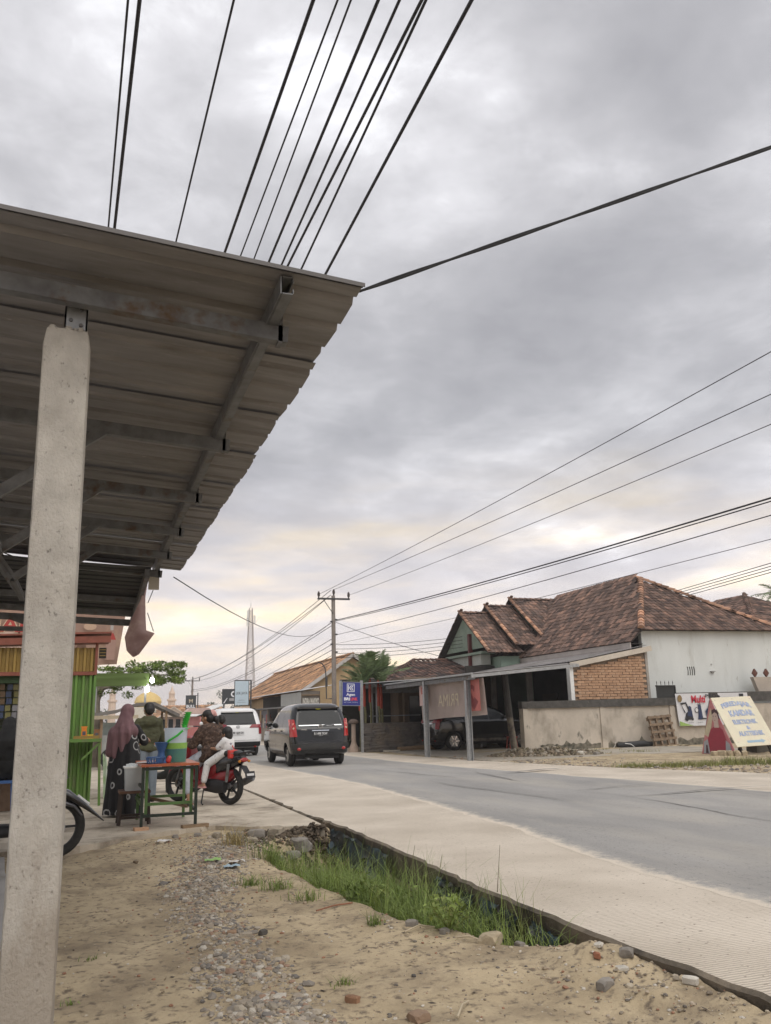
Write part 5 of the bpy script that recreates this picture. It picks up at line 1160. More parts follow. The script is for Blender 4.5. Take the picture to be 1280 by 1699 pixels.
def stall_banners():
    T = thing('drink_banner', (-.9, 19, 2.6), 'brown orange banner with mirrored red lettering and bottle print behind the kiosk roof', 'banner')
    m1 = mat('orange banner back', (.40, .26, .20), (.31, .20, .155), 1.6, rough=.5, thin=.3, c3=(.52, .36, .25), s3=1.3)
    c = [Vector((-2.9, 19, 3.80)), Vector((.74, 19, 3.60)), Vector((.60, 19, 2.50)), Vector((-2.9, 19, 2.55))]
    def bf(u, v): return (c[3] * (1 - u) + c[2] * u) * (1 - v) + (c[0] * (1 - u) + c[1] * u) * v + Vector((0, .04 * sin(u * 14) + .03 * sin(u * 5 + v * 3), -.06 * sin(pi * u) * (1 - v)))
    b = MB(); b.grid(bf, 40, 8); b.build('sheet', m1, T, world=True)
    F = frame((0, 18.90, 3.1), (1, 0, -.03), (0, 0, 1)); rd = plain('banner red', (.42, .06, .05), .5); cr = plain('banner cream', (.62, .50, .34), .5)
    flat([(-2.9, -.42), (-.9, -.46), (-.9, .02), (-2.9, .0)], F, plain('banner pale', (.58, .42, .34)), T, 'print_field', .0)
    text('MAKAN', 1.75, .34, F, -1.86, .16, cr, T, mirror=True, bold=.06, off=.006); text('MAKAN', 1.7, .31, F, -1.86, .16, rd, T, mirror=True, bold=.02, off=.012)
    text('NIKMAT', 1.3, .16, F, -1.75, -.14, rd, T, mirror=True, bold=.04, off=.012); text('Ringan Keluarga', 1.6, .15, F, -1.75, -.34, plain('banner umber', (.16, .09, .06)), T, mirror=True, off=.012)
    flat([(.36, -.5), (.56, -.5), (.57, -.1), (.50, .05), (.49, .30), (.43, .30), (.42, .05), (.35, -.1)], F, plain('bottle print', (.40, .25, .20)), T, 'print_bottle', .012)
    flat([(.37, -.08), (.56, -.08), (.50, .06), (.43, .06)], F, rd, T, 'print_label', .016); flat([(.43, .12), (.49, .12), (.49, .30), (.43, .30)], F, plain('cap print', (.45, .42, .40)), T, 'print_cap', .017)
    flat(circ(.02, .18, .13, 16, .08), F, plain('banner tan', (.55, .38, .27)), T, 'print_emblem', .012); flat([(-.25, -.35), (-.15, -.1), (-.05, -.12), (0, -.4)], F, plain('banner umber', (.16, .09, .06)), T, 'print_figure', .012); flat([(.12, -.15), (.30, -.12), (.28, .02), (.15, .0)], F, plain('banner plum', (.30, .12, .12)), T, 'print_figure', .013)
    T = thing('torn_banner', (.6, 10.6, 2), 'twisted pinkish banner flapping from the end of the canopy', 'banner')
    L_ = [(.63, 2.98), (.57, 2.73), (.49, 2.54), (.41, 2.29), (.44, 2.13), (.51, 2.05)]; R_ = [(.65, 2.96), (.63, 2.78), (.645, 2.51), (.655, 2.37), (.75, 2.33), (.58, 2.08)]
    def tf(u, v):
        t = (1 - v) * (len(L_) - 1); k = min(int(t), len(L_) - 2); f = t - k
        l = Vector((L_[k][0], 0, L_[k][1])).lerp(Vector((L_[k + 1][0], 0, L_[k + 1][1])), f); r = Vector((R_[k][0], 0, R_[k][1])).lerp(Vector((R_[k + 1][0], 0, R_[k + 1][1])), f)
        p = l.lerp(r, u); return (p.x, 10.55 + .10 * sin(u * 4 + v * 5) * (1 - v) + .05 * u, p.z)
    b = MB(); b.grid(tf, 8, 20); b.build('sheet', mat('pink banner cloth', (.44, .31, .285), (.33, .21, .20), 5, rough=.6, thin=.35, c3=(.50, .38, .33), s3=5), T, world=True, smooth=60)
    b = MB(); b.tube([(.78, 10.5, 3.05), (.66, 10.58, 2.70)], .005, 5); b.tube([(.66, 10.58, 2.58), (.74, 10.6, 2.36)], .005, 5); b.build('rope', m_black, T, world=True)
stall_banners()
def food_cart():
    T = thing('food_cart', (1.4, 27, 0), 'food cart with sagging grey roof and green light board behind the standing people', 'cart')
    rf = mat('grey tarp roof', (.20, .19, .175), (.13, .12, .115), 3, rough=.8, bump=.3)
    b = MB(); pr = [(.20, 1.56), (.9, 1.66), (1.45, 1.84), (1.95, 1.86), (2.68, 1.50)]
    for y in (26.2, 27.9):
        for x, z in pr: b.v.append(Vector((x, y, z)))
        for x, z in pr: b.v.append(Vector((x, y, z - .09)))
    n = len(pr)
    for k in range(n - 1): b.f += [(k, k + 1, 2 * n + k + 1, 2 * n + k), (n + k, 3 * n + k, 3 * n + k + 1, n + k + 1), (k, n + k, n + k + 1, k + 1), (2 * n + k, 2 * n + k + 1, 3 * n + k + 1, 3 * n + k)]; b.m += [0] * 4
    b.f += [(0, 2 * n, 3 * n, n), (n - 1, 2 * n - 1, 4 * n - 1, 3 * n - 1)]; b.m += [0, 0]
    b.build('roof', rf, T, world=True)
    b = MB(); b.bb((.2, 26.15, 1.40), (1.5, 26.2, 1.5)); b.build('roof_beam', mat('pale timber', (.45, .38, .28)), T, world=True)
    for x, y in ((.5, 26.3), (2.3, 26.3), (.5, 27.8), (2.3, 27.8)): b = MB(); b.bb((x - .03, y - .03, 0), (x + .03, y + .03, 1.6)); b.build('post', m_wood, T, world=True)
    b = MB(); b.bb((.5, 26.3, .35), (2.3, 27.8, .95)); b.build('body', mat('cart body paint', (.35, .36, .34), (.25, .26, .25), 3), T, world=True)
    b = MB(); b.bb((.55, 26.8, .951), (2.25, 27.7, 1.3)); b.build('glass_case', mat('cart glass', (.35, .40, .38), rough=.1), T, world=True)
    for x in (.8, 2.0): b = MB(); b.torus((x, 26.25, .3), .26, .04, 'Y', 18, 6); b.build('wheel', m_rubber, T, world=True)
    b = MB(); b.bb((.20, 26.6, 2.34), (1.78, 26.64, 2.72)); b.build('light_board', mat('green light board', (.17, .25, .08), (.12, .18, .05), 2, rough=.4, thin=.4, stretch=(.3, 1, 6)), T, world=True)
    for x in (.3, 1.7): b = MB(); b.bb((x - .03, 26.65, 1.6), (x + .03, 26.7, 2.6)); b.build('board_post', m_steel, T, world=True)
    for i, (x, z) in enumerate(((1.87, 2.50), (1.74, 2.24))):
        L2 = thing('bulb_lamp', (x, 26.5, z), 'lit white bulb %s on the cart' % ('at the end of the green board' if i == 0 else 'hanging below the brighter one'), 'lamp')
        b = MB(); b.lathe([(.01, -.085), (.05, -.06), (.066, -.01), (.05, .05), (.028, .08)], (0, 0, 0), 12); b.build('bulb', mat('lit bulb', (1, 1, 1), emit=(1.0, .98, .95), estr=18), L2, smooth=True)
        b = MB(); b.cyl((0, 0, .08), (0, 0, .16), .03, n=8); b.build('socket', m_white, L2)
        b = MB(); b.tube([(0, 0, .16), (-.03, .05, .3), (-.1, .1, .35)], .006, 5); b.build('flex', m_black, L2)
food_cart()

# ------------------------------------------------------------------ drink table
def drinks():
    T = thing('drink_table', (1.07, 12.05, 0), 'steel legged table with orange red top holding the green drink bucket', 'table')
    dk = plain('dark green steel', (.02, .03, .022), .5); gn = mat('green steel', (.10, .19, .055), (.07, .135, .04), 6, rough=.5)
    X0, X1, Y0, Y1 = .745, 1.405, 11.47, 12.68
    b = MB(); b.bb((X0 - .03, Y0 - .03, .745), (X1 + .03, Y1 + .03, .775)); b.build('table_top', mat('orange red formica', (.48, .13, .05), (.36, .10, .05), 5, rough=.35), T, world=True)
    for x, y, m in ((X0, Y0, dk), (X1, Y0, dk), (X0 + .02, Y1, gn), (X1 - .02, Y1, gn)):
        b = MB(); b.bb((x - .018, y - .018, .0 if y > 12 else .03), (x + .018, y + .018, .744)); b.build('leg', m, T, world=True)
    for x in (X0 + .035, X1 - .07): b = MB(); b.bb((x, Y0 + .05, .15), (x + .035, Y0 + .085, .744)); b.build('leg', gn, T, world=True)
    for a, c, m in (((X0, Y0, .16), (X1, Y0, .16), dk), ((X0 + .04, Y0 + .07, .29), (X1 - .05, Y0 + .07, .29), gn), ((X0, Y1, .29), (X1, Y1, .29), gn), ((X0, Y0, .29), (X0, Y1, .29), gn), ((X1, Y0, .2), (X1, Y1, .2), dk), ((X0, Y0, .72), (X1, Y0, .72), dk), ((X0 + .1, Y1 - .1, .30), (X1 - .1, Y0 + .1, .24), m_wood), ((X0, Y0, .5), (X0, Y1, .5), dk)):
        b = MB(); b.bar(a, c, .03, .035); b.build('rail', m, T, world=True)
    b = MB(); b.box((.745, 11.47, .005), (.17, .10, .055), .2); tag(b.build('brick', m_brick), 'red brick propping the front left leg of the drink table', 'brick')
    b = MB(); b.box((1.40, 11.45, .008), (.34, .09, .045), .25); tag(b.build('wood_block', m_wood), 'short plank propping the front right leg of the drink table', 'plank')
    # clear bucket with green drink
    B = thing('drink_bucket', (1.17, 11.85, .776), 'big clear plastic bucket half full of green drink with a green handle', 'bucket')
    pl = mat('milky plastic', (.74, .78, .88), (.68, .73, .84), 3, rough=.25, thin=.45)
    b = MB(); b.lathe([(.128, .002), (.132, .0), (.138, .20), (.150, .42), (.156, .42), (.158, .435), (.148, .436)], (0, 0, 0), 28, cap=False); b.mi = 0
    b.build('bucket_wall', pl, B, smooth=True)
    b = MB(); b.lathe([(.139, .002), (.1435, .10), (.147, .17)], (0, 0, 0), 28); b.build('drink_syrup', mat('teal drink', (.07, .20, .15), (.06, .16, .17), 4, rough=.3), B, smooth=True)
    b = MB(); b.lathe([(.1475, .171), (.1495, .22), (.151, .245)], (0, 0, 0), 28); b.build('drink_foam', mat('lime drink', (.28, .48, .09), (.20, .40, .08), 12, rough=.4), B, smooth=True)
    b = MB(); b.tube([(-.165, -.05, .20), (-.10, -.155, .28), (.0, -.175, .34), (.07, -.165, .40)], .014, 8); b.build('handle', plain('lime plastic', (.05, .50, .06), .35), B, smooth=True)
    C = thing('cup_stack', (1.27, 11.78, 1.2), 'leaning stack of bright green plastic cups on the drink bucket', 'cups')
    for i in range(7):
        b = MB(); p = Vector((.007 * i, 0, .025 * i)); b.lathe([(.026, 0), (.034, .05), (.050, .056), (.052, .062), (.034, .064)], p, 14, cap=False); b.build('cup', plain('lime plastic', (.05, .50, .06), .35), C, smooth=True)
    b = MB(); b.bb((-.07, -.05, -.006), (.07, .05, .0)); b.build('cup_tray', plain('lime plastic', (.05, .50, .06), .35), C)
    P = thing('blue_pitcher', (.98, 11.75, .776), 'blue plastic pitcher shaped like an hourglass beside the drink bucket', 'pitcher'); bl = mat('blue plastic', (.045, .12, .29), (.035, .09, .22), 4, rough=.35)
    b = MB(); b.lathe([(.075, .0), (.07, .02), (.045, .11), (.043, .14), (.07, .21), (.085, .25), (.088, .26), (.08, .26), (.06, .2)], (0, 0, 0), 18); b.build('jug', bl, P, smooth=True)
    b = MB(); b.torus((0, 0, .255), .084, .006, 'Z', 18, 6); b.build('rim', bl, P)
    K = thing('blue_basket', (.90, 11.62, .776), 'low blue slatted plastic basket at the table front', 'basket')
    b = MB(); b.lathe([(.09, .0), (.10, .004), (.105, .01)], (0, 0, 0), 16); b.build('base', bl, K)
    for i in range(18):
        a = i * 2 * pi / 18; q = MB(); q.bar((.10 * cos(a), .10 * sin(a), .005), (.118 * cos(a), .118 * sin(a), .075), .012, .006); q.build('slat', bl, K)
    b = MB(); b.torus((0, 0, .078), .119, .007, 'Z', 24, 6); b.build('rim', bl, K)
    b = MB(); b.lathe([(.02, .0), (.085, .004), (.11, .016), (.105, .018), (.02, .006)], (.78, 11.75, .778), 18); tag(b.build('paper_plate', m_white, smooth=True), 'white plate with scraps at the left end of the drink table', 'plate')
    b = MB(); b.cap((1.06, 11.60, .81), (1.07, 11.60, .84), .035, .03, 10); tag(b.build('red_jar', plain('red jelly', (.5, .06, .06), .3), smooth=True), 'small red jar between the blue pitcher and the bucket', 'jar')
    # low stand with ice box
    S = thing('wooden_stool', (.69, 12.25, 0), 'dark low stool carrying the white ice box', 'stool'); ds = plain('dark stool timber', (.05, .035, .028), .7)
    b = MB(); b.box((0, 0, .405), (.40, .42, .03)); b.build('seat', mat('brown stool seat', (.16, .09, .06)), S)
    for sx in (-1, 1):
        for sy in (-1, 1): q = MB(); q.bar((sx * .19, sy * .19, 0), (sx * .165, sy * .165, .39), .035, .035); q.build('leg', ds, S)
    for sy in (-1, 1): q = MB(); q.bar((-.185, sy * .185, .09), (.185, sy * .185, .09), .03, .03); q.build('stretcher', ds, S)
    I = thing('ice_box', (.70, 12.25, .421), 'translucent white plastic tub of ice on the low stool', 'tub')
    b = MB(); b.prism([(-.13, -.14), (.13, -.14), (.13, .14), (-.13, .14)], 0, .30); b.v = [Vector((p.x * (1.12 if p.z > .1 else 1), p.y * (1.12 if p.z > .1 else 1), p.z)) for p in b.v]; b.build('tub', mat('frosted plastic', (.66, .69, .70), (.60, .64, .66), 5, rough=.35, thin=.3), I)
    b = MB(); b.bb((-.16, -.165, .285), (.16, .165, .305)); b.build('tub_rim', m_white, I)
    for i in range(10): q = MB(); q.box((random.uniform(-.1, .1), random.uniform(-.1, .1), .32), (.06, .05, .04), random.random() * 3); q.build('ice_lump', plain('ice', (.75, .8, .82), .2), I)
drinks()

# ------------------------------------------------------------------ people
skin = mat('skin', (.36, .20, .125), (.31, .17, .105), 12, rough=.55)
hair = mat('black hair', (.012, .011, .011), (.02, .018, .017), 30, rough=.45, stretch=(1, 1, .3), bump=.3, bscale=60)
V = Vector
def head_geo(b, c, rz, s=1.0, tilt=0.0):
    R = Matrix.Rotation(rz, 3, 'Z') @ Matrix.Rotation(tilt, 3, 'X'); c = V(c)
    def e(p, r): b.ell(c + R @ V(p) * s, tuple(q * s for q in r), 12, 8, R)
    e((0, -.01, .03), (.078, .096, .085)); e((0, .015, -.03), (.064, .078, .085)); e((0, .055, -.085), (.032, .03, .025))
    e((0, .097, -.02), (.013, .02, .025)); e((0, .080, -.060), (.026, .014, .010))
    for k in (-1, 1): e((k * .078, -.01, -.02), (.012, .022, .032)); e((k * .03, .078, .008), (.018, .012, .010))
    b.cap(c + R @ V((0, -.015, -.06)) * s, c + R @ V((0, -.03, -.17)) * s, .052 * s, .056 * s)
def face_bits(T, c, rz, s=1.0, tilt=0.0):
    R = Matrix.Rotation(rz, 3, 'Z') @ Matrix.Rotation(tilt, 3, 'X'); c = V(c)
    for k in (-1, 1):
        b = MB(); b.ell(c + R @ V((k * .031, .086, .004)) * s, tuple(q * s for q in (.014, .008, .008)), 8, 5, R); b.build('eye', plain('eye white', (.6, .58, .55), .3), T)
        b = MB(); b.ell(c + R @ V((k * .031, .090, .03)) * s, tuple(q * s for q in (.02, .007, .004)), 8, 5, R); b.build('eyebrow', hair, T)
    b = MB(); b.ell(c + R @ V((0, .092, -.06)) * s, tuple(q * s for q in (.022, .008, .006)), 8, 5, R); b.build('mouth', plain('lip', (.30, .10, .08)), T)
def hand_geo(b, w, d, n, s=1.0):
    w, d, n = V(w), V(d).normalized(), V(n).normalized(); t = d.cross(n).normalized()
    b.ell(w + d * .045 * s, (.0, .0, .0) if False else (.04 * s, .04 * s, .04 * s), 8, 6)
    b.cap(w, w + d * .07 * s, .026 * s, .03 * s)
    for i, (o, l) in enumerate(((-.028, .062), (-.010, .072), (.010, .068), (.028, .052))):
        p = w + d * .075 * s + t * o * s; q = p + (d * .8 - n * .3) * l * .55 * s; b.cap(p, q, .0095 * s, .009 * s, 7); b.cap(q, q + (d * .35 - n * .8) * l * .5 * s, .009 * s, .008 * s, 7)
    p = w + d * .03 * s - t * .03 * s; b.cap(p, p + (d * .5 - t * .7 - n * .2) * .05 * s, .012 * s, .010 * s, 7)

def woman():
    T = thing('person', (.60, 13.3, 0), 'woman in long mauve headscarf and black dress with white rings at the drink table', 'person', rz=-.55)
    # local +y is where she faces
    b = MB(); head_geo(b, (0, .03, 1.44), -.1); b.cap((0, 0, 1.22), (0, 0, 1.0), .11, .11)
    b.cap((.10, .05, 1.18), (.17, .16, 1.02), .05, .042); b.cap((.17, .16, 1.02), (.13, .36, 1.03), .042, .028); hand_geo(b, (.13, .36, 1.03), (-.1, 1, .05), (0, 0, 1))
    b.cap((-.10, .05, 1.18), (-.2, .12, .96), .05, .042); b.cap((-.2, .12, .96), (-.1, .30, .98), .042, .028); hand_geo(b, (-.1, .30, .98), (.3, 1, 0), (0, 0, 1))
    for k in (-1, 1): b.cap((k * .09, 0, .8), (k * .09, 0, .45), .08, .06); b.cap((k * .09, 0, .45), (k * .09, 0, .08), .055, .035); b.cap((k * .09, -.02, .04), (k * .09, .13, .035), .035, .03); b.cap((k * .06, 0, 1.0), (k * .09, 0, .8), .11, .085)
    blob(b, 'body', skin, T, .010, 2)
    mr = bpy.data.materials.new('black ringed cloth'); mr.use_nodes = True; nt = mr.node_tree; p = nt.nodes['Principled BSDF']; p.inputs['Roughness'].default_value = .85
    tc = nt.nodes.new('ShaderNodeTexCoord'); vo = nt.nodes.new('ShaderNodeTexVoronoi'); vo.inputs['Scale'].default_value = 6.0; vo.inputs['Randomness'].default_value = .85
    nz = nt.nodes.new('ShaderNodeTexNoise'); nz.inputs['Scale'].default_value = 16
    rp = nt.nodes.new('ShaderNodeValToRGB'); e = rp.color_ramp.elements; e[0].position = .30; e[0].color = (.012, .012, .014, 1); e[1].position = .48; e[1].color = (.012, .012, .014, 1)
    for q, c in ((.32, .36), (.37, .36), (.40, .012), (.36, .36)): x = e.new(q); x.color = (c, c, c, 1)
    nt.links.new(tc.outputs['Object'], vo.inputs['Vector']); nt.links.new(vo.outputs['Distance'], rp.inputs[0]); nt.links.new(rp.outputs[0], p.inputs['Base Color'])
    # dress with folds
    b = MB()
    prof = [(.235, .03), (.23, .15), (.215, .40), (.205, .65), (.20, .85), (.18, 1.0), (.165, 1.12), (.15, 1.22), (.09, 1.30)]
    b.lathe([(r, z) for r, z in prof], (0, -.01, 0), 56, fn=lambda a, z: (1.08 if abs(cos(a)) > .7 else .95) * (1 + .085 * sin(a * 9 + z * 2) * max(0, 1 - z / 1.1) + .03 * sin(a * 17 + z * 5) * max(0, 1 - z)))
    b.build('dress', mr, T, smooth=60)
    b = MB(); b.cap((.14, .02, 1.20), (.22, .14, 1.02), .075, .068); b.cap((.22, .14, 1.02), (.15, .31, 1.03), .066, .05)
    b.cap((-.14, .02, 1.20), (-.24, .10, .98), .075, .068); b.cap((-.24, .10, .98), (-.13, .25, .98), .066, .05); blob(b, 'sleeves', mr, T, .012, 3)
    # headscarf falling to the hip at the back
    b = MB(); b.ell((0, .015, 1.455), (.098, .115, .115), 16, 10); b.cap((0, -.03, 1.38), (0, -.05, 1.22), .10, .155); b.ell((0, -.03, 1.17), (.215, .16, .13), 16, 10)
    b.cap((-.10, -.10, 1.15), (-.15, -.13, .88), .11, .07); b.cap((.06, -.11, 1.15), (.02, -.14, .92), .11, .06); b.cap((-.03, -.12, 1.15), (-.07, -.15, .84), .10, .06); b.cap((0, .10, 1.22), (0, .13, 1.08), .09, .08)
    o = blob(b, 'headscarf', mat('mauve cloth', (.20, .115, .125), (.145, .08, .09), 7, rough=.9, stretch=(3, 3, .5), bump=.4, bscale=14), T, .012, 4)
    for v in o.data.vertices:
        q = v.co; f = max(0, 1.36 - q.z); a = math.atan2(q.y, q.x); q += V((cos(a), sin(a), 0)) * .016 * min(1, f * 4) * sin(a * 11 + q.z * 4)
    b = MB(); b.ell((0, .118, 1.43), (.052, .02, .07), 12, 8); b.build('face', skin, T, smooth=True); face_bits(T, (0, .047, 1.43), 0, .9)
woman()
def hoodie_man(loc, rz, label, top, low, full=True):
    T = thing('person', loc, label, 'person', rz=rz)
    b = MB(); head_geo(b, (0, .03, 1.50), .1); b.cap((0, 0, 1.25), (0, 0, 1.0), .11, .10)
    hands = [((.27, .14, .95), (.14, .38, 1.0)), ((-.27, .05, .97), (-.20, .28, .93))]
    for k, (el, wr) in zip((1, -1), hands): b.cap((k * .18, 0, 1.30), el, .05, .04); b.cap(el, wr, .04, .028); hand_geo(b, wr, V(wr) - V(el), (0, 0, 1))
    for k in (-1, 1): b.cap((k * .09, 0, .88), (k * .10, .01, .48), .085, .06); b.cap((k * .10, .01, .48), (k * .10, -.01, .09), .055, .036); b.cap((k * .10, -.03, .05), (k * .11, .14, .035), .036, .03); b.cap((k * .05, 0, 1.0), (k * .09, 0, .88), .11, .09)
    blob(b, 'body', skin, T, .010, 2)
    b = MB(); b.cap((-.07, 0, 1.27), (.07, 0, 1.27), .115); b.ell((0, 0, 1.08), (.20, .135, .26), 16, 10); b.ell((0, 0, .87), (.195, .14, .10), 16, 8)
    for k, (el, wr) in zip((1, -1), hands): b.cap((k * .17, 0, 1.29), el, .075, .062); b.cap(el, V(el).lerp(V(wr), .85), .06, .045)
    b.ell((0, -.10, 1.30), (.115, .065, .085), 14, 8); b.torus((0, -.02, 1.36), .085, .035, 'Z', 20, 8)
    o = blob(b, 'top', top, T, .012, 4)
    ripple(o, lambda c: .016 * fbm(c.x * 7, c.y * 7, c.z * 14))
    b = MB()
    for k in (-1, 1): b.cap((k * .075, 0, .88), (k * .10, .01, .48), .105, .08); b.cap((k * .10, .01, .48), (k * .10, -.01, .10), .078, .062)
    blob(b, 'trousers', low, T, .014, 3)
    for k in (-1, 1): b = MB(); b.cap((k * .10, -.04, .03), (k * .11, .15, .025), .045, .04); b.build('sandal', m_black, T, smooth=True)
    b = MB(); b.ell((0, 0, 1.545), (.092, .108, .085), 14, 9); b.ell((0, -.045, 1.50), (.085, .075, .09), 14, 9); o = blob(b, 'hair', hair, T, .010, 2)
    face_bits(T, (0, .03, 1.50), .1)
    return T
hoodie_man((1.06, 15.4, 0), .15, 'man in olive green hoodie with his back turned at the drink stall', mat('olive cloth', (.085, .085, .045), (.055, .058, .032), 7, rough=.95, bump=.3), mat('grey jeans', (.22, .26, .30), (.16, .19, .22), 6, rough=.9))
T = hoodie_man((.78, 17.3, 0), 3.3, 'seller with dark hair half hidden between the headscarf woman and the hoodie man', mat('dark grey cloth', (.06, .06, .065)), mat('dark trousers', (.03, .03, .035)))
T.scale = (.94, .94, .93)
T = hoodie_man((2.62, 17.6, 0), .3, 'person in maroon top standing beyond the scooter rider', mat('maroon cloth', (.22, .04, .055), (.16, .03, .04), 6, rough=.9), mat('dark trousers', (.03, .03, .035)))
T.scale = (.88, .88, .865)
def kiosk_customer():
    T = thing('person', (-1.08, 14.75, 0), 'person in black headscarf sitting at the kiosk counter behind the pillar', 'person', rz=.2)
    b = MB(); head_geo(b, (0, .04, 1.30), 0); b.cap((0, 0, 1.1), (0, 0, .7), .11, .12)
    for k in (-1, 1):
        b.cap((k * .16, 0, 1.08), (k * .22, .15, .86), .05, .04); b.cap((k * .22, .15, .86), (k * .1, .33, .95), .04, .028); hand_geo(b, (k * .1, .33, .95), (0, 1, 0), (0, 0, 1))
        b.cap((k * .09, 0, .6), (k * .1, .38, .58), .09, .065); b.cap((k * .1, .38, .58), (k * .1, .36, .1), .055, .036); b.cap((k * .1, .36, .05), (k * .1, .5, .04), .036, .03); b.cap((k * .05, 0, .7), (k * .09, 0, .6), .11, .1)
    blob(b, 'body', skin, T, .012, 2); bk = mat('black cloth', (.012, .012, .013), (.02, .02, .021), 8, rough=.95)
    b = MB(); b.ell((0, .02, 1.30), (.112, .125, .135), 14, 10); b.cap((0, -.02, 1.24), (0, -.04, 1.05), .13, .20); b.ell((0, -.02, .9), (.22, .17, .22), 14, 10); blob(b, 'headscarf', bk, T, .014, 4)
    b = MB(); b.ell((0, 0, .75), (.20, .16, .25), 14, 10)
    for k in (-1, 1): b.cap((k * .17, 0, 1.08), (k * .23, .15, .86), .07, .06); b.cap((k * .23, .15, .86), (k * .12, .3, .94), .058, .045); b.cap((k * .09, 0, .58), (k * .1, .38, .58), .12, .09); b.cap((k * .1, .38, .56), (k * .1, .36, .15), .085, .07)
    blob(b, 'robe', bk, T, .014, 4)
    S = thing('plastic_stool', (-1.08, 14.72, 0), 'low blue stool under the person at the kiosk', 'stool'); bl = plain('stool blue', (.05, .12, .3), .4)
    b = MB(); b.box((0, 0, .46), (.30, .30, .04)); b.build('seat', bl, S)
    for sx in (-1, 1):
        for sy in (-1, 1): q = MB(); q.bar((sx * .14, sy * .14, 0), (sx * .11, sy * .11, .44), .04, .04); q.build('leg', bl, S)
kiosk_customer()

# ------------------------------------------------------------------ scooters
def scooter(loc, rz, label, paint, dark, spokes=5, lean=0.0, front_panel=None, wr=.27, side=None):
    T = thing('motor_scooter', loc, label, 'scooter', rz=rz)
    W = 1.24; fp = front_panel or paint
    def wheel(y, turn=0):
        b = MB(); b.torus((0, 0, 0), wr - .045, .047, 'X', 32, 10, 1.05); w = b.build('tyre', m_rubber, T, smooth=True); w.location = (0, y, wr); w.rotation_euler = (0, 0, turn)
        b = MB(); b.torus((0, 0, 0), wr - .082, .014, 'X', 28, 6, 1.6); b.build('rim', dark, w)
        for i in range(spokes): a = 2 * pi * i / spokes; q = MB(); q.bar((0, .03 * cos(a), .03 * sin(a)), (0, (wr - .085) * cos(a), (wr - .085) * sin(a)), .022, .03, up=(1, 0, 0)); q.build('spoke', dark, w)
        b = MB(); b.cyl((-.05, 0, 0), (.05, 0, 0), .045, n=14); b.build('hub', m_steel_dk, w); b = MB(); b.cyl((.035, 0, 0), (.04, 0, 0), .10, n=20); b.build('brake_disc', m_steel, w)
    wheel(0); wheel(W, .12)
    S = [((0, -.30, .70), .06, .045), ((0, -.20, .69), .10, .09), ((0, 0, .64), .13, .12), ((0, .22, .60), .14, .14), ((0, .42, .54), .135, .17), ((0, .55, .44), .12, .16)]
    b = MB(); b.loft(S, 18); b.build('side_panels', side or paint, T, smooth=True)
    if side: b = MB(); b.loft([((0, .20, .60), .145, .10), ((0, .34, .55), .15, .16), ((0, .50, .45), .14, .17), ((0, .60, .36), .125, .10)], 18); b.build('side_cover', paint, T, smooth=True)
    b = MB(); b.loft([((0, -.12, .48), .06, .06), ((0, .1, .42), .10, .12), ((0, .35, .36), .13, .11), ((0, .62, .30), .15, .07), ((0, .86, .30), .14, .06), ((0, .96, .36), .12, .06)], 16); b.build('floorboard', paint if side else dark, T, smooth=True)
    b = MB(); b.loft([((0, -.28, .765), .07, .03), ((0, -.12, .785), .115, .05), ((0, .12, .78), .125, .055), ((0, .34, .755), .11, .05), ((0, .50, .74), .075, .035)], 16); b.build('seat', mat('black seat vinyl', (.02, .02, .021), (.03, .03, .03), 20, rough=.5, bump=.15), T, smooth=True)
    b = MB(); b.loft([((0, .88, .32), .16, .05), ((0, .93, .50), .19, .055), ((0, .96, .70), .17, .06), ((0, .97, .86), .11, .06), ((0, .96, .95), .09, .05)], 18); b.build('front_shield', fp, T, smooth=True)
    b = MB(); b.loft([((0, 1.06, .62), .07, .03), ((0, 1.04, .74), .10, .05), ((0, 1.01, .84), .07, .04)], 14); b.build('headlight', plain('lamp glass', (.5, .52, .54), .1), T, smooth=True)
    b = MB(); b.loft([((0, 1.50, .40), .03, .01), ((0, 1.42, .50), .06, .02), ((0, 1.28, .555), .075, .03), ((0, 1.10, .52), .075, .03), ((0, .98, .42), .06, .02)], 12); b.build('front_mudguard', fp, T, smooth=True)
    for s in (-1, 1):
        b = MB(); b.tube([(s * .07, W, wr), (s * .07, 1.05, .72)], .02, 8); b.build('fork_leg', m_steel_dk, T)
        b = MB(); b.tube([(0, .95, .96), (s * .18, .93, .98), (s * .33, .86, .97)], .014, 8); b.build('handlebar', dark, T); b = MB(); b.cyl((s * .24, .905, .975), (s * .37, .84, .965), .020, n=10); b.build('grip', m_rubber, T)
        b = MB(); b.tube([(s * .22, .92, .99), (s * .27, .94, 1.10), (s * .30, .93, 1.15)], .007, 6); b.build('mirror_stem', m_black, T); b = MB(); b.ell((s * .32, .93, 1.19), (.065, .012, .045), 12, 8); b.build('mirror', m_black, T, smooth=True)
        b = MB(); b.tube([(s * .13, -.05, .35), (s * .14, -.10, .62)], .024, 8); b.build('shock_absorber', m_steel_dk, T)
        b = MB(); b.ell((s * .10, -.31, .66), (.03, .02, .022), 8, 6); b.build('indicator', plain('amber lens', (.5, .2, .03), .2), T)
    b = MB(); b.loft([((0, .88, .96), .10, .05), ((0, .97, 1.0), .12, .055), ((0, 1.05, .95), .08, .04)], 12); b.build('handlebar_cowl', fp, T, smooth=True)
    b = MB(); b.ell((0, -.31, .68), (.09, .03, .035), 12, 8); b.build('tail_light', m_red_lens, T, smooth=True)
    b = MB(); b.loft([((0, -.10, .60), .06, .012), ((0, -.30, .58), .07, .012), ((0, -.42, .45), .06, .010), ((0, -.45, .38), .055, .010)], 10); b.build('rear_mudguard', m_black, T, smooth=True)
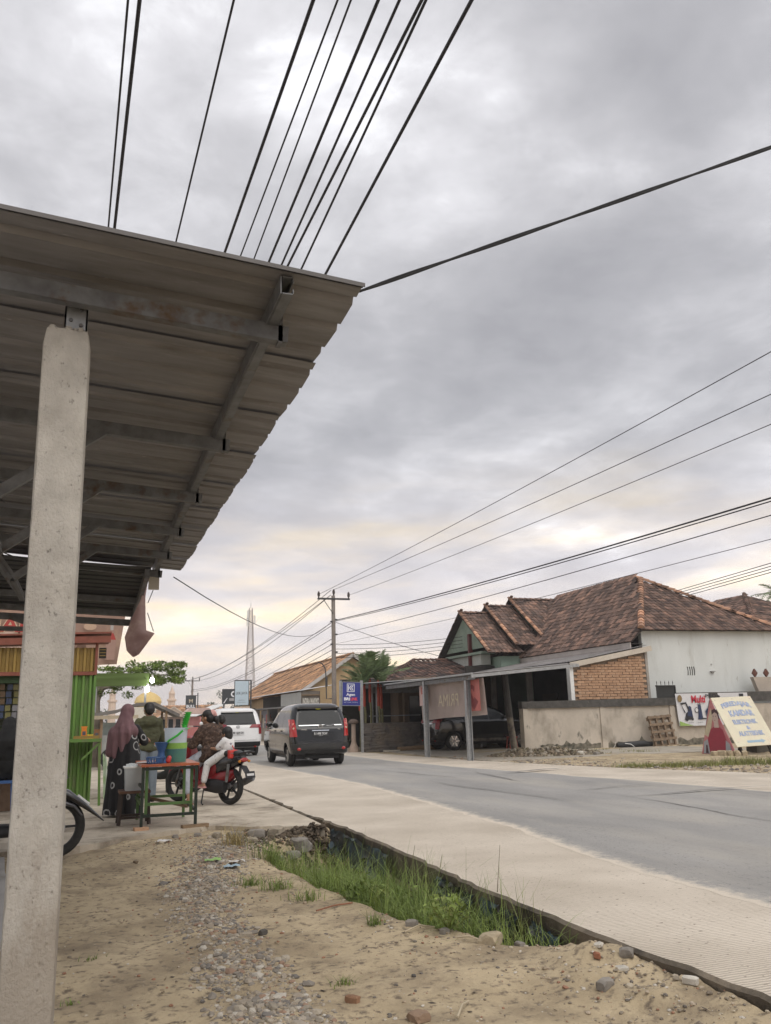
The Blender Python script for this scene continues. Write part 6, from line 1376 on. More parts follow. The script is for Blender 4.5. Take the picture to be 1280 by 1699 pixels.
    b = MB(); b.box((0, -.445, .46), (.20, .012, .10), Matrix.Rotation(-.25, 3, 'X')); b.build('number_plate', m_black, T)
    b = MB(); b.box((0, -.453, .462), (.15, .006, .035), Matrix.Rotation(-.25, 3, 'X')); b.build('plate_digits', plain('plate white', (.55, .55, .55)), T)
    b = MB(); b.tube([(.10, .42, .28), (.15, .2, .22), (.17, .0, .28)], .025, 8); b.tube([(.17, .08, .26), (.175, -.12, .33), (.175, -.32, .40)], [.045, .058, .05], 10); b.build('exhaust', m_steel_dk, T, smooth=True)
    b = MB(); b.loft([((-.11, .45, .30), .06, .10), ((-.11, .2, .28), .065, .11), ((-.11, 0, .27), .05, .09)], 12); b.build('engine_case', m_black, T, smooth=True)
    b = MB(); b.tube([(.09, -.30, .78), (.10, -.42, .80), (0, -.46, .81), (-.10, -.42, .80), (-.09, -.30, .78)], .014, 8); b.build('grab_rail', m_black, T, smooth=True)
    b = MB(); b.tube([(-.12, .48, .26), (-.22, .42, .02), (-.24, .36, .01)], .011, 6); b.build('side_stand', m_black, T)
    return T
red = mat('red scooter paint', (.30, .018, .022), (.22, .014, .018), 3, rough=.3, coat=.4, c3=(.17, .05, .045), s3=3, t3=(.55, .8)); blk = mat('gloss black paint', (.012, .012, .014), (.02, .02, .022), 2, rough=.2, coat=.6); drk = plain('matt black trim', (.02, .02, .022), .5)
SCO = scooter((2.25, 14.04, 0), .588, 'red and black scooter carrying the woman and child beside the drink table', red, drk, side=blk, wr=.28)
for ch in SCO.children:
    if ch.name.startswith('tail') : pass
scooter((2.0, 16.9, 0), 1.05, 'black scooter parked behind the red one', blk, drk)
SB = scooter((-1.46, 9.72, -.03), -pi / 2 + .05, 'black scooter standing behind the concrete pillar', blk, drk, 3, front_panel=mat('dark silver paint', (.10, .10, .11), (.06, .06, .065), 2, rough=.3, coat=.4), wr=.30)

b = MB(); b.loft([((0, 1.12, .70), .08, .05), ((0, 1.34, .62), .09, .05), ((0, 1.52, .50), .07, .03), ((0, 1.72, .335), .015, .006)], 14); b.build('beak_mudguard', blk, SB, smooth=True)
b = MB(); b.loft([((-.05, 1.44, .585), .012, .03), ((-.06, 1.56, .49), .012, .03)], 8); b.build('marker_strip', m_white, SB)
b = MB(); b.loft([((0, 1.02, .78), .11, .05), ((0, 1.20, .74), .10, .05), ((0, 1.34, .80), .05, .02)], 14); b.build('front_cowl', MATS['dark silver paint'], SB, smooth=True)
def riders():
    M4 = Matrix.Translation((2.25, 14.04, 0)) @ Matrix.Rotation(.588, 4, 'Z')
    # rider, coordinates in the scooter's own axes
    T = thing('person', (2.25, 14.04, 0), 'woman in brown patterned blouse and pale trousers sitting on the red scooter', 'person', rz=.588)
    hp = V((0, .42, .80)); sh = V((-.01, .47, 1.17)); hd = V((-.02, .56, 1.345)); hr = .35
    b = MB(); head_geo(b, hd, hr, 1.0, -.12); b.cap(hp, sh - V((0, 0, .08)), .11, .10)
    arms = [(-1, (-.25, .62, .93), (-.27, .80, .97)), (1, (.25, .66, .95), (.28, .84, .98))]
    for k, el, wr in arms: b.cap(sh + V((k * .15, 0, -.02)), el, .05, .04); b.cap(el, wr, .04, .028); hand_geo(b, wr, V(wr) - V(el), (0, 0, 1))
    legs = [(-1, (-.20, .78, .62), (-.29, .63, .09)), (1, (.17, .80, .62), (.14, .78, .42))]
    for k, kn, an in legs:
        b.cap(hp + V((k * .08, 0, -.03)), kn, .09, .065); b.cap(kn, an, .06, .04); f = V((-.02 if k < 0 else 0, .11, -.045)); b.cap(V(an) + V((0, -.03, -.05)), V(an) + f, .036, .028)
    blob(b, 'body', skin, T, .010, 2)
    mb_ = mat('brown batik cloth', (.075, .045, .032), (.035, .022, .018), 16, rough=.9, c3=(.14, .09, .065), s3=26, t3=(.52, .60), bump=.3)
    b = MB(); b.cap(sh + V((-.08, 0, -.02)), sh + V((.08, 0, -.02)), .115); b.ell(hp.lerp(sh, .55), (.205, .165, .24), 16, 10); b.ell(hp + V((0, -.02, .02)), (.225, .19, .15), 16, 10)
    for k, el, wr in arms: b.cap(sh + V((k * .15, 0, -.02)), el, .09, .085); b.cap(el, V(el).lerp(V(wr), .7), .085, .07)
    b.cap(hp + V((-.12, -.06, 0)), hp + V((-.17, .05, -.12)), .10, .06); o = blob(b, 'blouse', mb_, T, .012, 4)
    ripple(o, lambda c: .018 * fbm(c.x * 7, c.y * 7, c.z * 12))
    b = MB()
    for k, kn, an in legs: b.cap(hp + V((k * .08, 0, -.03)), kn, .115, .088); b.cap(kn, V(kn).lerp(V(an), .80), .086, .062)
    blob(b, 'trousers', mat('pale grey trousers', (.45, .47, .52), (.37, .39, .44), 6, rough=.9, bump=.3), T, .012, 3); ripple(COL.objects[-1], lambda c: .012 * fbm(c.x * 9, c.y * 9, c.z * 9))
    for k, kn, an in legs: b = MB(); q = V(an) + V((0, 0, -.075)); b.cap(q + V((0, -.06, 0)), q + V((-.02, .12, 0)), .038, .034, 10); b.v = [V((p.x, p.y, q.z + (p.z - q.z) * .35)) for p in b.v]; b.build('sandal', mat('tan sandal', (.30, .14, .10)), T, smooth=True)
    R = Matrix.Rotation(hr, 3, 'Z')
    def hb(b, p, r): b.ell(hd + R @ V(p), r, 14, 9, R)
    b = MB(); hb(b, (0, -.02, .045), (.09, .104, .085)); hb(b, (0, -.06, -.01), (.083, .07, .09)); blob(b, 'hair', hair, T, .010, 2)
    b = MB(); hb(b, (.03, -.15, -.03), (.055, .055, .06)); b.cap(hd + R @ V((.03, -.16, -.04)), hd + R @ V((.04, -.18, -.13)), .04, .02); blob(b, 'hair_bun', hair, T, .010, 2)
    b = MB(); hb(b, (.025, -.085, .065), (.070, .062, .062)); hb(b, (.05, -.115, .03), (.045, .04, .05)); blob(b, 'hair_scarf', mat('pink scrunchie', (.62, .36, .33), (.52, .28, .26), 18, rough=.9, bump=.5), T, .010, 2)
    face_bits(T, hd, hr, 1.0, -.12)
    # child
    T = thing('person', (2.25, 14.04, 0), 'small child in white patterned clothes sitting behind the scooter rider', 'person', rz=.588)
    hp = V((0, .07, .80)); sh = V((-.01, .07, .985)); hd = V((-.01, .09, 1.085)); s = .88
    b = MB(); head_geo(b, hd, .15, s, -.1); b.cap(hp, sh - V((0, 0, .04)), .07, .065)
    arms = [(-1, (-.15, .16, .85), (-.15, .30, .86)), (1, (.15, .18, .86), (.14, .32, .87))]
    for k, el, wr in arms: b.cap(sh + V((k * .085, 0, -.03)), el, .032, .027); b.cap(el, wr, .027, .02); hand_geo(b, wr, V(wr) - V(el), (0, 0, 1), .62)
    legs = [(-1, (-.20, .32, .62), (-.24, .36, .33)), (1, (.20, .32, .62), (.24, .34, .33))]
    for k, kn, an in legs: b.cap(hp + V((k * .06, 0, -.01)), kn, .058, .045); b.cap(kn, an, .042, .03); b.cap(V(an) + V((0, -.02, -.04)), V(an) + V((0, .09, -.045)), .028, .022)
    blob(b, 'body', skin, T, .008, 2)
    mw = mat('white printed cloth', (.70, .69, .68), (.62, .61, .61), 9, rough=.9, c3=(.20, .18, .22), s3=17, t3=(.60, .64))
    b = MB(); b.cap(sh + V((-.05, 0, -.02)), sh + V((.05, 0, -.02)), .075); b.ell(hp.lerp(sh, .5), (.12, .10, .15), 14, 10)
    for k, el, wr in arms: b.cap(sh + V((k * .085, 0, -.03)), V(sh + V((k * .085, 0, -.03))).lerp(V(el), .75), .055, .052)
    blob(b, 'shirt', mw, T, .010, 3)
    b = MB(); b.ell(hp + V((0, 0, -.01)), (.12, .11, .085), 14, 8)
    for k, kn, an in legs: b.cap(hp + V((k * .06, 0, -.01)), kn, .078, .062); b.cap(kn, V(kn).lerp(V(an), .85), .060, .050)
    blob(b, 'trousers', mw, T, .010, 3)
    for k, kn, an in legs: b = MB(); q = V(an) + V((0, .03, -.062)); b.cap(q + V((0, -.06, 0)), q + V((0, .08, 0)), .034, .03, 10); b.v = [V((p.x, p.y, q.z + (p.z - q.z) * .5)) for p in b.v]; b.build('sandal', plain('pink sandal', (.6, .3, .3)), T, smooth=True)
    b = MB(); b.ell(hd + V((0, -.012, .03)), (.083, .093, .085), 14, 9); b.ell(hd + V((0, -.045, -.03)), (.075, .06, .09), 14, 9); blob(b, 'hair', hair, T, .009, 2)
    face_bits(T, hd, .15, s, -.1)
    B = thing('red_pouch', M4 @ V((-.08, -.13, .77)), 'small red pouch at the child\'s back', 'bag', rz=.588)
    b = MB(); b.box((0, 0, 0), (.17, .07, .13)); me = remesh(b, .010, 5); me.materials.clear(); me.materials.append(plain('red vinyl', (.55, .05, .04), .35)); o = share('pouch', me, B)
    b = MB(); b.bb((-.075, -.04, .012), (.075, -.036, .02)); b.build('zip', m_steel, B); b = MB(); b.tube([(.07, .03, .05), (.09, .12, .14), (.06, .18, .2)], .008, 6); b.build('strap', plain('red vinyl', (.55, .05, .04), .35), B)
riders()
# ------------------------------------------------------------------ cars
def car(loc, rz, label, paint, tab, wb, track, wr, spec):
    """body lofted from horizontal sections: tab rows are z, rear y, front y, half width, corner radius; origin at the rear axle on the ground"""
    T = thing('car', loc, label, 'car', rz=rz)
    def sec(z): return lerp(tab, z)
    def rear(x, z):
        yr, yf, w, rc = sec(z); k = abs(x) - (w - rc)
        return yr if k <= 0 else yr + rc - sqrt(max(0, rc * rc - min(k, rc) ** 2))
    def side(y, z):
        yr, yf, w, rc = sec(z); k = max(yr + rc - y, y - (yf - rc))
        return w if k <= 0 else w - rc + sqrt(max(0, rc * rc - min(k, rc) ** 2))
    b = MB(); zs = [r[0] for r in tab]; zz = []
    for a, c in zip(zs, zs[1:]): zz += [a, (a + c) / 2]
    zz.append(zs[-1]); n = 0
    for z in zz:
        yr, yf, w, rc = sec(z); ring = []
        for (cx, cy, a0) in ((w - rc, yr + rc, -pi / 2), (w - rc, yf - rc, 0), (-w + rc, yf - rc, pi / 2), (-w + rc, yr + rc, pi)):
            for i in range(6): a = a0 + pi / 2 * i / 5; ring.append((cx + rc * cos(a), cy + rc * sin(a), z))
            q = ring[-1]
            if a0 == 0 or a0 == pi: pass
        full = []
        for i, p in enumerate(ring):
            full.append(p); nx = ring[(i + 1) % len(ring)]
            if i % 6 == 5:
                for t in (.25, .5, .75): full.append(tuple(p[j] + (nx[j] - p[j]) * t for j in range(3)))
        n = len(full); b.v += [V(p) for p in full]
    m = len(zz)
    for i in range(m - 1):
        for j in range(n): b.f.append((i * n + j, i * n + (j + 1) % n, (i + 1) * n + (j + 1) % n, (i + 1) * n + j)); b.m.append(0)
    b.f += [tuple(range(n - 1, -1, -1)), tuple(range((m - 1) * n, m * n))]; b.m += [0, 0]
    body = b.build('body', paint, None)
    TMP.collection.objects.link(body)
    for y in (0, wb):
        for s in (-1, 1):
            q = MB(); q.cyl((s * (track / 2 - .16), y, wr), (s * 1.2, y, wr), wr * 1.16, n=28); cu = q.build('t', paint); TMP.collection.objects.link(cu)
            md = body.modifiers.new('b', 'BOOLEAN'); md.operation = 'DIFFERENCE'; md.object = cu; md.solver = 'EXACT'
    TMP.view_layers[0].update(); me = bpy.data.meshes.new_from_object(body.evaluated_get(TMP.view_layers[0].depsgraph))
    for md in list(body.modifiers): bpy.data.objects.remove(md.object); 
    bpy.data.objects.remove(body); me.name = 'body'
    me.polygons.foreach_set('use_smooth', [True] * len(me.polygons)); me.set_sharp_from_angle(angle=radians(38))
    body = bpy.data.objects.new('body', me); COL.objects.link(body); body.parent = T
    def rpatch(name, x0, x1, z0, z1, m_, off=.006, x0t=None, x1t=None, parent=None, nu=10, nv=4, thick=0):
        x0t = x0 if x0t is None else x0t; x1t = x1 if x1t is None else x1t
        def f(u, v):
            z = z0 + (z1 - z0) * v; x = (x0 + (x0t - x0) * v) * (1 - u) + (x1 + (x1t - x1) * v) * u; return V((x, rear(x, z) - off, z))
        q = MB(); q.grid(f, nu, nv)
        if thick:
            g = lambda u, v: f(u, v) + V((0, thick, 0)); k = len(q.v); q.grid(g, nu, nv); r = nu + 1
            for i in range(nu): q.f += [(i, i + 1, k + i + 1, k + i), (nv * r + i, k + nv * r + i, k + nv * r + i + 1, nv * r + i + 1)]; q.m += [0, 0]
            for j in range(nv): q.f += [(j * r, k + j * r, k + (j + 1) * r, (j + 1) * r), (j * r + nu, (j + 1) * r + nu, k + (j + 1) * r + nu, k + j * r + nu)]; q.m += [0, 0]
        return q.build(name, m_, parent or T, smooth=True)
    def spatch(name, s, ys, zs_, m_, off=.005, nu=6, nv=4):
        (ya, yb, yc, yd), (z0, z1) = ys, zs_      # lower rear, lower front, upper front, upper rear
        def f(u, v): y = (ya * (1 - u) + yb * u) * (1 - v) + (yd * (1 - u) + yc * u) * v; z = z0 + (z1 - z0) * v; return V((s * (side(y, z) + off), y, z))
        q = MB(); q.grid(f, nu, nv); return q.build(name, m_, T, smooth=True)
    # wheels
    for y in (0, wb):
        for s in (-1, 1):
            q = MB(); q.torus((0, 0, 0), wr - .085, .088, 'X', 32, 10, 1.1); w = q.build('wheel', m_rubber, T, smooth=True); w.location = (s * (track / 2 - .02), y, wr)
            q = MB(); q.cyl((s * .02, 0, 0), (s * .07, 0, 0), wr - .10, wr - .12, 24); q.build('rim', mat('alloy rim', (.34, .33, .32), (.26, .25, .24), 8, rough=.35, metal=.7), w)
            for i in range(6): a = i * pi / 3; q = MB(); q.bar((s * .075, .05 * cos(a), .05 * sin(a)), (s * .075, (wr - .12) * cos(a), (wr - .12) * sin(a)), .05, .02, up=(1, 0, 0)); q.build('spoke', m_chrome if spec.get('bright') else mat('dusty alloy', (.4, .38, .35)), w)
    q = MB(); q.bb((-track / 2 + .1, -.35, .20), (track / 2 - .1, wb + .4, .30)); q.build('underbody', m_black, T); q = MB(); q.cyl((-track / 2 + .1, 0, wr * .9), (track / 2 - .1, 0, wr * .9), .05, n=10); q.ell((.0, 0, wr * .9), (.13, .12, .12), 10, 8); q.build('rear_axle', m_black, T)
    q = MB(); q.tube([(-.35, .3, .24), (-.35, -.35, .22), (-.33, -spec['ro'] + .05, .22)], .03, 8); q.build('exhaust', m_steel_dk, T)
    # glass
    zb, zt = spec['belt'], spec['top']; rw = spec['rw']
    rpatch('rear_window', -rw, rw, zb + .03, zt - .07, m_glass, .006, -rw * .87, rw * .87)
    for s in (-1, 1):
        for ys in spec['side']: spatch('side_window', s, ys, (zb + .02, zt - .09), m_glass)
        spatch('door_sill', s, (.45, wb - .45, wb - .45, .45), (.30, .40), mat('dusty sill', (.17, .15, .13), (.06, .055, .05), 5, rough=.8), .004)
        y0 = spec['mir']; q = MB(); q.ell((s * (spec['w'] + .10), y0, zb + .10), (.10, .07, .075), 14, 8); q.build('door_mirror', paint, T, smooth=True)
        for yy in spec['handles']: q = MB(); q.box((s * (side(yy, zb - .08) + .015), yy, zb - .08), (.03, .16, .03)); q.build('door_handle', paint, T)
        q = MB(); 
        for z in (zb - .2,): pass
    def windscreen(u, v):
        z = zb + .08 + (zt - .10 - zb - .08) * v; yr, yf, w, rc = sec(z); x = (u * 2 - 1) * (w - rc * .6); k = abs(x) - (w - rc)
        return V((x, (yf if k <= 0 else yf - rc + sqrt(max(0, rc * rc - k * k))) + .006, z))
    q = MB(); q.grid(windscreen, 10, 6); q.build('windscreen', m_glass, T, smooth=True)
    # tail lights
    lt = spec['lights']
    for s in (-1, 1):
        if lt[0] == 'tall':
            o = rpatch('tail_light', s * .655, s * .83, lt[1], lt[2], m_red_lens, .012, s * .70, s * .83, nu=8, nv=8)
            for k, z in enumerate((lt[1] + .22, lt[1] + .33)):
                q = MB(); q.ell((s * .735, rear(.735, z) - .012, z), (.035, .008, .032), 10, 6); q.build('lamp_bowl', plain('lamp bowl %d' % k, ((.62, .42, .30), (.70, .25, .2))[k], .15), o)
        else:
            o = rpatch('tail_light', s * .40, s * .86, lt[1], lt[2], mat('dim red lens', (.25, .03, .035), (.2, .02, .03), 9, rough=.15), .012, s * .50, s * .86, nu=10, nv=4); rpatch('tail_light', s * .74, s * .86, lt[1] - .22, lt[1], mat('dim red lens', (.25, .03, .035)), .012, nu=5, nv=4)
    # bumper, plate, trim
    rpatch('bumper', -.80, .80, spec['bz'][0], spec['bz'][1], spec.get('bump', paint), .035, nu=16, nv=4, thick=.05)
    for s in (-1, 1): q = MB(); z = spec['bz'][0] + .02; q.ell((s * .62, rear(.62, z) - .04, z), (.055, .012, .04), 12, 6); q.build('reflector', m_red_lens, T, smooth=True)
    sp = MB(); z = zt - .05; sp.prism([(-.60, -.02), (.60, -.02), (.56, .16), (-.56, .16)], 0, .045); sp.v = [V((p.x, rear(0, z) - .05 + p.y * 1.1, z - .01 + p.z + p.y * .10)) for p in sp.v]; sp.build('spoiler', paint, T)
    q = MB(); z = zt - .045; q.ell((0, rear(0, z) - .055, z - .015), (.08, .015, .025), 10, 6); q.build('brake_light', plain('brake lamp', spec.get('brake', (.35, .02, .02)), .2), T)
    q = MB(); q.tube([(0, rear(0, zb + .05) - .02, zb + .05), (.18, rear(.1, zb + .07) - .02, zb + .07), (.40, rear(.3, zb + .07) - .02, zb + .065)], .010, 6); q.build('wiper', m_black, T)
    pz = spec['pz']; rpatch('number_plate', -.215, .215, pz - .065, pz + .065, plain('plate black', (.02, .02, .022)) if not spec.get('wplate') else plain('plate pale', (.6, .6, .6)), .018, thick=.01)
    F = frame((0, rear(0, pz) - .0205, pz), (1, 0, 0), (0, rear(0, pz + .05) - rear(0, pz - .05), .1))
    text(spec['plate'], .37, .068, F, 0, .014, plain('plate white', (.62, .62, .62)) if not spec.get('wplate') else m_black, T, bold=.03, off=.003, world=False); text('09.27', .09, .022, F, 0, -.042, plain('plate white', (.62, .62, .62)) if not spec.get('wplate') else m_black, T, off=.003, world=False)
    for z, hw_, h in spec['chrome']: rpatch('chrome_strip', -hw_, hw_, z, z + h, m_chrome, .018, thick=.012)
    q = MB(); z = spec['ez']; y = rear(0, z) - .02; q.torus((0, y, z), .062, .009, 'Y', 24, 6); q.v = [V((p.x, p.y, z + (p.z - z) * .72)) for p in q.v]; q.build('emblem', m_chrome, T, smooth=True)
    q = MB(); q.torus((0, y - .004, z + .008), .030, .007, 'Y', 18, 6); q.v = [V((p.x * .7, p.y, z + (p.z - z))) for p in q.v]; q.build('emblem', m_chrome, T)
    for nm, u in spec.get('badges', ()):
        F = frame((u, rear(u, z - .07) - .012, z - .075), (1, 0, 0), (0, 0, 1)); text(nm, .16 if len(nm) > 2 else .07, .03, F, 0, 0, m_chrome, T, 'badge', bold=.02, off=.003, world=False)
    for xx in spec.get('seams', ()):
        pass
    rpatch('tailgate_seam', -.66, .66, spec['bz'][1] + .05, spec['bz'][1] + .058, m_black, .003, thick=.004)
    for s in (-1, 1):
        for yy in spec['doors']: q = MB(); q.grid(lambda u, v: V((s * (side(yy, .42 + (zb - .42) * v) + .002), yy + .006 * u, .42 + (zb - .42) * v)), 1, 8); q.build('door_seam', m_black, T)
    return T
black_paint = mat('black car paint', (.006, .006, .007), (.009, .009, .010), 1.5, rough=.12, coat=.5, spec=.45)
white_paint = mat('white car paint', (.74, .74, .74), (.70, .70, .70), 1.5, rough=.25, coat=.6)
MPV = [(.30, -.52, 3.18, .73, .15), (.36, -.67, 3.34, .79, .20), (.48, -.73, 3.40, .82, .24), (.62, -.72, 3.40, .833, .24), (.80, -.69, 3.34, .835, .22), (.93, -.67, 3.22, .83, .21), (1.00, -.655, 2.60, .822, .20), (1.06, -.635, 2.36, .81, .20),
       (1.25, -.54, 2.02, .772, .20), (1.45, -.43, 1.68, .725, .20), (1.57, -.34, 1.40, .68, .21), (1.635, -.25, 1.15, .62, .22), (1.675, -.12, .90, .52, .22), (1.69, .02, .65, .40, .2)]
car((6.14, 23.75, 0), -.01, 'black family van driving away on the road, licence plate on its tailgate', black_paint, MPV, 2.655, 1.42, .30,
    dict(belt=1.03, top=1.60, rw=.63, side=[((1.42, 2.16, 1.52, 1.36), (0, 0))[0], (.48, 1.36, 1.30, .50), (-.36, .40, .42, -.22)], mir=2.02, w=.80, handles=(1.5, .6), doors=(1.40, .42), lights=('tall', .80, 1.26), bz=(.46, .62), pz=.86, plate='B 1498 TKW', ro=.70,
         chrome=[(1.085, .60, .022), (.945, .24, .024)], ez=1.06, badges=(('AVANZA', -.46), ('G', .52)), brake=(.62, .60, .02), bump=mat('dull black bumper', (.02, .02, .022), (.035, .033, .03), 4, rough=.5)))
SUVT = [(a[0] + .02, a[1] - .02, a[2] + .1, a[3] + .045, a[4]) for a in MPV]
car((5.25, 31.9, 0), .0, 'white family car further down the road ahead of the black van', white_paint, SUVT, 2.75, 1.5, .32,
    dict(belt=1.08, top=1.62, rw=.66, side=[(1.42, 2.16, 1.52, 1.36), (.48, 1.36, 1.30, .50), (-.36, .40, .42, -.22)], mir=2.02, w=.84, handles=(1.5, .6), doors=(1.40, .42), lights=('wide', 1.0, 1.12), bz=(.34, .52), pz=.82, plate='BE 1204 GH', wplate=True, ro=.72,
         chrome=[], ez=1.04, bump=m_black))
car((12.75, 29.95, .015), -pi / 2, 'black car parked nose first in the shade of the carport', black_paint, SUVT, 2.75, 1.5, .33,
    dict(belt=1.06, top=1.62, rw=.66, side=[(1.42, 2.16, 1.52, 1.36), (.48, 1.36, 1.30, .50), (-.36, .40, .42, -.22)], mir=2.02, w=.84, handles=(1.5, .6), doors=(1.40, .42), lights=('wide', .98, 1.1), bz=(.34, .56), pz=.80, plate='BG 1077 KU', wplate=True, ro=.72,
         chrome=[(.95, .5, .03), (.42, .7, .03)], ez=1.04, bright=True))
# ------------------------------------------------------------------ loose ground cover
def stone_mat(name, cols):
    m = bpy.data.materials.new(name); m.use_nodes = True; nt = m.node_tree; p = nt.nodes['Principled BSDF']; p.inputs['Roughness'].default_value = .9
    g = nt.nodes.new('ShaderNodeNewGeometry'); r = nt.nodes.new('ShaderNodeValToRGB'); r.color_ramp.interpolation = 'CONSTANT'; e = r.color_ramp.elements
    for i, c in enumerate(cols):
        x = e[i] if i < 2 else e.new(i / len(cols)); x.position = i / len(cols); x.color = (*c, 1)
    nz = nt.nodes.new('ShaderNodeTexNoise'); nz.inputs['Scale'].default_value = 30; mx = nt.nodes.new('ShaderNodeMix'); mx.data_type = 'RGBA'; mx.blend_type = 'MULTIPLY'; mx.inputs[0].default_value = .6
    nt.links.new(g.outputs['Position'], nz.inputs['Vector']); nt.links.new(g.outputs['Random Per Island'], r.inputs[0]); nt.links.new(r.outputs[0], mx.inputs[6]); nt.links.new(nz.outputs['Color'], mx.inputs[7])
    rp = nt.nodes.new('ShaderNodeValToRGB'); rp.color_ramp.elements[0].color = (.6, .6, .6, 1); rp.color_ramp.elements[1].color = (1.3, 1.3, 1.3, 1); nt.links.new(nz.outputs[0], rp.inputs[0]); nt.links.new(rp.outputs[0], mx.inputs[7])
    nt.links.new(mx.outputs[2], p.inputs['Base Color']); return m
m_peb = stone_mat('river gravel', [(.30, .25, .19), (.22, .195, .165), (.38, .33, .26), (.27, .235, .185), (.17, .155, .14), (.33, .28, .22), (.46, .42, .36), (.24, .21, .175), (.30, .20, .14), (.36, .31, .25)])
PH = (1 + sqrt(5)) / 2
IV = [V(p).normalized() for p in ((-1, PH, 0), (1, PH, 0), (-1, -PH, 0), (1, -PH, 0), (0, -1, PH), (0, 1, PH), (0, -1, -PH), (0, 1, -PH), (PH, 0, -1), (PH, 0, 1), (-PH, 0, -1), (-PH, 0, 1))]
IF = [(0, 11, 5), (0, 5, 1), (0, 1, 7), (0, 7, 10), (0, 10, 11), (1, 5, 9), (5, 11, 4), (11, 10, 2), (10, 7, 6), (7, 1, 8), (3, 9, 4), (3, 4, 2), (3, 2, 6), (3, 6, 8), (3, 8, 9), (4, 9, 5), (2, 4, 11), (6, 2, 10), (8, 6, 7), (9, 8, 1)]
def pebble(b, p, s, rnd, flat_=.6):
    a = rnd.random() * 6.28; ca, sa = cos(a), sin(a); sx, sy, sz = s * rnd.uniform(.7, 1.3), s * rnd.uniform(.6, 1.0), s * flat_ * rnd.uniform(.7, 1.2)
    vs = []
    for q in IV:
        k = rnd.uniform(.82, 1.14); x, y = q.x * sx * k, q.y * sy * k; vs.append(V((p[0] + x * ca - y * sa, p[1] + x * sa + y * ca, p[2] + q.z * sz * k)))
    b.add(vs, IF)
def gravel_bed():
    rnd = random.Random(21); b = MB(); n = 0
    while n < 11000:
        y = 3.6 + 7.2 * rnd.random() ** 1.25; x = lerp(GR, y)[0] + rnd.gauss(0, .26) * (1 + .25 * (y > 8)); gr = gravel(x, y)
        cl = .5 + fbm(x * 1.6, y * 1.6, 12)
        if rnd.random() > (gr * 1.35 - .1) * (.35 + cl): continue
        s = .004 + .019 * rnd.random() ** 2.6 + (.02 if rnd.random() < .03 else 0); pebble(b, (x, y, gz(x, y) + s * rnd.uniform(-.15, .25)), s, rnd); n += 1
    tag(b.build('gravel', m_peb, fix=False), 'grey and brown gravel strewn in a band along the dirt path', 'gravel', kind='stuff')
    b = MB(); n = 0
    while n < 9500:
        y = rnd.uniform(3.4, 10.8); x = rnd.uniform(-.3, 3.0)
        right = sstep(1.9, 2.9, x) * (1 - sstep(5.2, 6.6, y)); d = .16 + .9 * right + .55 * sstep(9, 10.4, y) * sstep(.3, 1.2, x) + .5 * (ditch(x, y) > .05)
        if x < .7: d *= .35
        if rnd.random() > d * (.4 + 1.2 * max(0, .4 + fbm(x * 1.3, y * 1.3, 30))): continue
        s = .0028 + .012 * rnd.random() ** 4 + (.012 if rnd.random() < .015 else 0); pebble(b, (x, y, gz(x, y) + s * .2), s, rnd); n += 1
    tag(b.build('loose_pebbles', stone_mat('mixed grit', [(.34, .27, .19), (.20, .165, .125), (.44, .38, .29), (.30, .16, .10), (.25, .21, .16), (.40, .33, .25), (.52, .48, .42), (.16, .14, .12)]), fix=False), 'loose pebbles and grit scattered over the bare dirt', 'pebbles', kind='stuff')
gravel_bed()
def leaf_litter():
    rnd = random.Random(77); b = MB()
    for i in range(750):
        y = 3.6 + 7 * rnd.random() ** 1.3; x = rnd.uniform(-.2, 2.95)
        if ditch(x, y) > .4 or rnd.random() > .25 + 1.1 * max(0, fbm(x * .9, y * .9, 55)): continue
        a = rnd.random() * 6.28; l = rnd.uniform(.006, .028); w = l * rnd.uniform(.12, .5); z = gz(x, y) + .004
        d, sd_ = V((cos(a), sin(a), rnd.uniform(-.1, .3))), V((-sin(a), cos(a), rnd.uniform(-.2, .2))); c = V((x, y, z))
        b.add([c - d * l, c + sd_ * w, c + d * l, c - sd_ * w], [(0, 1, 2, 3)])
    tag(b.build('leaf_litter', stone_mat('dry litter', [(.12, .085, .05), (.20, .15, .09), (.07, .055, .04), (.30, .24, .15), (.16, .12, .07), (.09, .07, .05)]), fix=False), 'bits of dry leaf and twig scattered on the dirt', 'litter', kind='stuff')
leaf_litter()
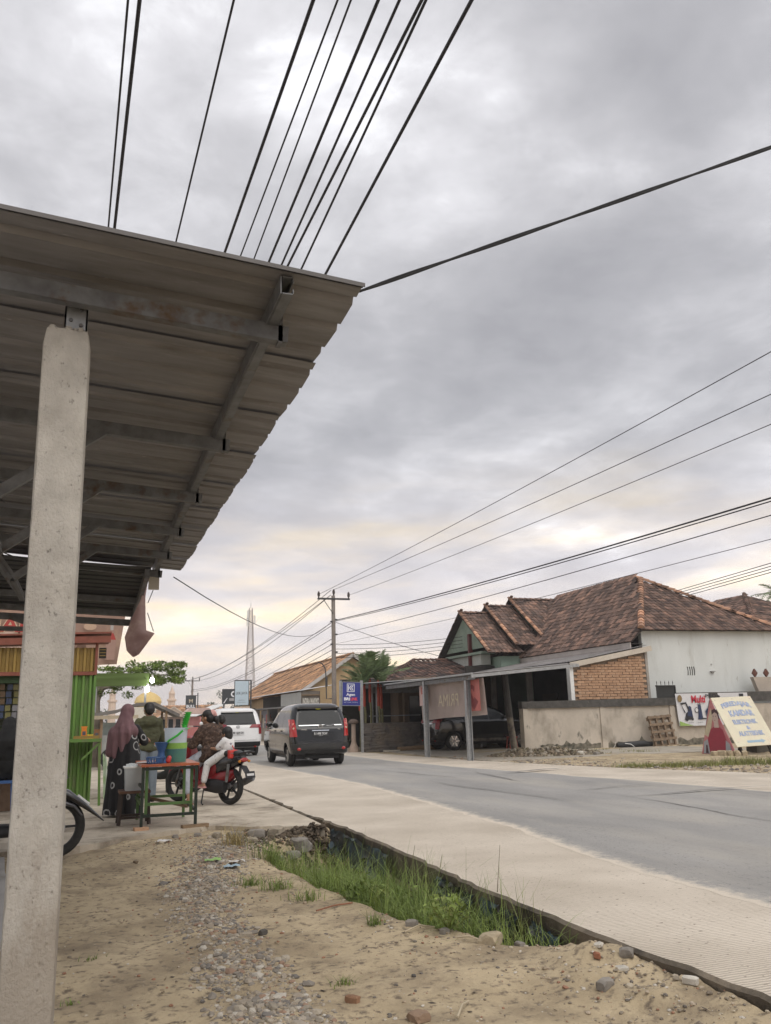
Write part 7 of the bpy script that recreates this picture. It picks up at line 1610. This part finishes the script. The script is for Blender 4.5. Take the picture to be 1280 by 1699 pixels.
def stones():
    rnd = random.Random(5)
    def st(x, y, s, c, label, cat='stone', grp=None, fl=.6, name='stone', z=None):
        b = MB(); vs = []
        for sub in (0,):
            bm = bmesh.new(); bmesh.ops.create_icosphere(bm, subdivisions=2, radius=1); a = rnd.random() * 6.28; off = rnd.random() * 50; k3 = (rnd.uniform(.9, 1.25), rnd.uniform(.6, .85), fl * rnd.uniform(.8, 1.1))
            for v in bm.verts:
                q = v.co.copy(); q *= 1 + .45 * fbm(q.x * 1.3 + off, q.y * 1.3, q.z * 1.3, 4); q = V([math.copysign(min(abs(t), .62 + .06 * i_), t) for i_, t in enumerate(q)]); q = V((q.x * k3[0], q.y * k3[1], q.z * k3[2])) * s
                vs.append(V((x + q.x * cos(a) - q.y * sin(a), y + q.x * sin(a) + q.y * cos(a), (gz(x, y) if z is None else z) + q.z + s * fl * .35)))
            b.add(vs, [tuple(v.index for v in f.verts) for f in bm.faces]); bm.free()
        m = mat('stone %.2f %.2f %.2f' % c, c, tuple(q * .68 for q in c), 14, rough=.92, bump=.5, bscale=50, coords='World')
        return tag(b.build(name, m, smooth=22), label, cat, grp)
    tan, gry, wht, brk, dk = (.46, .38, .26), (.27, .245, .215), (.60, .56, .49), (.36, .15, .085), (.10, .09, .08)
    st(2.47, 5.22, .105, tan, 'large tan rock lying at the near edge of the grass', fl=.5)
    st(2.90, 5.12, .065, tan, 'smaller tan rock against the concrete edge beyond the grass')
    st(2.16, 5.78, .06, gry, 'grey stone beside the grass left of the large tan rock'); st(2.30, 5.55, .05, gry, 'grey stone just behind the large tan rock'); st(2.62, 5.12, .05, gry, 'low grey stone touching the large tan rock')
    st(2.87, 4.62, .05, wht, 'white chip of stone near the concrete edge at right', fl=.35); st(2.80, 4.30, .05, wht, 'flat white chip in the middle of the rubble at lower right', fl=.3); st(2.78, 4.50, .035, brk, 'orange brick fragment in the rubble at lower right'); st(2.92, 4.42, .06, gry, 'grey stone against the concrete edge at lower right', fl=.7)
    st(2.60, 4.15, .07, gry, 'broad grey stone in the rubble at lower right', fl=.5); st(2.95, 3.92, .05, wht, 'pale stone at the lower right corner of the dirt')
    st(1.01, 6.13, .055, (.30, .20, .13), 'brown stone at the left of the three stones in the gravel'); st(1.10, 6.06, .062, (.42, .36, .28), 'flat pale stone between the brown and the black one in the gravel', fl=.4); st(1.20, 6.03, .045, dk, 'black stone at the right of the three stones in the gravel')
    st(1.79, 4.78, .022, dk, 'small black stone alone on bare dirt'); st(1.36, 4.52, .05, (.30, .17, .10), 'reddish stone in the near gravel'); st(1.58, 4.17, .075, (.32, .22, .15), 'brown stone cut by the lower edge of the picture', fl=.5)
    st(.58, 9.52, .035, (.20, .15, .10), 'small brown stone alone on the dirt path'); st(1.16, 4.72, .03, wht, 'flat white chip in the near gravel', fl=.3); st(.97, 5.42, .022, (.62, .44, .08), 'small yellow scrap in the gravel', 'litter', name='litter_scrap', fl=.4); st(1.02, 5.24, .025, wht, 'tiny white chip left in the gravel')
    for k, (x, y, s) in enumerate(((1.55, 10.6, .09), (1.75, 10.45, .12), (2.0, 10.5, .14), (2.25, 10.55, .16), (2.5, 10.4, .20), (1.35, 10.75, .07), (1.9, 10.2, .08), (2.35, 10.15, .12), (1.1, 10.85, .06), (2.65, 10.2, .15), (2.15, 9.9, .08))):
        st(x, y, s, gry if k % 3 else (.36, .31, .24), ['broken paving lump at the crumbled forecourt edge, %s from the left' % o for o in ('third', 'fourth', 'sixth', 'eighth', 'tenth', 'second', 'fifth', 'ninth', 'first', 'last', 'seventh')][k], 'rubble', 'broken lumps at the forecourt edge', .55, 'rubble_lump')
    for k in range(5): st(17.0 + .0 + k * .16 - .42, 19.55 + .22 * (4 - k) * .5, .14 + .02 * (k % 2), tan, '%s rounded stone in the row propping the portrait poster' % ('first', 'second', 'third', 'fourth', 'fifth')[k], 'stone', 'stones under the sandwich board', .85)
    for k, (x, y, s) in enumerate(((12.6, 24.4, .35), (13.1, 24.0, .32), (13.45, 23.7, .30), (13.9, 23.8, .28), (13.0, 23.2, .2), (14.3, 23.2, .22), (14.6, 22.8, .17), (12.3, 23.8, .2))):
        st(x, y, s, (gry, (.35, .30, .23), wht)[k % 3], '%s lump of the rubble heap before the boundary wall' % ('first', 'second', 'third', 'fourth', 'fifth', 'sixth', 'seventh', 'eighth')[k], 'rubble', 'rubble heap by the boundary wall', .5, 'rubble_lump')
    b = MB()
    for i in range(1500):
        a = rnd.random() * 6.28; q = sqrt(rnd.random()); x = 13.4 + 1.75 * q * cos(a); y = 23.75 + .75 * q * sin(a) - .2 * (x - 13.4); h = .34 * (1 - q * q) * (.6 + .5 * fbm(x, y, 3)); pebble(b, (x, y, gz(x, y) + max(0, h) * rnd.random() ** .5), rnd.uniform(.02, .085), rnd, .8)
    tag(b.build('soil_mound', stone_mat('heap soil', [(.22, .175, .12), (.15, .12, .085), (.28, .225, .16), (.19, .16, .10), (.12, .10, .07), (.36, .32, .26)]), fix=False), 'low mound of dumped soil and rubble beside the boundary wall end', 'soil', kind='stuff')
    for k, (x, y) in enumerate(((18.7, 20.6), (19.3, 20.5), (19.0, 21.1))):
        b = MB(); b.box((x, y, .14), (.5, .3, .28), .2 * k); b.v = [p + V((rnd.uniform(-.03, .03), rnd.uniform(-.03, .03), rnd.uniform(-.03, .03))) for p in b.v]; tag(b.build('concrete_block', mat('dark block', (.12, .11, .09), (.07, .065, .055), 5, rough=.95, bump=.6)), 'dark concrete block %s the sandwich board' % ('beside', 'right of', 'behind')[k], 'block')
stones()
def blades(b, x, y, z, h, w, lean, az, rnd, seg=4):
    d = V((cos(az), sin(az), 0)); sd_ = V((-sin(az), cos(az), 0)); vs = []
    for i in range(seg + 1):
        t = i / seg; p = V((x, y, z)) + d * lean * h * t * t + V((0, 0, h * (t - .35 * lean * t * t))); ww = w * (1 - t) ** .6 if i < seg else .0005
        vs += [p - sd_ * ww, p + sd_ * ww]
    b.add(vs, [(2 * i, 2 * i + 1, 2 * i + 3, 2 * i + 2) for i in range(seg)])
m_gr = mat('ditch grass', (.25, .32, .085), (.145, .205, .05), 1.4, rough=.6, island=.45, thin=.3, coords='World', c3=(.36, .33, .13), s3=2.2, t3=(.55, .75))
def grasses():
    rnd = random.Random(8); b = MB(); n = 0
    while n < 8000:
        y = rnd.uniform(4.9, 9.9); x = rnd.uniform(1.6, 2.96); d = ditch(x, y)
        k = sstep(.06, .3, d) * (.35 + 1.0 * max(0, .35 + fbm(x * 1.1, y * .9, 44)))
        if y > 8.4: k *= .5
        if rnd.random() > k: continue
        h = rnd.uniform(.06, .46) * rnd.uniform(.5, 1) * (.85 + .6 * sstep(.3, .9, d)) * (1 + .35 * (5.4 < y < 7.8)); blades(b, x, y, gz(x, y) - .01, h, rnd.uniform(.0015, .0048), rnd.uniform(.1, 1.5), rnd.random() * 6.28, rnd); n += 1
    tag(b.build('grass', m_gr, fix=False), 'long green grass filling the ditch beside the concrete road edge', 'grass', kind='stuff')
    # broad leaved weeds
    for k, (x, y, r) in enumerate(((2.62, 8.3, .26), (2.45, 6.3, .24), (2.2, 6.9, .2), (2.35, 5.6, .16), (2.7, 7.3, .26))):
        T = thing('weed', (x, y, gz(x, y)), ('leafy weed below the dark drain mouth', 'leafy weed in the tallest grass', 'leafy weed at the left rim of the ditch', 'low weed behind the large tan rock', 'leafy weed against the blue plastic')[k], 'weed')
        b = MB(); z0 = gz(x, y)
        for i in range(9): a = rnd.random() * 6.28; b.tube([(x, y, z0), (x + .5 * r * cos(a), y + .5 * r * sin(a), z0 + .6 * r), (x + r * cos(a), y + r * sin(a), z0 + r * 1.1)], .004, 4)
        b.build('stem', m_gr, T, world=True); crown(T, [((x, y, z0 + r * .8), (r, r, r * .6))], 5200, .030, m_gr, 60 + k, name='leaves')
    for k, (x, y, c, h, n) in enumerate(((1.66, 9.9, 1, .30, 120), (1.40, 4.80, 0, .07, 40), (.02, 5.08, 0, .04, 24), (1.75, 7.0, 0, .12, 90), (1.62, 7.45, 0, .14, 110), (1.9, 9.2, 0, .26, 110), (1.45, 7.8, 0, .12, 110), (1.95, 5.95, 0, .12, 60), (.12, 5.9, 0, .04, 20))):
        b = MB()
        for i in range(n): a = rnd.random() * 6.28; q = abs(rnd.gauss(0, .07 if n > 60 else .025)); xx, yy = x + q * cos(a) * 1.6, y + q * sin(a); blades(b, xx, yy, gz(xx, yy) - .005, h * rnd.uniform(.5, 1.1), .003, rnd.uniform(.2, 1.1), rnd.random() * 6.28, rnd, 3)
        tag(b.build('grass_tuft', mat('dry grass', (.42, .34, .16), (.32, .25, .11), 3, island=.3, thin=.2) if c else m_gr, fix=False), ('dry straw coloured tuft by the crumbled forecourt edge', 'tiny green tuft in the near gravel', 'tiny tuft at the foot of the pillar', 'short green tuft on the dirt left of the ditch', 'green tuft left of the ditch beside the gravel', 'green tuft below the broken paving lumps', 'sparse tuft in the gravel above the ditch', 'small tuft beside the grey stone', 'tiny tuft on the path beyond the pillar')[k], 'grass')
    # tall dead stalks
    for k, (x, y, h) in enumerate(((2.98, 6.15, .62), (2.93, 6.35, .30), (2.96, 7.9, .34), (2.9, 9.0, .3), (2.94, 7.2, .34), (2.95, 6.9, .25), (2.93, 5.45, .22))):
        b = MB(); z0 = gz(2.9, y) + .25; b.tube([(x, y, z0 - .25), (x + .01, y, z0 + h * .5), (x + .04, y - .02, z0 + h)], [.004, .003, .0015], 5)
        if k < 3: b.tube([(x, y, z0 + h * .1), (x - .05, y - .02, z0 + h * .3)], .002, 4)
        tag(b.build('dead_stalk', plain('dead stalk', (.13, .10, .06))), ('tallest dead stalk rising above the concrete edge', 'short dead stalk beside the tallest one', 'second tall stalk farther along the ditch', 'thin stalk near the drain mouth', 'thin stalk in the middle of the ditch edge', 'short stalk between the two tall ones', 'nearest short stalk by the concrete edge')[k], 'stalk')
    b = MB()
    for i in range(2600):
        t = rnd.random(); x = 11.9 + 3.6 * t + rnd.gauss(0, .22); y = 17.6 - 1.0 * t + rnd.gauss(0, .35) * (.6 + .6 * t)
        if x < xfar(y) + .08: continue
        blades(b, x, y, gz(x, y) - .01, rnd.uniform(.05, .18) * (1.5 if 14.4 < x < 15.6 else 1), .006, rnd.uniform(.2, 1), rnd.random() * 6.28, rnd, 2)
    for i in range(1300):
        x = rnd.uniform(12.4, 17); y = 23.2 + rnd.uniform(-.3, 2.6) ; 
        if fbm(x * .8, y * .8, 3) < .0: continue
        blades(b, x, y, gz(x, y) - .01, rnd.uniform(.05, .16), .007, rnd.uniform(.2, 1), rnd.random() * 6.28, rnd, 2)
    tag(b.build('verge_grass', mat('verge grass', (.23, .23, .075), (.15, .17, .05), 1.2, island=.4, rough=.8, coords='World'), fix=False), 'thin dry grass along the far road verge', 'grass', kind='stuff')
    b = MB()
    for i in range(1500):
        y = rnd.uniform(13, 25); x = xfar(y) + abs(rnd.gauss(.4, .9)); s = .012 + .05 * rnd.random() ** 4; pebble(b, (x, y, gz(x, y) + s * .2), s, rnd)
    tag(b.build('verge_rubble', m_peb, fix=False), 'small rubble scattered on the far dirt verge', 'rubble', kind='stuff')
grasses()
def tarp():
    bl = mat('blue plastic sheet', (.055, .095, .12), (.022, .036, .045), 7, rough=.45, c3=(.035, .033, .03), s3=4, t3=(.44, .60), thin=.1)
    for k, (y0, y1, zt, zb) in enumerate(((10.55, 8.5, -.02, -.40), (7.25, 6.5, -.05, -.33), (6.35, 5.75, -.06, -.42), (5.55, 5.2, -.08, -.34))):
        b = MB(); b.grid(lambda u, v: V((2.985 - .03 - .06 * (1 - v) * (1 + .8 * fbm(u * 4, v * 2, k * 3)) - .05 * abs(fbm(u * 7, v * 5, k)), y0 + (y1 - y0) * u + .04 * fbm(v * 4, u * 3, k), zt + (zb - zt) * (1 - v) * (.75 + .5 * fbm(u * 3.5, k, 1)) - .03 * u + .03 * fbm(u * 9, 2, k))), 36, 12)
        tag(b.build('plastic_sheet', bl, smooth=50), ('long torn blue plastic sheet along the concrete slab by the drain mouth', 'torn strip of blue plastic on the slab edge amid the grass', 'hanging rag of blue plastic near the tallest stalk', 'nearest scrap of blue plastic under the slab edge')[k], 'plastic sheet')
    # drain mouth: broken concrete pipe wall below the forecourt edge
    T = thing('drain_mouth', (2.5, 10.7, -.4), 'dark broken drain mouth under the forecourt end of the ditch', 'drain')
    b = MB(); b.bb((1.95, 10.72, -.75), (2.95, 10.9, -.62)); b.build('sill', mat('soil stained concrete', (.16, .13, .10), (.10, .08, .06), 5, rough=.95, bump=.8), T, world=True)
    b = MB(); b.bb((2.0, 10.9, -.62), (2.95, 10.95, -.15)); b.build('opening', plain('drain shadow', (.03, .026, .022), .95), T, world=True)  # solid slab with the shade inside the drain put into its colour
    rnd = random.Random(2)
    c = MB()
    for i in range(900):
        t = rnd.random(); x = rnd.uniform(1.75, 2.97); y = 10.85 - abs(rnd.gauss(0, .55)); q = max(.12, 1 - (10.85 - y) / 1.6)
        z = gz(x, y) + (.20 * q * sstep(10.1, 10.7, y) * ditch(x, y - .3) * rnd.random()); s = .012 + .045 * rnd.random() ** 2 * q; pebble(c, (x, y, z), s, rnd, .8)
    tag(c.build('soil_clods', mat('dark wet soil', (.115, .088, .062), (.06, .046, .034), 9, rough=.95, bump=.8, island=.4), fix=False), 'dark crumbling soil clods at the head of the ditch', 'soil', kind='stuff')
    for k, (x, y, c, l) in enumerate(((1.5, 8.9, (.55, .53, .5), 'pale plastic bottle scrap in the upper gravel'), (1.28, 9.0, (.25, .42, .12), 'green wrapper strip in the upper gravel'), (2.72, 8.9, (.6, .6, .62), 'white wrapper in the dark ditch'), (.95, 10.55, (.62, .60, .58), 'clear crumpled plastic bag at the forecourt edge'), (1.42, 8.7, (.30, .40, .46), 'blue wrapper in the upper gravel'))):
        b = MB(); b.grid(lambda u, v: V((x + (u - .5) * .16, y + (v - .5) * .10, gz(x, y) + .02 + .03 * abs(fbm(u * 4 + k, v * 4, 2)))), 6, 5); tag(b.build('litter_wrapper', plain('wrapper %d' % k, c, .35)), l, 'litter')
    for k, (a, c) in enumerate((((2.05, 5.62), (2.3, 5.72)), ((2.3, 5.35), (2.42, 5.2)), ((1.75, 4.1), (1.9, 4.3)), ((1.7, 6.55), (2.0, 6.62)), ((1.3, 8.6), (1.55, 9.1)))):
        b = MB(); b.tube([(a[0], a[1], gz(*a) + .015), ((a[0] + c[0]) / 2, (a[1] + c[1]) / 2 + .01, gz(*a) + .03), (c[0], c[1], gz(*c) + .012)], .006, 6); tag(b.build('stick', mat('pale stick', (.50, .42, .30)) if k != 3 else mat('reddish stick', (.28, .12, .07))), ('pale stick behind the large tan rock', 'short white stick before the large tan rock', 'pale stick at the lower edge of the picture', 'reddish stick on the dirt left of the grass', 'pale stick lying in the upper gravel')[k], 'stick')
tarp()
# ------------------------------------------------------------------ air
def haze():
    b = MB(); b.bb((-705, -155, -2.0), (705, 905, 31.0)); o = b.build('haze', None); o.data.materials.clear()
    m = bpy.data.materials.new('haze air'); m.use_nodes = True; nt = m.node_tree; nt.nodes.clear()
    out = nt.nodes.new('ShaderNodeOutputMaterial'); v = nt.nodes.new('ShaderNodeVolumePrincipled'); v.inputs['Color'].default_value = (.93, .92, .93, 1); v.inputs['Density'].default_value = .0009; v.inputs['Anisotropy'].default_value = .2
    nt.links.new(v.outputs[0], out.inputs['Volume']); o.data.materials.append(m)
    tag(o, 'thin pale evening haze', 'haze', kind='stuff')
haze()
# ------------------------------------------------------------------ tidy up
bpy.data.scenes.remove(TMP)
